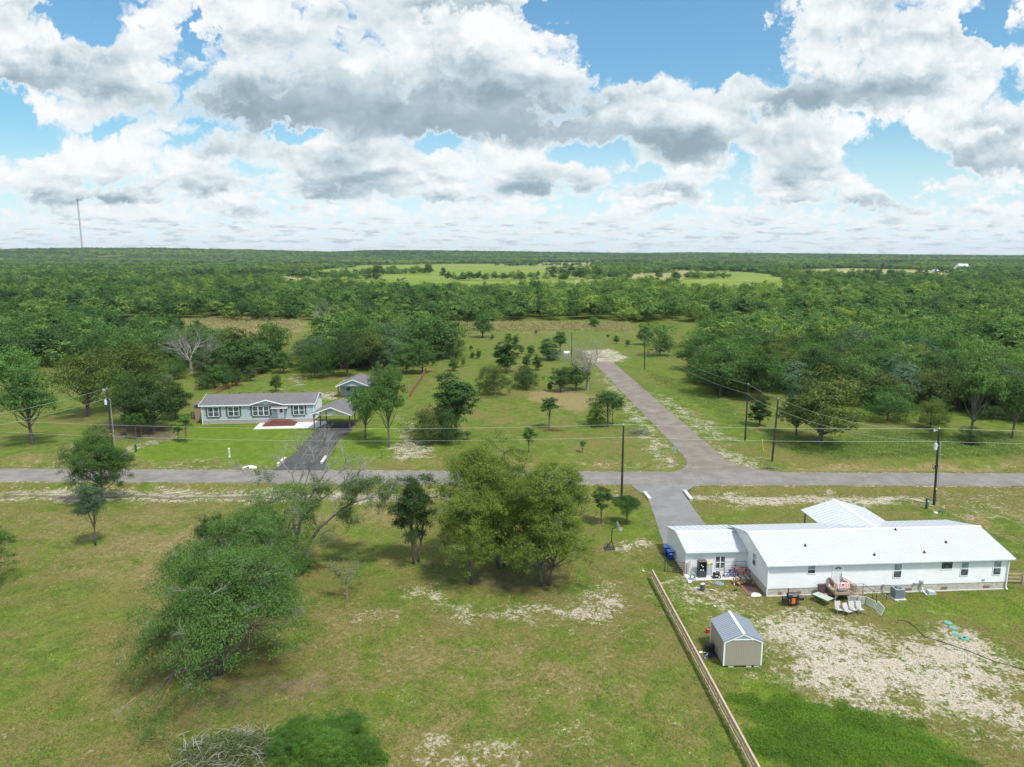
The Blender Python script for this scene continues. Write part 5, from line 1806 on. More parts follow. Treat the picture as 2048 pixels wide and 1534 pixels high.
def pole(key, px, py, h, label, transformer=False, lean=(0, 0), conduit=False, arm=False, side=1):
    p = G(px, py)
    z = gz(*p)
    r = empty('utility_pole', (p[0], p[1], z), 0, label, 'utility pole', 'dark wooden utility poles')
    m = MB()
    n = 8
    m.tube([(lean[0] * t, lean[1] * t, -.2 + (h + .2) * t) for t in [i / n for i in range(n + 1)]], [.17 - .06 * i / n for i in range(n + 1)], 12)
    m.build('shaft', M_POLE, r)
    tx, ty = lean
    MB().tube([(tx, ty, h), (tx, ty, h + .16), (tx, ty, h + .26)], [.05, .07, .03], 8).build('insulator', mat('porcelain', (.55, .57, .58), .3), r)
    t2 = 1 - 1.6 / h
    MB().tube([(tx * t2 - .16, ty * t2, h - 1.6), (tx * t2 + .02, ty * t2, h - 1.6)], .04, 8).build('neutral_bracket', M_STEEL, r)
    if transformer:
        t3 = 1 - 2.2 / h
        q = (tx * t3 - .36 * side * -1 if False else tx * t3 - .36, ty * t3 - .1)
        t = MB().disc(q, .21, h - 2.7, h - 1.95, 16).disc(q, .17, h - 1.95, h - 1.86, 16).build('transformer', mat('transformer_grey', (.60, .64, .67), .4), r)
        MB().tube([(q[0], q[1], h - 1.86), (q[0], q[1], h - 1.6)], [.05, .03], 8).build('bushing', MATS['porcelain'], t)
        MB().bar((q[0] + .15, q[1], h - 2.2), (q[0] + .4, q[1], h - 2.2), .07).build('hanger', M_STEEL, t)
        MB().tube([(tx - .1, ty, h - .15), (tx - .65, ty, h - .1)], .03, 6).disc((tx - .65, ty), .06, h - .3, h + .08, 8).disc((tx - .45, ty), .05, h - .25, h + .03, 8).build('fuse_cutout', MATS['porcelain'], r)
    if conduit:
        m = MB().tube([(tx * .95 + .38, ty * .95, h - 2.0), (.42, 0, 0)], .05, 8).tube([(tx * .95 + .38, ty * .95, h - 2.0), (tx * .95 + .33, ty * .95, h - 1.75), (tx * .95 + .22, ty * .95, h - 1.8)], .05, 8)
        for z_ in (2.0, 4.5, 7.0):
            m.bar((0.1, 0, z_), (.40, 0, z_), .05)
        m.build('conduit', M_STEEL, r)
        MB().box(-.11, .11, -.19, -.15, 2.2, 2.42).build('warning_tag', M_YELLOW, r)
        m = MB().box(-.42, -.12, -.12, .12, 5.1, 5.5).ring((-.38, 0, 5.4), .38, .035, 'y', 16)
        if key == 'right': m.build('splice_loop', M_BLACKP, r)
    POLES[key] = (Vector((p[0] + tx, p[1] + ty, z + h)), Vector((p[0] + tx * t2 - .1, p[1] + ty * t2, z + h - 1.6)))
    return r


pole('mid', 1243, 1003, 10.6, 'tall dark wooden utility pole beside the grey driveway, in front of the main road')
pole('right', 1868, 1010, 10.4, 'dark utility pole with white transformer and silver conduit behind the white house', True, (-.38, 0), True)
pole('left', 225, 893, 10.2, 'dark utility pole with grey transformer near the left trees across the road', True, (0, 0), True)
pole('corner', 1544, 923, 10.3, 'dark wooden utility pole at the right corner of the side road junction', lean=(.35, 0))
pole('second', 1490, 882, 10.3, 'dark wooden utility pole just behind the corner pole beside the side road', lean=(.0, 0))
pole('far', 1289, 738, 10.0, 'distant dark utility pole right of the side road end', lean=(-.2, 0))
pole('end', 1143, 725, 9.6, 'distant dark utility pole beside the bare dead tree at the road end')


def wire(name, a, b, sag, label, r=.015, n=24):
    a = Vector(a); b = Vector(b)
    pts = []
    for i in range(n + 1):
        t = i / n
        p = a.lerp(b, t)
        p.z -= sag * 4 * t * (1 - t)
        pts.append(p - a)
    o = MB().tube(pts, r, 5).build(name, M_WIRE, None, loc=a)
    return tag(o, label, 'power line', 'overhead power lines')


M0, M1 = POLES['mid']; R0, R1 = POLES['right']; L0, L1 = POLES['left']; C0, C1 = POLES['corner']; S0, S1 = POLES['second']; F0, F1 = POLES['far']
up = Vector((0, 0, .15))
off0 = Vector((-75.0, 98.0, 10.6)); off1 = off0 - Vector((0, 0, 1.6))
wire('power_line', off0, M0 + up, .95, 'upper overhead wire along the main road, from the left edge to the tall middle pole', n=40)
wire('power_line', off1, M1, .95, 'lower overhead wire along the main road, from the left edge to the tall middle pole', n=40)
wire('power_line', M0 + up, R0 + up, .25, 'upper overhead wire between the middle pole and the transformer pole on the right')
wire('power_line', M1, R1, .25, 'lower overhead wire between the middle pole and the transformer pole on the right')
wire('power_line', R0 + up, (103, 91.3, 10.6), .4, 'upper overhead wire leaving the right transformer pole to the right edge')
wire('power_line', R1, (103, 91.3, 9.0), .4, 'lower overhead wire leaving the right transformer pole to the right edge')
wire('power_line', off0, L0 + up, .3, 'upper overhead wire crossing the road to the left transformer pole')
wire('power_line', off1, L1, .3, 'lower overhead wire crossing the road to the left transformer pole')
wire('power_line', C0 + up, R0 + Vector((-.6, 0, 0)), 1.3, 'upper overhead wire sagging from the corner pole to the right transformer pole')
wire('power_line', C1, R1, 1.2, 'lower overhead wire sagging from the corner pole to the right transformer pole')
wire('power_line', S0 + up, C0 + up, .25, 'upper overhead wire between the two poles at the side road corner')
wire('power_line', S1, C1, .25, 'lower overhead wire between the two poles at the side road corner')
wire('power_line', F0 + up, S0 + up, 2.0, 'upper overhead wire following the side road from the distant pole')
wire('power_line', F1, S1, 1.9, 'lower overhead wire following the side road from the distant pole')
p2 = POLES['mid']
# the off-screen pole that carries the wires at the left
r = empty('utility_pole', (off0.x, off0.y, 0), 0, 'dark wooden utility pole at the far left end of the main road wires', 'utility pole', 'dark wooden utility poles')
MB().tube([(0, 0, -.2), (0, 0, 10.6)], [.17, .11], 12).build('shaft', M_POLE, r)
MB().tube([(0, 0, 10.6), (0, 0, 10.8)], [.06, .04], 8).build('insulator', MATS['porcelain'], r)


# ------------------------------------------------------------------ roadside things
def pedestal(px, py, h, label, pipe=False):
    p = G(px, py)
    r = empty('cable_pedestal', (p[0], p[1], gz(*p)), .2, label, 'cable pedestal', 'green cable pedestals by the road')
    MB().box(-.15, .15, -.13, .13, 0, h).build('body', M_GREENP, r, bevel=.02)
    MB().box(-.17, .17, -.15, .15, h + .002, h + .1).build('cap', M_GREENP, r, bevel=.02)
    if pipe:
        MB().tube([(.2, .1, 0), (.22, .1, h + .5)], .025, 6).build('marker', M_STEEL, r)
        MB().box(-.06, .06, -.15, -.132, h * .75, h * .92).build('sticker', M_WHITE, r)


pedestal(1853, 1018, 1.35, 'dark green cable pedestal with white sticker left of the right transformer pole', True)
pedestal(272, 904, 1.25, 'dark green cable pedestal on the lawn right of the left transformer pole')
for px, py, rr, lab in ((1882, 1023, .3, 'round dark handhole cover in the grass by the right transformer pole'), (1871, 1026, .28, 'flat pale handhole cover in the grass near the green pedestal')):
    p = G(px, py)
    o = MB().disc((0, 0), rr, 0, .12, 14, rr * .9).disc((0, 0), rr * .3, .12, .14, 8).build('handhole_cover', M_GREENP if rr > .29 else M_CONC, None, loc=(p[0], p[1], gz(*p)))
    tag(o, lab, 'cover')


def block_row(a, b, label, n=4):
    a = Vector(G(*a)); b = Vector(G(*b))
    r = empty('culvert_wall', (a.x, a.y, 0), math.atan2(b.y - a.y, b.x - a.x), label, 'low wall', 'white block culvert walls beside the drives')
    L = (b - a).length
    m = MB()
    for k in range(n):
        m.box(L * k / n + .01, L * (k + 1) / n - .01, -.20, .20, -.5, .26)
    m.split('block', M_BLOCK, r, gap=.004, bevel=.02)
    MB().box(-.03, L + .03, -.23, .23, .262, .33).build('cap', M_BLOCK, r)


block_row((1289, 987), (1300, 1001), 'low white block wall at the left edge of the grey driveway mouth')
block_row((1369, 984), (1383, 1002), 'low white block wall at the right edge of the grey driveway mouth')
block_row((556, 931), (570, 918), 'low pale block wall at the left edge of the black driveway')
block_row((643, 928), (652, 915), 'low pale block wall at the right edge of the black driveway')

p = G(459, 915)
r = empty('house_number_post', (p[0], p[1], gz(*p)), 0, 'short white post with black figures standing in the lawn by the road', 'post')
MB().box(-.12, .12, -.12, .12, 0, 1.5).box(-.15, .15, -.15, .15, 1.5, 1.58).build('post', M_WHITE, r)
m = MB()
for k in range(3):
    z = .35 + k * .36
    m.prism([(-.11, z), (.11, z + .12), (.11, z + .26), (-.11, z + .14)], -.128, -.121, 'y')
m.split('figure', M_BLACK, r)
p = G(500, 932); rg = random.Random(31)
m = MB()
for k in range(70):
    a = rg.random() * 6.28; d = rg.random() ** .5
    q = rg.uniform(.08, .20)
    m.lump((1.25 * d * math.cos(a), .7 * d * math.sin(a), .30 * (1 - d) + .03), (q, q, q * .8), rg, 6, 4, .3)
o = m.build('gravel_heap', mat('white_rock', (.68, .67, .64), .9), None, loc=(p[0], p[1], gz(*p)))
tag(o, 'small heap of white rocks on the lawn edge by the main road', 'rock heap')

# road sign seen from behind
p = G(1347, 930)
r = empty('stop_sign', (p[0], p[1], gz(*p)), -.25, 'grey back of a small octagonal road sign at the left side of the junction', 'road sign')
MB().tube([(0, 0, 0), (0, 0, 2.9)], .035, 8).build('post', M_STEEL, r)
pl = [(.38 * math.cos(math.pi / 8 + k * math.pi / 4), 2.65 + .38 * math.sin(math.pi / 8 + k * math.pi / 4)) for k in range(8)]
MB().prism(pl, .04, .055, 'y').build('sign_plate', mat('sign_back', (.42, .45, .47), .4, .4), r)
MB().box(-.05, .05, -.045, -.036, .9, 1.15).build('reflector', M_ORANGE, r)
p = G(1527, 902)
r = empty('marker_post', (p[0], p[1], gz(*p)), 0, 'yellow pipeline marker post leaning by the corner poles', 'marker post')
MB().tube([(0, 0, 0), (-.35, 0, 2.0)], .05, 8).build('post', M_YELLOW, r)
MB().tube([(-.35, 0, 2.002), (-.365, 0, 2.1)], .06, 8).build('cap', M_YELLOW, r)
p = G(763, 917)
r = empty('marker_post', (p[0], p[1], gz(*p)), 0, 'thin black stake on the bright lawn edge near the road', 'stake')
MB().tube([(0, 0, 0), (0, 0, 1.5)], .035, 6).build('post', M_BLACK, r)
MB().tube([(0, 0, 1.5), (0, 0, 1.6)], .05, 6).build('cap', M_WHITE, r)
p = G(1225, 849)
r = empty('garden_lantern', (p[0], p[1], 0), 0, 'black post with white lantern among the small trees left of the side road', 'lantern')
MB().tube([(0, 0, 0), (0, 0, 2.9)], .06, 8).build('post', M_BLACK, r)
MB().box(-.2, .2, -.2, .2, 2.9, 3.35).build('lamp', M_WHITE, r)
MB().box(-.27, .27, -.27, .27, 3.352, 3.45, .1).build('cap', M_BLACK, r)
p = G(1178, 706) if False else G(1133, 712)
r = empty('parked_equipment', (p[0], p[1], 0), .2, 'small white tank on a frame beside the distant pole at the road end', 'tank')
MB().tube([(-.9, 0, 1.1), (.9, 0, 1.1)], .55, 12).build('tank', M_WHITE, r)
MB().box(-.9, .9, -.4, .4, .2, .55).box(-.8, -.7, -.5, .5, 0, .2).box(.7, .8, -.5, .5, 0, .2).build('frame', M_STEEL, r)


def brush_pile(px, py, rx, ry, h, n, m, label, name='brush_pile', seed=1, leafm=None, leafn=0, thick=.03, L=1.2):
    """a heap of cut branches"""
    p = G(px, py); rg = random.Random(seed)
    r = empty(name, (p[0], p[1], gz(*p)), 0, label, 'brush pile')
    b = MB()
    for k in range(n):
        a = rg.random() * 6.28; d = rg.random() ** .5
        x, y = rx * .45 * rg.gauss(0, 1), ry * .45 * rg.gauss(0, 1)
        d = min(1, math.hypot(x / rx, y / ry))
        z = h * math.exp(-1.6 * d * d) * rg.random() + .05
        t = rg.random() * 6.28; l = L * rg.uniform(.4, 1.2); e = rg.uniform(-.15, .45)
        q = (x + l * math.cos(t), y + l * math.sin(t), max(.03, z + l * e))
        mid = ((x + q[0]) / 2 + rg.gauss(0, .08), (y + q[1]) / 2 + rg.gauss(0, .08), (z + q[2]) / 2 + .08 * l)
        k_ = thick * rg.uniform(.4, 1.3)
        b.tube([(x, y, z), mid, q], [k_, k_ * .7, k_ * .3], 4, cap=False)
    b.build('branches', m, r)
    if leafn:
        v, f = [], []
        g = np.random.default_rng(seed)
        c0 = g.normal(0, .42, (leafn // 14, 2)); c0 = np.repeat(c0, 14, 0) + g.normal(0, .06, (leafn // 14 * 14, 2)); leafn = len(c0); d = np.hypot(c0[:, 0], c0[:, 1]); a = np.arctan2(c0[:, 1], c0[:, 0])
        c = np.stack([rx * d * np.cos(a), ry * d * np.sin(a), h * np.exp(-1.6 * d * d) * g.random(leafn) * 1.1 + .05], 1)
        me = leaf_mesh(c, np.tile((0, 0, 1.0), (leafn, 1)), .12, g, 'leaves', rand=1.2)
        me.materials.append(leafm)
        o = bpy.data.objects.new('leaves', me); COL.objects.link(o); o.parent = r
        o.color = (0.115, 0.145, 0.055, 1)
    return r

# ------------------------------------------------------------------ foliage
def leaf_mat(name, forest=False):
    m, T, bs = new_mat(name)
    oi = T.node('ShaderNodeObjectInfo')
    at = T.node('ShaderNodeAttribute', attribute_name='v')
    pos = T.node('ShaderNodeNewGeometry').outputs['Position']
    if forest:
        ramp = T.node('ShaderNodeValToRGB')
        grove = T.noise(T.v('MULTIPLY', pos, (.35, 1.0, 0)), 0.0026, 4.0, 0.62)  # broad bands: cloud shade and sunlit patches painted into the leaf colour
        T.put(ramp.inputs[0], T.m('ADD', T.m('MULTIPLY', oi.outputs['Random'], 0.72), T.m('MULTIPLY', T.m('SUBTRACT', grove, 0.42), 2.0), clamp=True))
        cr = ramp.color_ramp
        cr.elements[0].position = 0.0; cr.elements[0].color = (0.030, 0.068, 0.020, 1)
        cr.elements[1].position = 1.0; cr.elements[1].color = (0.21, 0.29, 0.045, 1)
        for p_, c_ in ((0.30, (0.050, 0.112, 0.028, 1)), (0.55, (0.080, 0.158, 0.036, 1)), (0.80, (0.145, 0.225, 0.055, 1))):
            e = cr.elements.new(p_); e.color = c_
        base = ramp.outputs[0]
    else:
        base = oi.outputs['Color']
    k = T.smooth(at.outputs['Fac'], 0.0, 1.0, 0.62, 1.42, 'LINEAR')
    c = T.v('SCALE', base, None, k)
    n = T.noise(pos, 0.9, 3.0, 0.6)
    c = T.mix(T.smooth(n, 0.45, 0.70), c, T.v('MULTIPLY', c, (1.20, 1.10, 0.85)))
    T.put(bs.inputs['Base Color'], c)
    bs.inputs['Roughness'].default_value = 0.62
    bs.inputs['Specular IOR Level'].default_value = 0.25
    tr = T.node('ShaderNodeBsdfTranslucent')
    T.put(tr.inputs['Color'], T.v('MULTIPLY', c, (1.35, 1.55, 0.75)))
    mx = T.node('ShaderNodeMixShader')
    mx.inputs[0].default_value = 0.33
    T.l.new(bs.outputs[0], mx.inputs[1]); T.l.new(tr.outputs[0], mx.inputs[2])
    out = [n_ for n_ in T.n if n_.type == 'OUTPUT_MATERIAL'][0]
    T.l.new(mx.outputs[0], out.inputs[0])
    return m


M_LEAF = leaf_mat('foliage')
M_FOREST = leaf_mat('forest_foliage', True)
M_BARK = mat('bark', (0.105, 0.088, 0.072), 0.95, var=.35, scale=2.0)
M_DEADWOOD = mat('dead_wood', (0.24, 0.22, 0.195), 0.9, var=.25, scale=2.0)


def norm(a):
    return a / np.maximum(np.linalg.norm(a, axis=1, keepdims=True), 1e-9)


def leaf_mesh(c, d, size, g, name, rand=0.9, var=None, aspect=0.46):
    """small leaf-clump faces at centres c, roughly facing d"""
    n = len(c)
    nr = norm(norm(d) + rand * g.normal(0, 1, (n, 3)) * 0.6)
    t = norm(np.cross(nr, g.normal(0, 1, (n, 3))))
    b = np.cross(nr, t)
    L = size * g.uniform(0.6, 1.35, (n, 1)) / 2
    fold = nr * L * 0.25
    v = np.stack([c - t * L, c + b * L * aspect + fold, c + t * L, c - b * L * aspect + fold], 1).reshape(-1, 3)
    f = np.arange(n * 4).reshape(n, 4)
    me = mesh_from(v, f, name)
    if var is None: var = np.zeros(n)
    vv = np.clip(0.5 + var + g.normal(0, .14, n), 0, 1).astype(np.float32)
    a = me.attributes.new('v', 'FLOAT', 'FACE')
    a.data.foreach_set('value', vv)
    return me


def crown_points(g, H, R, base, nl, nc, squash=0.85, irregular=0.35, hang=0.0, shell=0.62, voids=-0.45, low=1.0):
    """clump centres in lobes on an uneven envelope, their outward directions, and the lobe centres"""
    cb = H * base
    zc, rz = (H + cb) / 2, (H - cb) / 2
    i = np.arange(nl) + 0.5
    ph = np.arccos(1 - 1.72 * i / nl) + g.normal(0, .12, nl)
    th = np.pi * (1 + 5 ** .5) * i + g.normal(0, .3, nl)
    dirs = np.stack([np.cos(th) * np.sin(ph), np.sin(th) * np.sin(ph), np.cos(ph)], 1)
    amp = 1 + irregular * g.uniform(-1, .5, nl)[:, None]
    lr = R * g.uniform(.30, .50, nl)
    lobes = dirs * amp * (np.array([R, R, rz]) - lr.mean() * np.array([1, 1, .8])) + np.array([0, 0, zc])
    lobes = np.vstack([lobes, [[0, 0, zc], [0, 0, zc + rz * .35]]])
    lr = np.append(lr, [R * .5, R * .45])
    k = g.integers(0, len(lobes), nc)
    dd = norm(g.normal(0, 1, (nc, 3)))
    dd[:, 2] = np.where(dd[:, 2] < -.35, -dd[:, 2], dd[:, 2])
    rr = g.uniform(shell, 1.0, nc) ** .6
    pts = lobes[k] + dd * (lr[k] * rr)[:, None] * np.array([1, 1, squash])
    # open pockets between the masses of leaves
    q = pts / R * 3.4 + g.uniform(0, 6, 3)
    f = np.sin(q[:, 0] + 1.7 * np.sin(q[:, 1])) * np.sin(q[:, 1] + 1.3 * np.sin(q[:, 2] * 1.4)) + .8 * np.sin(q[:, 2] * 2.1 + q[:, 0]) * np.sin(q[:, 0] * 1.9 + q[:, 1])
    keep = (pts[:, 2] > max(cb * .7, .05 * H)) & (f > voids)
    pts, dd, k = pts[keep], dd[keep], k[keep]
    if low != 1.0:
        pts[:, 2] = H * np.clip(pts[:, 2] / H, .01, 2) ** low
        lobes[:, 2] = H * np.clip(lobes[:, 2] / H, .01, 2) ** low
    if hang:
        rad = np.hypot(pts[:, 0], pts[:, 1]) / R
        pts[:, 2] -= hang * H * np.clip(rad - .45, 0, 1) ** 1.3
        pts[:, 2] = np.maximum(pts[:, 2], .25)
    return pts, dd, lobes, lr, k


def make_crown(g, H, R, base, nl, nc, per, leaf, name='crown', clump=.10, **kw):
    pts, dd, lobes, lr, k = crown_points(g, H, R, base, nl, nc, **kw)
    n = len(pts)
    cv = g.normal(0, .17, n)
    rad = clump * R * g.uniform(.6, 1.4, n)
    idx = np.repeat(np.arange(n), per)
    off = g.normal(0, 1, (n * per, 3)) * rad[idx][:, None] * np.array([1, 1, .62])
    c = pts[idx] + off
    out = norm(pts - np.array([0, 0, H * (base + (1 - base) * .42)]))
    d = out[idx] * .6 + dd[idx] * .55 + np.array([0, 0, .22]) + norm(off) * .8
    me = leaf_mesh(c, d, leaf, g, name, rand=.9 if leaf < .6 else .45, var=cv[idx] + .10 * norm(off)[:, 2])
    return me, pts, lobes


def make_wood(rng, H, R, base, pts, lobes, r0, nstem=1, twigs=.25, name='trunk', lean=0.0, n=7):
    mb = MB()
    for s in range(nstem):
        a0 = 6.28 * s / max(1, nstem) + rng.random()
        sx, sy = (.0, .0) if nstem == 1 else (.35 * math.cos(a0), .35 * math.sin(a0))
        top = (H * (.62 if nstem == 1 else .5)) * rng.uniform(.9, 1.1)
        sp = .18 * R * (0 if nstem == 1 else .8)
        path = []
        for i in range(6):
            t = i / 5
            path.append(Vector((sx * (1 + t * 1) + sp * t * math.cos(a0) + lean * t + .03 * H * math.sin(2.1 * t + s) * t, sy * (1 + t) + sp * t * math.sin(a0) + .02 * H * math.sin(3 * t) * t, top * t - .15 * (i == 0))))
        rad = [r0 * (1.25 if i == 0 else 1.0) * (1 - .62 * i / 5) / (1 if nstem == 1 else 1.35) for i in range(6)]
        mb.tube(path, rad, n)
        mine = [l for i, l in enumerate(lobes) if i % nstem == s]
        for l in mine:
            l = Vector(l)
            t = min(.95, max(.28, (l.z / H) * .85)) * rng.uniform(.75, 1.0)
            i0 = min(4, int(t * 5)); q = path[i0].lerp(path[i0 + 1], t * 5 - i0)
            m1 = q.lerp(l, .5) + Vector((rng.gauss(0, .04 * R), rng.gauss(0, .04 * R), -.05 * R))
            rr = r0 * (1 - .7 * t) * .5
            mb.tube([q, m1, l], [rr, rr * .65, rr * .3], max(4, n - 2), cap=False)
    for p in pts:
        if rng.random() < twigs:
            p = Vector(p)
            l = min(lobes, key=lambda q: (q[0] - p.x) ** 2 + (q[1] - p.y) ** 2 + (q[2] - p.z) ** 2)
            l = Vector(l)
            mb.tube([l.lerp(p, .0), l.lerp(p, .55) + Vector((0, 0, -.03 * R)), p], [r0 * .12, r0 * .08, r0 * .03], 3, cap=False)
    return mb


KINDS = {  # H, R, crown base, lobes, trunk radius, options
    'oak': dict(H=10, R=5.6, base=.10, nl=22, r0=.30, kw=dict(irregular=.38, low=1.15)),
    'round': dict(H=10, R=4.4, base=.04, nl=18, r0=.24, kw=dict(irregular=.30, low=1.3)),
    'tall': dict(H=10, R=3.1, base=.20, nl=16, r0=.22, kw=dict(irregular=.45)),
    'cone': dict(H=10, R=3.0, base=.06, nl=16, r0=.2, kw=dict(irregular=.25, low=1.3)),
    'bush': dict(H=10, R=6.2, base=.0, nl=20, r0=.22, kw=dict(irregular=.30, low=1.7)),
    'open': dict(H=10, R=4.8, base=.26, nl=15, r0=.24, kw=dict(irregular=.55, shell=.3)),
    'sapling': dict(H=10, R=2.7, base=.38, nl=10, r0=.16, kw=dict(irregular=.45, shell=.2)),
}
LODS = {'near': (800, 84, .165, .07), 'mid': (400, 34, .31, .085), 'far': (250, 26, .43, .095), 'forest': (130, 15, .74, .12), 'vista': (40, 9, 1.6, .18)}
PROTO = {}


def proto(kind, lod, var):
    key = (kind, lod, var)
    if key in PROTO:
        return PROTO[key]
    K = KINDS[kind]
    g = np.random.default_rng(100 + var * 17 + len(kind) * 31 + ord(kind[0]))
    nc, per, leaf, cl = LODS[lod]
    if kind == 'sapling' : nc = int(nc * .45)
    if kind == 'open': nc = int(nc * .8)
    me, pts, lobes = make_crown(g, K['H'], K['R'], K['base'], K['nl'], nc, per, leaf, clump=cl, **K['kw'])
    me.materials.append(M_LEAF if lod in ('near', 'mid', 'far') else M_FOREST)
    rng = random.Random(var * 7 + 3)
    wood = None
    if lod in ('near', 'mid', 'far'):
        mb = make_wood(rng, K['H'], K['R'], K['base'], pts, lobes, K['r0'], 1, {'near': .35, 'mid': .15, 'far': .0}[lod], n={'near': 8, 'mid': 6, 'far': 5}[lod])
        wood = bpy.data.meshes.new('trunk')
        wood.from_pydata(mb.v, [], mb.f)
        wood.materials.append(M_BARK)
    PROTO[key] = (me, wood, K)
    return PROTO[key]


TONES = {
    'dark': (0.046, 0.090, 0.024), 'mid': (0.064, 0.132, 0.030), 'light': (0.088, 0.165, 0.040),
    'yellow': (0.145, 0.196, 0.033), 'lush': (0.075, 0.165, 0.026), 'grey': (0.100, 0.145, 0.064), 'olive': (0.100, 0.134, 0.032), 'blue': (0.080, 0.136, 0.072),
}
TN = [0]


def place_tree(x, y, h, w, kind, tone, label, group=None, name='tree', cat='tree', rz=None, trunk=True):
    """a tree: Empty at its base, trunk and crown as parts"""
    TN[0] += 1
    g = random.Random(TN[0] * 13 + 5)
    dist = math.hypot(x, y)
    lod = 'near' if dist < 118 else ('mid' if dist < 215 else 'far')
    me, wood, K = proto(kind, lod, g.randrange(3 if lod != 'near' else 2))
    e = empty(name, (x, y, gz(x, y)), g.random() * 6.28 if rz is None else rz, label, cat, group)
    s = (w / 2) / (K['R'] * .93)
    sz = h / (K['H'] * .97)
    e.scale = (s * g.uniform(.95, 1.05), s * g.uniform(.95, 1.05), sz)
    c = bpy.data.objects.new('crown', me); COL.objects.link(c); c.parent = e
    t = TONES[tone]; k = g.uniform(.78, 1.32)
    c.color = (t[0] * k * g.uniform(.93, 1.08), t[1] * k, t[2] * k * g.uniform(.85, 1.15), 1)
    if trunk:
        b = bpy.data.objects.new('trunk', wood); COL.objects.link(b); b.parent = e
    return e


def size_from_px(bx, by, top, wpx):
    x, y = G(bx, by)
    d = pix_dir(bx, top)
    h = CAM_H + y * d[2] / d[1]
    depth = y * math.cos(PITCH) + CAM_H * math.sin(PITCH)
    return x, y, h, wpx / FOCAL * depth


def T_(bx, by, top, wpx, kind, tone, label, **k):
    x, y, h, w = size_from_px(bx, by, top, wpx)
    return place_tree(x, y, h, w, kind, tone, label, **k)


# ---- special near trees
def big_tree(name, px, py, top, wpx, tone, label, seed, nc, per, leaf, base=.18, nl=26, r0=.26, nstem=1, hang=0.0, squash=.85, off=(0, 0), irregular=.4, twigs=.5, clump=.056, dead=0, stretch=(1, 1), rz=0.0, shell=.5, droop=None, voids=-.35, low=1.0):
    x, y, h, w = size_from_px(px, py, top, wpx)
    e = empty(name, (x, y, gz(x, y)), rz, label, 'tree')
    g = np.random.default_rng(seed); rng = random.Random(seed)
    R = w / 2 / .95
    me, pts, lobes = make_crown(g, h, R, base, nl, nc, per, leaf, clump=clump, hang=hang, squash=squash, irregular=irregular, shell=shell, voids=voids, low=low)

    def sag(q):
        if droop:
            s_ = np.clip((q[:, 0] * droop[0] + q[:, 1] * droop[1]) / R, -1.0, 1.4)
            q[:, 2] -= h * droop[2] * np.clip(s_ + .15, 0, 2) ** 1.2
            q[:, 2] = np.maximum(q[:, 2], .2 + .3 * np.abs(np.sin(q[:, 0] * 3)))
        return q
    pts = sag(pts.copy()); lobes = sag(lobes.copy())
    # stretch and shift the crown sideways, as the wind and light have grown it
    co = np.empty(len(me.vertices) * 3, np.float32); me.vertices.foreach_get('co', co); co = sag(co.reshape(-1, 3))
    t = np.clip(co[:, 2] / h, 0, 1)
    co[:, 0] = co[:, 0] * stretch[0] + off[0] * np.minimum(t * 1.6, 1); co[:, 1] = co[:, 1] * stretch[1] + off[1] * np.minimum(t * 1.6, 1)
    me.vertices.foreach_set('co', co.ravel()); me.update()
    me.materials.append(M_LEAF)
    c = bpy.data.objects.new('crown', me); COL.objects.link(c); c.parent = e
    c.color = (*TONES[tone], 1)
    L = lobes * np.array([stretch[0], stretch[1], 1]) + np.array([off[0], off[1], 0]) * .9
    P = pts * np.array([stretch[0], stretch[1], 1]) + np.array([off[0], off[1], 0]) * .9
    mb = make_wood(rng, h, R, base, P, L, r0, nstem, twigs, n=9)
    mb.build('trunk', M_BARK, e, smooth=True)
    if dead:
        d = MB()
        for i in range(dead):
            p = Vector(P[rng.randrange(len(P))])
            branch(d, rng, p, Vector((p.x * .12 + rng.gauss(0, .5), p.y * .12 + rng.gauss(0, .5), rng.uniform(-.3, .5))).normalized(), rng.uniform(.7, 1.5), .028, 2, .5)
        d.build('dead_twig', M_DEADWOOD, e)
    return e


def branch(mb, rng, p, d, L, r, depth, spread=.55, n=4, up=.0):
    pts, rad = [p], [r]
    q = p
    k = 4
    for i in range(k):
        d = (d + Vector((rng.gauss(0, .16), rng.gauss(0, .16), rng.gauss(0, .12) + up))).normalized()
        q = q + d * (L / k)
        pts.append(q); rad.append(r * (1 - .62 * (i + 1) / k))
    mb.tube(pts, rad, n, cap=False)
    if depth > 0:
        for i in range(1, k + 1):
            for s in range(2 if i >= k - 1 else 1):
                ax = Vector((rng.gauss(0, 1), rng.gauss(0, 1), rng.gauss(0, .6))).normalized()
                nd = (d + ax * spread * 1.3).normalized()
                branch(mb, rng, pts[i], nd, L * rng.uniform(.5, .75), rad[i] * .62, depth - 1, spread, max(3, n - 1), up)


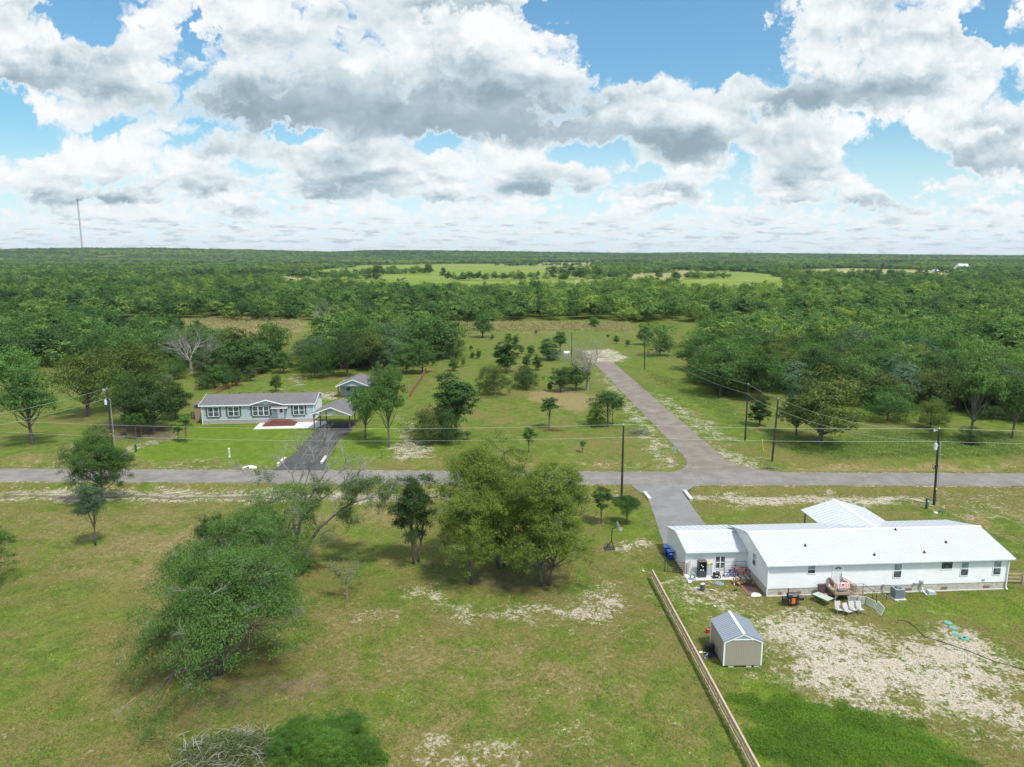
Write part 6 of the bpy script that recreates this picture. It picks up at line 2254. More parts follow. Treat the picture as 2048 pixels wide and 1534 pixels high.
def dead_tree(px, py, top, wpx, label, seed, depth=4, r0=.35, stems=1, name='dead_tree', fork=.3, leaves=0, tone='light', m=None):
    x, y, h, w = size_from_px(px, py, top, wpx)
    e = empty(name, (x, y, gz(x, y)), 0, label, 'tree')
    rng = random.Random(seed)
    mb = MB()
    tips = []
    for s in range(stems):
        a = 6.28 * s / stems + .4
        p0 = Vector((.3 * math.cos(a), .3 * math.sin(a), -.1)) if stems > 1 else Vector((0, 0, -.1))
        hf = h * fork
        p1 = p0 + Vector((.15 * w * (stems > 1) * math.cos(a), .1 * w * (stems > 1) * math.sin(a), hf))
        mb.tube([p0, p0.lerp(p1, .5) + Vector((.05, .05, 0)), p1], [r0 * 1.2, r0, r0 * .85], 8)
        for k in range(6 if stems == 1 else 3):
            b = a + 6.28 * k / (6 if stems == 1 else 3) + rng.uniform(-.3, .3)
            el = rng.uniform(.35, 1.2)
            d = Vector((math.cos(b) * math.cos(el) * w / h * 1.2, math.sin(b) * math.cos(el) * w / h * 1.2, math.sin(el))).normalized()
            branch(mb, rng, p1 - Vector((0, 0, rng.random() * hf * .3)), d, (h - hf) * rng.uniform(.5, .62), r0 * .5, depth - 1, .5, 6, .03)
    mb.build('trunk', m or M_DEADWOOD, e)
    if leaves:
        g = np.random.default_rng(seed)
        v = np.array(mb.v)
        v = v[v[:, 2] > h * .45]
        c = v[g.integers(0, len(v), leaves // 12)]
        c = c[(c[:, 0] > -.1 * w)] if leaves > 3000 else c
        c = np.repeat(c, 12, 0) + g.normal(0, .30, (len(c) * 12, 3))
        me = leaf_mesh(c, np.tile((0, 0, 1.), (len(c), 1)), .22, g, 'crown', rand=1.2)
        me.materials.append(M_LEAF)
        o = bpy.data.objects.new('crown', me); COL.objects.link(o); o.parent = e; o.color = (*TONES[tone], 1)
    return e


def half_dead_tree():
    x0, y0 = G(600, 1122)
    e = empty('half_dead_tree', (x0, y0, 0), 0, 'grey half dead tree with forked bare limbs in front of the black driveway', 'tree')
    rng = random.Random(21)

    def q(px, py, dy=0.0):
        d = pix_dir(px, py)
        Y = y0 + dy
        return Vector((d[0] / d[1] * Y - x0, dy, CAM_H + Y * d[2] / d[1]))
    LIMBS = [
        ([(590, 1124, 0), (594, 1085, .1), (600, 1045, .3), (612, 1010, .5), (632, 975, .8), (650, 945, 1.0), (655, 915, 1.1), (648, 892, 1.1)], .24, .05),
        ([(613, 1119, -.3), (618, 1085, -.4), (640, 1055, -.6), (668, 1030, -1.0), (700, 1008, -1.3), (735, 995, -1.6), (775, 992, -1.8)], .22, .05),
        ([(596, 1085, .1), (586, 1040, .6), (588, 1005, 1.0), (592, 975, 1.2), (584, 948, 1.3), (566, 928, 1.4)], .15, .035),
        ([(588, 1005, 1.0), (572, 985, 1.6), (548, 968, 2.0), (520, 958, 2.4), (492, 948, 2.6)], .09, .025),
        ([(592, 975, 1.2), (604, 955, 1.3), (610, 930, 1.4), (600, 905, 1.5)], .08, .02),
        ([(600, 1045, .3), (618, 1020, -.4), (640, 1000, -1.0), (662, 985, -1.4), (690, 962, -1.7), (715, 950, -2)], .12, .03),
        ([(668, 1030, -1.0), (672, 1000, -.4), (690, 985, 0), (712, 972, .3)], .08, .025),
        ([(632, 975, .8), (652, 962, 1.4), (676, 948, 1.8), (690, 925, 2.0)], .07, .02),
        ([(612, 1010, .5), (608, 975, -.2), (618, 945, -.5), (628, 918, -.7)], .09, .02),
    ]
    mb = MB(); tips = []
    for pts, r0, r1 in LIMBS:
        P = [q(*p) for p in pts]
        n = len(P)
        mb.tube(P, [r0 + (r1 - r0) * i / (n - 1) for i in range(n)], 7)
        for i in range(2, n):
            for s in range(3 if i > n - 3 else 2):
                d = (P[i] - P[i - 1]).normalized()
                d = (d + Vector((rng.gauss(0, .6), rng.gauss(0, .6), rng.gauss(.15, .5)))).normalized()
                k0 = len(mb.v)
                branch(mb, rng, P[i], d, rng.uniform(1.0, 2.2), r1 * 1.1 + .02, 2, .5, 4)
                if P[i].x > 1.6 or rng.random() < .15:
                    tips += [Vector(v) for v in mb.v[k0::5]]
    mb.build('trunk', M_DEADWOOD, e)
    g = np.random.default_rng(21)
    c = np.array([tuple(t) for t in tips])
    c = c[c[:, 2] < 9.3]
    c = c[g.integers(0, len(c), 1500)]
    c = np.repeat(c, 14, 0) + g.normal(0, .24, (len(c) * 14, 3))
    me = leaf_mesh(c, np.tile((0, 0, 1.), (len(c), 1)), .17, g, 'crown', rand=1.3)
    me.materials.append(M_LEAF)
    o = bpy.data.objects.new('crown', me); COL.objects.link(o); o.parent = e; o.color = (.12, .17, .065, 1)


big_tree('oak_tree', 428, 1352, 1078, 425, 'light', 'largest spreading green tree on the near lawn, its outer branches drooping to the grass', 11, 2025, 82, 0.15, base=.08, nl=26, r0=.30, nstem=2, hang=.12, droop=(-.85, -.52, .42), stretch=(1.0, .90), off=(-.7, .6), voids=-.28, dead=60, irregular=.60, clump=.048)
big_tree('oak_tree', 505, 1222, 1005, 225, 'light', 'green tree just behind and right of the largest foreground tree', 12, 837, 75, 0.14, base=.06, nl=20, r0=.22, dead=8, clump=.056, low=1.1, voids=-.45)
big_tree('elm_tree', 548, 1150, 952, 180, 'light', 'feathery light green tree touching the bare limbed tree by the road', 13, 567, 62, 0.13, base=.10, nl=16, r0=.18, clump=.064, low=1.1, voids=-.45)
big_tree('shrub_tree', 437, 1130, 1022, 110, 'dark', 'small dark green tree behind the upper left side of the foreground clump', 14, 351, 62, 0.13, base=.0, nl=12, r0=.12, clump=.072)
half_dead_tree()
T_(603, 1143, 1116, 62, 'bush', 'mid', 'low green shrub at the foot of the grey half dead tree', name='shrub', cat='shrub')
dead_tree(693, 1195, 1108, 34, 'thin nearly bare sapling on the dry lawn left of the bushy trees', 22, 3, .06, 1, 'bare_sapling', .35, leaves=500, tone='grey')
big_tree('oak_tree', 832, 1126, 942, 88, 'dark', 'narrow dark green tree with twin trunks left of the yellowish trees', 15, 702, 71, 0.14, base=.16, nl=18, r0=.16, nstem=2, irregular=.5, clump=.10)
big_tree('elm_tree', 1001, 1134, 870, 215, 'yellow', 'tallest yellowish green tree in the middle, rising over the main road', 16, 1552, 82, 0.15, base=.10, nl=36, hang=.10, r0=.22, nstem=3, off=(-1.6, .5), irregular=.45, clump=.052, dead=6, low=1.1, voids=-.45)
big_tree('elm_tree', 942, 1168, 955, 170, 'yellow', 'airy yellowish tree at the front left of the middle group', 17, 756, 71, 0.14, base=.06, nl=22, r0=.12, irregular=.5, clump=.060, hang=.2, dead=8, low=1.1, voids=-.45)
big_tree('elm_tree', 1090, 1172, 922, 205, 'yellow', 'yellowish green tree at the right of the middle group with twin trunks', 18, 1417, 82, 0.15, base=.06, nl=34, r0=.20, nstem=2, off=(.5, 0), hang=.16, irregular=.4, clump=.052, low=1.1, voids=-.45)
big_tree('oak_tree', 1050, 1120, 930, 120, 'yellow', 'olive green tree wedged between the two larger yellowish trees', 19, 702, 67, 0.15, base=.22, nl=16, r0=.18, clump=.072, low=1.1, voids=-.45)
T_(1203, 1047, 978, 52, 'sapling', 'mid', 'small bright green tree left of the twin sapling near the utility pole')
T_(1254, 1049, 990, 62, 'open', 'mid', 'small spreading green tree beside the foot of the tall middle utility pole')
big_tree('oak_tree', 205, 1003, 860, 128, 'mid', 'dark green tree standing against the main road at the left', 24, 837, 75, 0.16, base=.03, nl=26, r0=.16, irregular=.45, clump=.064, dead=5, voids=-.6)
big_tree('oak_tree', 191, 1091, 966, 66, 'blue', 'young grey green tree with a thin straight trunk in the left lawn', 25, 445, 62, 0.12, base=.34, nl=14, r0=.09, irregular=.35, clump=.10)
big_tree('oak_tree', -40, 1180, 1045, 150, 'mid', 'drooping green branches of a tree cut off by the left edge', 26, 567, 62, 0.14, base=.04, nl=16, r0=.18, irregular=.5, dead=10)

# ---- across the road, each placed on its own
T_(65, 889, 752, 132, 'open', 'mid', 'grey green tree with a single trunk at the far left across the road')
T_(28, 800, 698, 120, 'oak', 'light', 'bright green tree at the left edge behind the single-trunk tree')
T_(260, 852, 738, 120, 'oak', 'mid', 'green oak with a thick trunk just behind the left transformer pole')
T_(308, 862, 750, 112, 'round', 'dark', 'dark green oak between the thick trunk oak and the blue house')
T_(177, 832, 702, 150, 'oak', 'olive', 'wide olive green oak behind the left utility pole, leftmost of the big pair')
T_(258, 812, 690, 150, 'oak', 'olive', 'wide olive green oak behind the left utility pole, right one of the big pair')
T_(352, 838, 765, 72, 'round', 'dark', 'low dark green tree against the left end of the blue house')
T_(373, 886, 826, 30, 'sapling', 'light', 'thin young tree on the bright lawn before the blue house')
T_(357, 882, 850, 22, 'sapling', 'mid', 'tiny dark sapling left of the thin young tree on the lawn')
for px, py in ((253, 872), (264, 879), (272, 880), (284, 877)):
    T_(px, py, 828, 18, 'sapling', 'mid', 'slender bare-stemmed young tree in the row under the oaks left of the bright lawn', group='slender young trees under the left oaks')
T_(731, 879, 772, 82, 'open', 'mid', 'dark green tree just right of the carport on the bright lawn')
T_(778, 894, 750, 92, 'open', 'mid', 'taller tree with straight trunk, second to the right of the carport')
T_(911, 876, 752, 92, 'tall', 'dark', 'tall dark green tree with a crooked crown above the shrub thicket')
T_(852, 884, 808, 92, 'bush', 'olive', 'shrubby thicket at the left foot of the crooked dark tree')
T_(892, 886, 806, 76, 'bush', 'dark', 'dark brush under the crooked dark tree')
T_(988, 790, 720, 78, 'bush', 'olive', 'round olive brown dome shaped bush in the middle meadow', name='bush', cat='bush')
T_(1012, 745, 676, 54, 'cone', 'mid', 'pointed green tree standing behind the round olive bush')
T_(1052, 777, 728, 62, 'bush', 'dark', 'dark green bushes right beside the round olive bush', name='bush', cat='bush')
T_(1098, 857, 794, 42, 'sapling', 'mid', 'small tidy tree standing by the brown brush heap in the meadow')
T_(1058, 907, 857, 32, 'sapling', 'mid', 'very small tree in the meadow nearest the main road')
T_(1121, 784, 733, 42, 'round', 'dark', 'dark round tree left of the dead tree by the side road')
T_(1152, 780, 728, 52, 'round', 'mid', 'green scrub tree touching the dead tree trunk')
T_(1100, 782, 762, 13, 'cone', 'mid', 'tiny green sapling left of the dark round tree')
dead_tree(1175, 780, 662, 90, 'grey leafless dead tree at the end of the side road', 23, 4, .34, 1, 'dead_tree', .32)
dead_tree(383, 746, 640, 145, 'large pale leafless dead oak in front of the left woods', 27, 4, .5, 1, 'dead_tree', .26)
dead_tree(655, 655, 590, 60, 'pale dead branches standing out of the woods behind the meadow strip', 28, 4, .3, 1, 'dead_tree', .3)
T_(1216, 853, 780, 72, 'open', 'dark', 'ragged dark green tree with the lantern post left of the side road')
T_(1192, 852, 812, 40, 'bush', 'mid', 'lower green part of the ragged clump left of the side road', name='bush', cat='bush')
T_(1097, 720, 677, 40, 'cone', 'mid', 'green tree left of the distant pole, upright above its shrubs')
T_(1104, 720, 694, 42, 'bush', 'grey', 'greyish shrub at the foot of the upright tree by the distant pole', name='bush', cat='bush')
T_(1120, 704, 664, 30, 'tall', 'mid', 'slim green tree behind the greyish shrub near the distant pole')
T_(965, 675, 623, 48, 'round', 'mid', 'lone green tree with dark foot at the back left of the meadow')
T_(1188, 657, 632, 26, 'round', 'mid', 'small lone tree in front of the far tree line')
T_(880, 716, 628, 128, 'oak', 'mid', 'big round green oak at the left side of the meadow')
T_(905, 716, 668, 60, 'bush', 'dark', 'dark low branches at the right foot of the big round oak')
T_(845, 746, 682, 56, 'round', 'mid', 'green tree beside the reddish end-on fence, right of a pair')
T_(813, 748, 686, 52, 'round', 'mid', 'green tree beside the reddish end-on fence, left of a pair')
T_(630, 756, 678, 76, 'bush', 'mid', 'dense green tree clump right of the short dark fence')
T_(695, 752, 665, 80, 'oak', 'dark', 'dark oak behind the pale blue outbuilding')
T_(760, 800, 728, 50, 'round', 'grey', 'grey green tree between the outbuilding and the end-on fence')
T_(787, 778, 722, 46, 'round', 'mid', 'green tree just left of the reddish end-on fence foot')
T_(726, 730, 628, 96, 'oak', 'mid', 'tall oak rising behind the outbuilding roof')
T_(1320, 712, 643, 72, 'bush', 'mid', 'large round green bush right of the distant pole across the side road', name='bush', cat='bush')
T_(1290, 690, 647, 34, 'round', 'mid', 'small tree at the left shoulder of the large round bush')
T_(1388, 712, 664, 60, 'bush', 'mid', 'green bushes between the large round bush and the right woods', name='bush', cat='bush')
T_(1440, 792, 690, 106, 'round', 'mid', 'big green tree at the front left corner of the right woods')
T_(1520, 800, 700, 96, 'round', 'mid', 'brownish green tree just right of the woods corner tree')
T_(1519, 851, 792, 46, 'cone', 'dark', 'dark conical tree between the two corner poles and the wide bush')
T_(1640, 890, 742, 172, 'round', 'olive', 'very wide olive green bushy tree standing before the right woods')
T_(1592, 872, 752, 72, 'round', 'blue', 'pale blue green tree at the left side of the wide bushy tree')
T_(1940, 884, 710, 112, 'open', 'light', 'tall light green tree with a long pale trunk at the right')
T_(1938, 890, 848, 60, 'bush', 'dark', 'shrubs round the foot of the tall pale trunk tree', name='bush', cat='bush')
T_(2024, 878, 752, 100, 'open', 'mid', 'green tree with a crooked trunk cut by the right edge')
T_(1860, 858, 790, 70, 'bush', 'olive', 'olive brush left of the tall pale trunk tree', name='bush', cat='bush')
T_(1775, 842, 770, 110, 'bush', 'mid', 'rounded green brush at the woods edge right of the wide bushy tree', name='bush', cat='bush')
T_(408, 752, 700, 50, 'round', 'grey', 'grey green tree right of the large dead oak')
for px, py, top, w in ((430, 775, 735, 26), (452, 778, 738, 24), (472, 772, 745, 20), (500, 762, 738, 18), (520, 748, 730, 22), (552, 783, 752, 18), (567, 746, 706, 26)):
    T_(px, py, top - 6, w * 1.5, 'round', 'mid', 'young green tree standing near the long reddish fence behind the blue house', group='young trees along the long reddish fence')
T_(487, 742, 655, 60, 'round', 'dark', 'dark tree behind the long reddish fence, nearest the dead oak')
T_(545, 728, 642, 80, 'oak', 'light', 'light green rounded tree above the far end of the long reddish fence')
for px, py, top, w in ((907, 742, 716, 24), (942, 700, 691, 9), (945, 716, 703, 13), (957, 717, 699, 13), (984, 680, 669, 8), (1017, 688, 667, 14), (1031, 693, 668, 15), (1043, 707, 690, 13), (1062, 710, 690, 18),
                       (1054, 734, 706, 22), (1074, 741, 709, 22), (1233, 687, 671, 14), (1255, 693, 678, 12), (1072, 668, 660, 8), (1216, 675, 668, 7), (927, 733, 712, 10)):
    T_(px, py, top, w, 'cone' if w > 12 else 'round', 'mid', 'small green sapling dotted over the middle meadow', group='saplings dotted over the middle meadow')
for px, py, top, w in ((1165, 905, 880, 18), (935, 880, 862, 18), (372, 730, 700, 26), (340, 742, 716, 30), (1320, 800, 0, 0)):
    if w: T_(px, py, top, w, 'sapling', 'light', 'little thin young tree barely taller than the grass around it' if w < 20 else 'small light green tree beside the large dead oak', group='thin young trees' if w < 20 else 'small trees beside the dead oak')
for px, py, top, w, k_, t_ in ((415, 778, 742, 46, 'bush', 'mid'), (448, 764, 722, 50, 'bush', 'dark'), (500, 742, 700, 56, 'bush', 'mid'), (350, 758, 716, 60, 'bush', 'mid'), (300, 760, 712, 70, 'bush', 'light'), (445, 742, 690, 60, 'round', 'mid'), (520, 726, 676, 62, 'round', 'mid'), (330, 770, 742, 40, 'bush', 'grey')):
    T_(px, py, top, w, k_, t_, {'mid': 'mid green', 'dark': 'dark green', 'light': 'light green', 'grey': 'greyish'}[t_] + (' bushy growth' if k_ == 'bush' else ' tree') + ' between the large pale dead oak and the blue house', group='growth round the large dead oak')
n_hand = TN[0]

# ---- the woods
WOODS = {
    'right': [(1400, 690), (1400, 770), (1470, 790), (1545, 792), (1610, 800), (1700, 812), (1800, 826), (1900, 828), (2000, 838), (2120, 860), (2350, 870), (2350, 662), (2048, 655), (1420, 655)],
    'left': [(-420, 760), (-100, 742), (90, 736), (150, 738), (240, 745), (330, 742), (362, 726), (400, 735), (470, 748), (545, 742), (562, 728), (470, 716), (400, 682), (250, 668), (215, 648), (-420, 645)],
    'middle': [(598, 742), (664, 748), (745, 752), (800, 742), (850, 716), (880, 690), (850, 664), (790, 652), (640, 668)],
}
WLAB = {
    'right': ('crowns packed in the dense right woods', {'dark': 'dark green tree packed deep in the dense woods beyond the row of side road poles', 'mid': 'mid green tree among the dense woods beyond the row of side road poles', 'light': 'light green tree in the dense woods beyond the row of side road poles', 'blue': 'blue green tree in the dense woods beyond the row of side road poles', 'olive': 'olive green tree in the dense woods beyond the row of side road poles', 'grey': 'grey green tree in the dense woods beyond the row of side road poles'}),
    'left': ('crowns packed in the left woods', {'dark': 'dark green tree packed in the woods behind the bare oak and blue house', 'mid': 'mid green tree among the woods behind the bare oak and blue house', 'light': 'light green tree in the woods behind the bare oak and blue house', 'blue': 'blue green tree in the woods behind the bare oak and blue house', 'olive': 'olive green tree in the woods behind the bare oak and blue house', 'grey': 'grey green tree in the woods behind the bare oak and blue house'}),
    'middle': ('crowns of the grove behind the outbuilding', {'dark': 'dark green tree in the grove behind the pale blue outbuilding', 'mid': 'mid green tree in the grove behind the pale blue outbuilding', 'light': 'light green tree in the grove behind the pale blue outbuilding', 'blue': 'blue green tree in the grove behind the outbuilding', 'olive': 'olive green tree in the grove behind the outbuilding', 'grey': 'grey green tree in the grove behind the outbuilding'}),
}
rg = random.Random(77)
cand = []
for key, poly in WOODS.items():
    P = gp(poly); pa = np.array(P)
    st = 7.2 if key == 'right' else 7.6
    xs_ = np.arange(pa[:, 0].min(), pa[:, 0].max(), st); ys_ = np.arange(pa[:, 1].min(), min(pa[:, 1].max(), 366), st)
    X, Y = np.meshgrid(xs_, ys_); X = X.ravel(); Y = Y.ravel()
    gg = np.random.default_rng(len(key))
    X = X + gg.uniform(-.42, .42, X.shape) * st; Y = Y + gg.uniform(-.42, .42, X.shape) * st
    ins, dist = pip(X, Y, P)
    vis = np.abs(X) < .74 * Y + 14
    for x, y in zip(X[ins & vis], Y[ins & vis]):
        cand.append((float(x), float(y), key))
    # low growth along the sunny edge
    if key != 'middle':
        e_ = [(x, y, key + '_edge') for x, y, d_ in zip(X[ins & vis], Y[ins & vis], dist[ins & vis]) if d_ < 6.5 and y < 240]
        cand += [(float(x + rg.uniform(-4, 4)), float(y - rg.uniform(1.5, 5)), k_) for x, y, k_ in e_]
cand.sort(key=lambda c: math.hypot(c[0], c[1]))
N_IND = 300 - n_hand
far_pts = []
for i, (x, y, key) in enumerate(cand):
    edge_ = key.endswith('_edge')
    key = key.replace('_edge', '')
    w = rg.uniform(8.5, 15.5); h = rg.uniform(6.5, 12.0)
    if edge_:
        w, h = rg.uniform(4.5, 8), rg.uniform(2.8, 5.5)
    if i < N_IND:
        tone = rg.choices(['dark', 'mid', 'light', 'blue', 'olive', 'grey'], [.27, .38, .08, .10, .09, .08])[0]
        kind = rg.choices(['oak', 'round', 'open', 'bush'], [.45, .35, .08, .12])[0]
        if edge_: kind = 'bush'
        place_tree(x, y, h, w, kind, tone, WLAB[key][1][tone], group=WLAB[key][0])
    else:
        far_pts.append((x, y, w, h))
print('hand trees', n_hand, 'candidates', len(cand))


# ---- far woods: nobody could count these; one scattered object
def forest():
    g = np.random.default_rng(42)
    P = [np.array(far_pts)[:, :4]] if far_pts else []
    fields = [gp(p) for p, _ in FIELDS]
    for y0, y1, st, wr, hr in ((352, 1000, 9.0, (8.5, 17), (6.0, 13.5)), (1000, 2300, 12.0, (11, 18), (8, 13)), (2300, 7600, 23.0, (19, 32), (10, 16))):
        ys_ = np.arange(y0, y1, st)
        xs_ = np.arange(-.78 * y1 - 60, .78 * y1 + 60, st)
        X, Y = np.meshgrid(xs_, ys_); X = X.ravel(); Y = Y.ravel()
        X = X + g.uniform(-.45, .45, X.shape) * st; Y = Y + g.uniform(-.45, .45, X.shape) * st
        ok = np.abs(X) < .76 * Y + 40
        # the back edge of the meadows
        edge = np.where(X < -55, 372, 366) + 8 * np.sin(X * .06) + 4 * np.sin(X * .17 + 1)
        ok &= Y > np.maximum(y0, edge if y0 < 400 else y0)
        X, Y = X[ok], Y[ok]
        for f in fields:
            pa = np.array(f)
            bb = (X > pa[:, 0].min()) & (X < pa[:, 0].max()) & (Y > pa[:, 1].min()) & (Y < pa[:, 1].max())
            i = np.where(bb)[0]
            if len(i):
                ins, d = pip(X[i], Y[i], f)
                kill = np.zeros(len(X), bool); kill[i[ins]] = True
                X, Y = X[~kill], Y[~kill]
        gap = np.sin(X * .009 + 3) * np.sin(Y * .006 + X * .002) if y0 > 900 else .98 * np.sin(X * .021 + 1.3 * np.sin(Y * .011)) * np.sin(Y * .017 + X * .004) * (Y > 430)
        m = gap < .78
        X, Y = X[m], Y[m]
        # neighbouring crowns keep company in height
        hh = g.uniform(*hr, len(X)) * (1 + .12 * np.sin(X * .031) * np.sin(Y * .023))
        P.append(np.stack([X, Y, g.uniform(*wr, len(X)), hh], 1))
    for (x1, y1, x2, y2, n_) in ((1165, 553, 1345, 546, 70), (1350, 541, 1580, 545, 120), (1545, 553, 1720, 560, 70), (1600, 566, 1890, 563, 130), (560, 553, 740, 560, 55), (1165, 562, 1230, 556, 25), (1700, 549, 1790, 552, 25), (1885, 548, 2040, 550, 60), (700, 549, 860, 547, 60), (560, 541, 700, 536, 60), (900, 562, 1180, 558, 34), (1000, 532, 1180, 531, 50), (1360, 560, 1450, 556, 26)):
        a_, b_ = np.array(G(x1, y1)), np.array(G(x2, y2))
        t_ = g.random(n_)[:, None]
        q_ = a_ + (b_ - a_) * t_ + g.normal(0, 1, (n_, 2)) * np.array([12, 22])
        P.append(np.stack([q_[:, 0], q_[:, 1], g.uniform(9, 17, n_), g.uniform(7, 13, n_)], 1))
    # front rows stand along the far meadow edges
    P = np.vstack(P)
    co = np.stack([P[:, 0], P[:, 1], height(P[:, 0], P[:, 1]) - .2], 1)
    dist = np.hypot(P[:, 0], P[:, 1])
    nv = 8
    vista = dist > 1050
    me = bpy.data.meshes.new('distant_woods')
    me.vertices.add(len(P)); me.vertices.foreach_set('co', co.astype(np.float32).ravel())
    def attr(nm, ty, key, val):
        a = me.attributes.new(nm, ty, 'POINT'); a.data.foreach_set(key, val)
    s = P[:, 2] / 9.6
    attr('scl', 'FLOAT_VECTOR', 'vector', np.stack([s, s * g.uniform(.85, 1.15, len(P)), P[:, 3] / 9.7], 1).astype(np.float32).ravel())
    attr('rot', 'FLOAT_VECTOR', 'vector', np.stack([np.zeros(len(P)), np.zeros(len(P)), g.uniform(0, 6.28, len(P))], 1).astype(np.float32).ravel())
    attr('idx', 'INT', 'value', (g.integers(0, nv, len(P)) + np.where(vista, nv, 0)).astype(np.int32))
    coll = bpy.data.collections.new('woods_kinds')
    i = 0
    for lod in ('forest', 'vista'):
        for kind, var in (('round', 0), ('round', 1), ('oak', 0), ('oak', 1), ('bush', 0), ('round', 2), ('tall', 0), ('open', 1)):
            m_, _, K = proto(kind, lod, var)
            m2 = m_.copy()
            # same footprint and height for each kind
            cc = np.empty(len(m2.vertices) * 3, np.float32); m2.vertices.foreach_get('co', cc); cc = cc.reshape(-1, 3)
            cc[:, :2] *= (4.8 if kind not in ('tall', 'open') else 3.9) / K['R']
            cc[:, 2] = cc[:, 2] * 1.0 - .4
            m2.vertices.foreach_set('co', cc.ravel())
            o = bpy.data.objects.new('woods_kind_%02d' % i, m2)
            coll.objects.link(o); i += 1
    ng = bpy.data.node_groups.new('scatter_woods', 'GeometryNodeTree')
    ng.interface.new_socket('Geometry', in_out='INPUT', socket_type='NodeSocketGeometry')
    ng.interface.new_socket('Geometry', in_out='OUTPUT', socket_type='NodeSocketGeometry')
    N = ng.nodes; L = ng.links
    gi = N.new('NodeGroupInput'); go = N.new('NodeGroupOutput')
    ci = N.new('GeometryNodeCollectionInfo'); ci.inputs['Collection'].default_value = coll
    ci.inputs['Separate Children'].default_value = True; ci.inputs['Reset Children'].default_value = True
    ip = N.new('GeometryNodeInstanceOnPoints'); ip.inputs['Pick Instance'].default_value = True
    def na(nm, ty):
        n = N.new('GeometryNodeInputNamedAttribute'); n.data_type = ty; n.inputs[0].default_value = nm
        return n.outputs['Attribute']
    L.new(gi.outputs[0], ip.inputs['Points']); L.new(ci.outputs[0], ip.inputs['Instance'])
    L.new(na('idx', 'INT'), ip.inputs['Instance Index'])
    L.new(na('rot', 'FLOAT_VECTOR'), ip.inputs['Rotation'])
    L.new(na('scl', 'FLOAT_VECTOR'), ip.inputs['Scale'])
    L.new(ip.outputs[0], go.inputs[0])
    o = bpy.data.objects.new('distant_woods', me)
    COL.objects.link(o)
    md = o.modifiers.new('scatter', 'NODES'); md.node_group = ng
    tag(o, 'unbroken green woods covering the land out to the horizon', 'woods', kind='stuff')
    print('forest points', len(P))


forest()

# single trees out in the far meadows
for px, py, top, w in ((886, 553, 541, 14), (925, 553, 543, 10), (939, 554, 543, 13), (1076, 552, 541, 9), (1237, 556, 546, 13), (1262, 553, 540, 9), (757, 551, 528, 30), (786, 545, 530, 20), (833, 545, 530, 16), (856, 548, 526, 26),
                       (1194, 556, 534, 26), (1165, 557, 530, 34), (1133, 555, 528, 40), (1105, 552, 530, 30), (1318, 556, 540, 18), (1838, 552, 536, 18), (1818, 560, 547, 12), (1782, 562, 546, 26), (1737, 563, 544, 40), (1700, 562, 543, 30)):
    T_(px, py + 2, top, w, 'round', 'dark' if w > 12 else 'mid', 'dark tree standing out in the far hay meadows beyond the woods', group='trees dotted over the far meadows', trunk=False)


# ------------------------------------------------------------------ brush, weeds and grass
brush_pile(1107, 862, 1.9, .7, .5, 90, mat('rust_brush', (.17, .075, .035), .9), 'low heap of reddish brown dead brush in the meadow', seed=3, thick=.03)
brush_pile(1276, 868, 2.6, 1.5, .7, 80, M_DEADWOOD, 'felled green branch lying on the grass left of the side road', seed=4, leafm=M_LEAF, leafn=1800, L=1.6)
brush_pile(468, 1512, 4.0, 2.2, 1.2, 520, mat('grey_brush', (.34, .30, .25), .9), 'large tangle of grey cut branches beside the lush green weed mound', seed=5, leafm=M_LEAF, leafn=24000, L=1.15, thick=.017)
brush_pile(592, 1225, 1.3, .7, .5, 50, M_DEADWOOD, 'pale fallen twigs on the lawn at the right of the foreground tree', seed=6, L=1.0, thick=.018)
brush_pile(1043, 905, .5, .4, .25, 14, mat('tan_stakes', (.5, .35, .2), .9), 'few tan stakes beside the very small meadow tree', seed=7, L=.6, thick=.03, name='stake_heap')
brush_pile(1205, 716, 2.5, 1.2, .5, 60, M_DEADWOOD, 'low grey brush heap on the sand at the end of the side road', seed=8, L=1.4)
brush_pile(1540, 934, 1.2, .8, .4, 40, M_DEADWOOD, 'small grey weed clump at the foot of the corner utility pole', seed=9, L=.7, leafm=M_LEAF, leafn=500)


def weeds(name, poly, n, hgt, size, tone, label, seed, cat='weeds', zoff=0.0):
    g = np.random.default_rng(seed)
    P = gp(poly); pa = np.array(P)
    X = g.uniform(pa[:, 0].min(), pa[:, 0].max(), n * 3); Y = g.uniform(pa[:, 1].min(), pa[:, 1].max(), n * 3)
    ins, d = pip(X + .8 * np.sin(Y * 1.3) + .5 * np.sin(Y * 3.1 + X), Y + .6 * np.sin(X * 1.7) + .4 * np.sin(X * 3.7 - Y), P)
    lumpy = .5 + .5 * np.sin(X * 1.1 + 2 * np.sin(Y * .7)) * np.sin(Y * 1.4 + X * .3)
    ins &= g.random(len(X)) < (.35 + .65 * lumpy) * np.clip(d / (3.2 if hgt < 1 else 5), .06, 1)
    X, Y, d = X[ins][:n], Y[ins][:n], d[ins][:n]
    h = hgt * np.clip(d / 2.2, .08, 1) * g.uniform(.1, 1, len(X)) * (.6 + .5 * lumpy[ins][:n])
    c = np.stack([X, Y, height(X, Y) + h + zoff], 1)
    me = leaf_mesh(c, np.tile((0, -.55, .5), (len(X), 1)), size * 1.25, g, name, rand=1.9, aspect=.20, var=.25 * (h / hgt - .5) + .22 * np.sin(X * .8 + 1.3 * np.sin(Y)) * np.sin(Y * 1.1 + X * .4))
    me.materials.append(M_LEAF)
    o = bpy.data.objects.new(name, me); COL.objects.link(o)
    o.color = (*tone, 1)
    return tag(o, label, cat, kind='stuff')


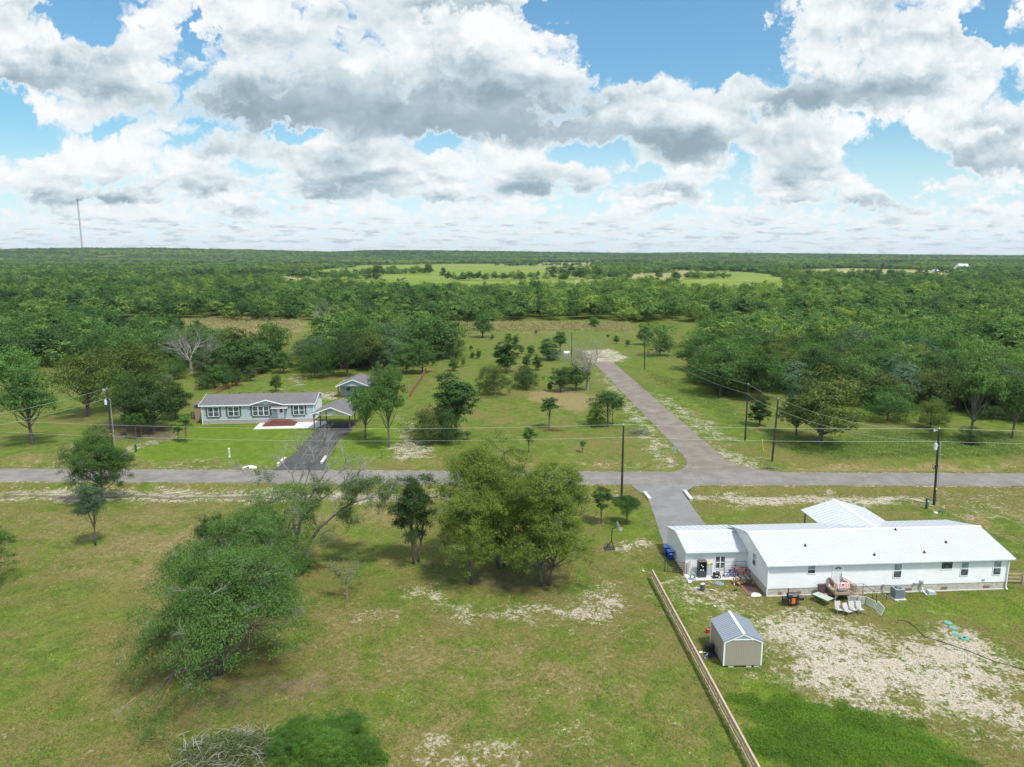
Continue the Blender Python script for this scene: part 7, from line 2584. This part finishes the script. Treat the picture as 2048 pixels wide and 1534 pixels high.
for px, py, top, w in ((606, 1500, 1462, 95), (690, 1486, 1450, 100), (650, 1524, 1482, 120), (728, 1520, 1484, 80), (566, 1530, 1496, 70)):
    T_(px, py, top, w, 'bush', 'lush', 'rounded bright green weedy bush heaped beside the tangle of cut branches', group='weedy bushes at the near edge', name='bush', cat='bush', trunk=False)
weeds('weeds', [(530, 1480), (570, 1455), (620, 1440), (690, 1436), (745, 1460), (765, 1500), (770, 1570), (530, 1570)], 60000, 1.15, .15, (.085, .185, .025), 'lush green weed mound at the bottom edge beside the tangle of branches', 1)
weeds('tall_grass', [(1450, 1385), (1560, 1385), (1700, 1405), (1830, 1445), (1940, 1500), (1960, 1560), (1525, 1560)], 95000, .34, .13, (.105, .200, .022), 'thick green grass in the bottom right corner beyond the fence', 2)
weeds('meadow_grass', [(1560, 862), (1640, 886), (1750, 856), (1860, 872), (2070, 862), (2070, 918), (1640, 922), (1565, 905)], 34000, .5, .26, (.145, .205, .050), 'tall rough grass strip between the main road and the right woods', 3)
weeds('meadow_grass', [(1290, 735), (1400, 775), (1480, 815), (1530, 880), (1500, 880), (1400, 815), (1300, 760)], 16000, .45, .28, (.145, .205, .050), 'tall rough grass between the side road poles and the woods corner', 4)
weeds('weeds', [(1535, 1190), (1650, 1185), (1650, 1196), (1560, 1204)], 2500, .3, .12, (.06, .125, .03), 'dark green weeds along the foot of the white house wall', 5)
weeds('weeds', [(1700, 1190), (2010, 1180), (2012, 1188), (1705, 1199)], 5000, .28, .12, (.06, .125, .03), 'dark green weeds along the right part of the white house wall', 6)
weeds('meadow_grass', [(860, 645), (1270, 645), (1270, 664), (860, 664)], 12000, 1.2, .9, (.24, .22, .10), 'pale dry tall grass at the far side of the middle meadow', 7)
weeds('meadow_grass', [(240, 640), (610, 636), (610, 660), (440, 664), (240, 658)], 11000, 1.2, .9, (.25, .23, .11), 'pale dry tall grass strip before the left woods', 8)


def short_grass():
    """tufts over the near lawns, thin where the sand shows"""
    g = np.random.default_rng(9)
    n = 210000
    Y = 41 + (102 - 41) * g.random(n) ** 1.25
    X = (g.random(n) * 2 - 1) * (.74 * Y + 4)
    wf = [[wl(-.5, -.1), wl(24.7, -.1), wl(24.7, 15), wl(-.5, 15)], [wl(-6.7, 3.8), wl(.2, 3.8), wl(.2, 12.5), wl(-6.7, 12.5)], [wl(-2, .2), wl(-.3, .2), wl(-.3, 3), wl(-2, 3)],
          gp([(1262, 970), (1287, 988), (1298, 1002), (1309, 1032), (1318, 1062), (1330, 1095), (1345, 1055), (1420, 1056), (1405, 1042), (1390, 1022), (1378, 1004), (1374, 982), (1392, 970)]),
          gp([(1444, 1337), (1525, 1336), (1525, 1290), (1420, 1290)])] + [gp(p) for p, s, q in SAND if s > .5]
    keep = Y < road_y(X) - ROAD_W - .3
    for i, p in enumerate(wf):
        ins, _ = pip(X, Y, p)
        keep &= ~(ins if i < 5 else ins & (g.random(n) < .82))
    k = .5 + .5 * np.sin(X * .9 + 2 * np.sin(Y * .6)) * np.sin(Y * 1.1 + 1.3 * np.sin(X * .5))
    keep &= g.random(n) < .25 + .75 * k
    X, Y = X[keep], Y[keep]
    c = np.stack([X, Y, height(X, Y) + g.uniform(.02, .06, len(X))], 1)
    me = leaf_mesh(c, np.tile((0, -.2, 1.0), (len(X), 1)), .12, g, 'grass', rand=1.0, aspect=.40)
    m, T, bs = new_mat('grass_tufts')
    pos = T.node('ShaderNodeNewGeometry').outputs['Position']
    at = T.node('ShaderNodeAttribute', attribute_name='v')
    n1 = T.noise(pos, .22, 6.0, .62, dist=.6)
    c_ = T.mix(T.smooth(n1, .42, .62), (.075, .115, .020, 1), (.150, .138, .050, 1))
    T.put(bs.inputs['Base Color'], T.v('SCALE', c_, None, T.smooth(at.outputs['Fac'], 0, 1, .6, 1.4, 'LINEAR')))
    bs.inputs['Roughness'].default_value = .9
    bs.inputs['Specular IOR Level'].default_value = .15
    me.materials.append(m)
    o = bpy.data.objects.new('grass', me); COL.objects.link(o)
    tag(o, 'short mown grass tufts over the near lawns', 'grass', kind='stuff')


short_grass()


# ------------------------------------------------------------------ far things
def mast():
    Y = 1500.0
    d = pix_dir(168, 530); x = d[0] / d[1] * Y
    dt = pix_dir(160, 392); h = CAM_H + Y * dt[2] / dt[1]
    r = empty('radio_mast', (x, Y, 0), .3, 'very tall thin lattice radio mast on the left horizon', 'radio mast')
    w = 1.5
    c = [(w * math.cos(a), w * math.sin(a)) for a in (0, 2.094, 4.189)]
    m = MB()
    for p in c:
        m.bar((p[0], p[1], 0), (p[0], p[1], h - 6), .34)
    m.build('leg', mat('mast_steel', (.16, .16, .17), .6), r)
    m = MB(); n = 46
    for k in range(n):
        z0, z1 = (h - 6) * k / n, (h - 6) * (k + 1) / n
        for i in range(3):
            a, b = c[i], c[(i + 1) % 3]
            m.bar((a[0], a[1], z0), (b[0], b[1], z1), .16).bar((a[0], a[1], z1), (b[0], b[1], z1), .14)
    m.build('bracing', MATS['mast_steel'], r)
    MB().bar((0, 0, h - 6.5), (0, 0, h), .5).box(-1.6, 1.6, -.8, .8, h - 9, h - 7).build('antenna', MATS['mast_steel'], r)
    for k, hh in enumerate((.5, .95)):
        for a in (.3, 2.4, 4.5):
            MB().bar((0, 0, h * hh), (70 * math.cos(a), 70 * math.sin(a), 0), .05).build('guy_wire', MATS['mast_steel'], r)


mast()


def far_barn(px, py, wpx, dpt, ze, zr, roofm, wallm, label, name='barn', group=None):
    x, y = G(px, py); dd = y * math.cos(PITCH) + CAM_H * math.sin(PITCH); w = wpx / FOCAL * dd
    r = empty(name, (x, y, 0), .05, label, 'barn' if name == 'barn' else 'house', group)
    MB().prism([(0, 0), (dpt, 0), (dpt, ze), (dpt / 2, zr - .3), (0, ze)], -w / 2, w / 2, 'x').build('wall', wallm, r)
    m = MB(); gable_slabs(m, -w / 2 - .5, w / 2 + .5, -.8, dpt + .8, ze, zr, th=.25)
    m.build('roof', roofm, r)
    m = MB()
    for k in (-.3, .1, .35):
        m.box(w * k, w * k + min(3.5, w * .18), -.06, -.01, 0, ze * .75)
    m.build('door', mat('barn_opening', (.05, .05, .05), .9), r)


far_barn(1931, 542, 20, 24, 7, 15, M_ROOF, M_WHITE, 'tall white-roofed barn among the far trees at the right', 'barn')
far_barn(1935, 549, 36, 16, 4, 7, M_ROOF, mat('barn_wall', (.25, .24, .22), .8), 'long low white-roofed shed in front of the tall far barn', 'barn')
far_barn(1959, 547, 12, 10, 3.5, 6, M_ROOF, M_WHITE, 'small white-roofed shed right of the long low far shed', 'barn')
far_barn(1872, 545, 10, 9, 3.5, 6, mat('grey_far_roof', (.4, .42, .45), .7), M_WHITE, 'small white farmhouse in the far meadow left of the barns', 'farm_house')
far_barn(2046, 545, 26, 12, 3, 5, M_ROOF, MATS['barn_wall'], 'long low shed at the right edge of the far meadow', 'barn')
far_barn(577, 525, 7, 12, 4, 8, mat('red_far_roof', (.45, .08, .04), .7), M_WHITE, 'tiny red-roofed barn among the far left trees', 'barn')


def cow(px, py, rz, k):
    p = G(px, py)
    m = MB()
    rg = random.Random(k)
    m.tube([(-.95, 0, .95), (-.7, 0, 1.0), (0, 0, .95), (.6, 0, 1.02), (.95, 0, 1.05), (1.25, 0, .9), (1.5, 0, .55), (1.7, 0, .35)], [.2, .38, .44, .40, .28, .19, .16, .09], 10)
    for x in (-.7, .55):
        for s in (-.2, .2):
            m.tube([(x, s, .8), (x + .04, s, .4), (x, s, 0)], [.15, .09, .07], 6)
    m.tube([(-.98, 0, 1.1), (-1.08, 0, .5)], [.04, .03], 5)
    m.tube([(1.38, .0, .78), (1.36, .24, .82)], [.06, .03], 5).tube([(1.38, .0, .78), (1.36, -.24, .82)], [.06, .03], 5)
    o = m.build('cow', mat('cow_hide', (.035, .028, .024), .8), None, loc=(p[0], p[1], .38), rz=rz, smooth=True)
    tag(o, 'dark cow grazing in the far green meadow', 'cow', 'cows grazing in the far green meadow')


for i, (px, py) in enumerate(((1062, 550), (1056, 549), (1081, 550), (1019, 547), (1004, 547), (1007, 549), (979, 543), (1036, 554), (806, 549), (907, 546))):
    cow(px, py, i * 1.3, i)


def far_truck(px, py, rz, label):
    p = G(px, py)
    r = empty('parked_truck', (p[0], p[1], .38), rz, label, 'truck', 'white trucks at the far meadow edge')
    MB().prism([(-4.5, .8), (4.5, .8), (4.5, 1.9), (3.4, 2.1), (2.9, 3.0), (1.2, 3.0), (1.1, 3.4), (-4.5, 3.4)], -1.2, 1.2, 'y').build('body', M_WHITE, r)
    for x in (-3, 3):
        for s in (-1.2, 1.05):
            MB().tube([(x, s, .55), (x, s + .15, .55)], .55, 10).build('wheel', M_BLACKP, r)


far_truck(843, 528, .1, 'white truck at the back edge of the far green meadow, leftmost')
far_truck(1028, 530, -.1, 'white truck at the back edge of the far green meadow, middle one')
far_truck(1079, 530, .05, 'white truck at the back edge of the far green meadow, rightmost')


# ------------------------------------------------------------------ the air between here and the horizon
def haze():
    mb = MB().box(-9500, 9500, -600, 9800, -3.0, 175.0)
    m = bpy.data.materials.new('haze')
    m.use_nodes = True
    T = NT(m.node_tree)
    T.n.remove(T.n['Principled BSDF'])
    vol = T.node('ShaderNodeVolumePrincipled')
    vol.inputs['Color'].default_value = (0.80, 0.90, 1.0, 1)
    vol.inputs['Density'].default_value = 0.000040
    vol.inputs['Anisotropy'].default_value = 0.3
    T.l.new(vol.outputs[0], [n for n in T.n if n.type == 'OUTPUT_MATERIAL'][0].inputs['Volume'])
    o = mb.build('haze', m)
    o.display_type = 'WIRE'
    tag(o, 'thin bluish air over the far woods', 'haze', kind='stuff')


haze()
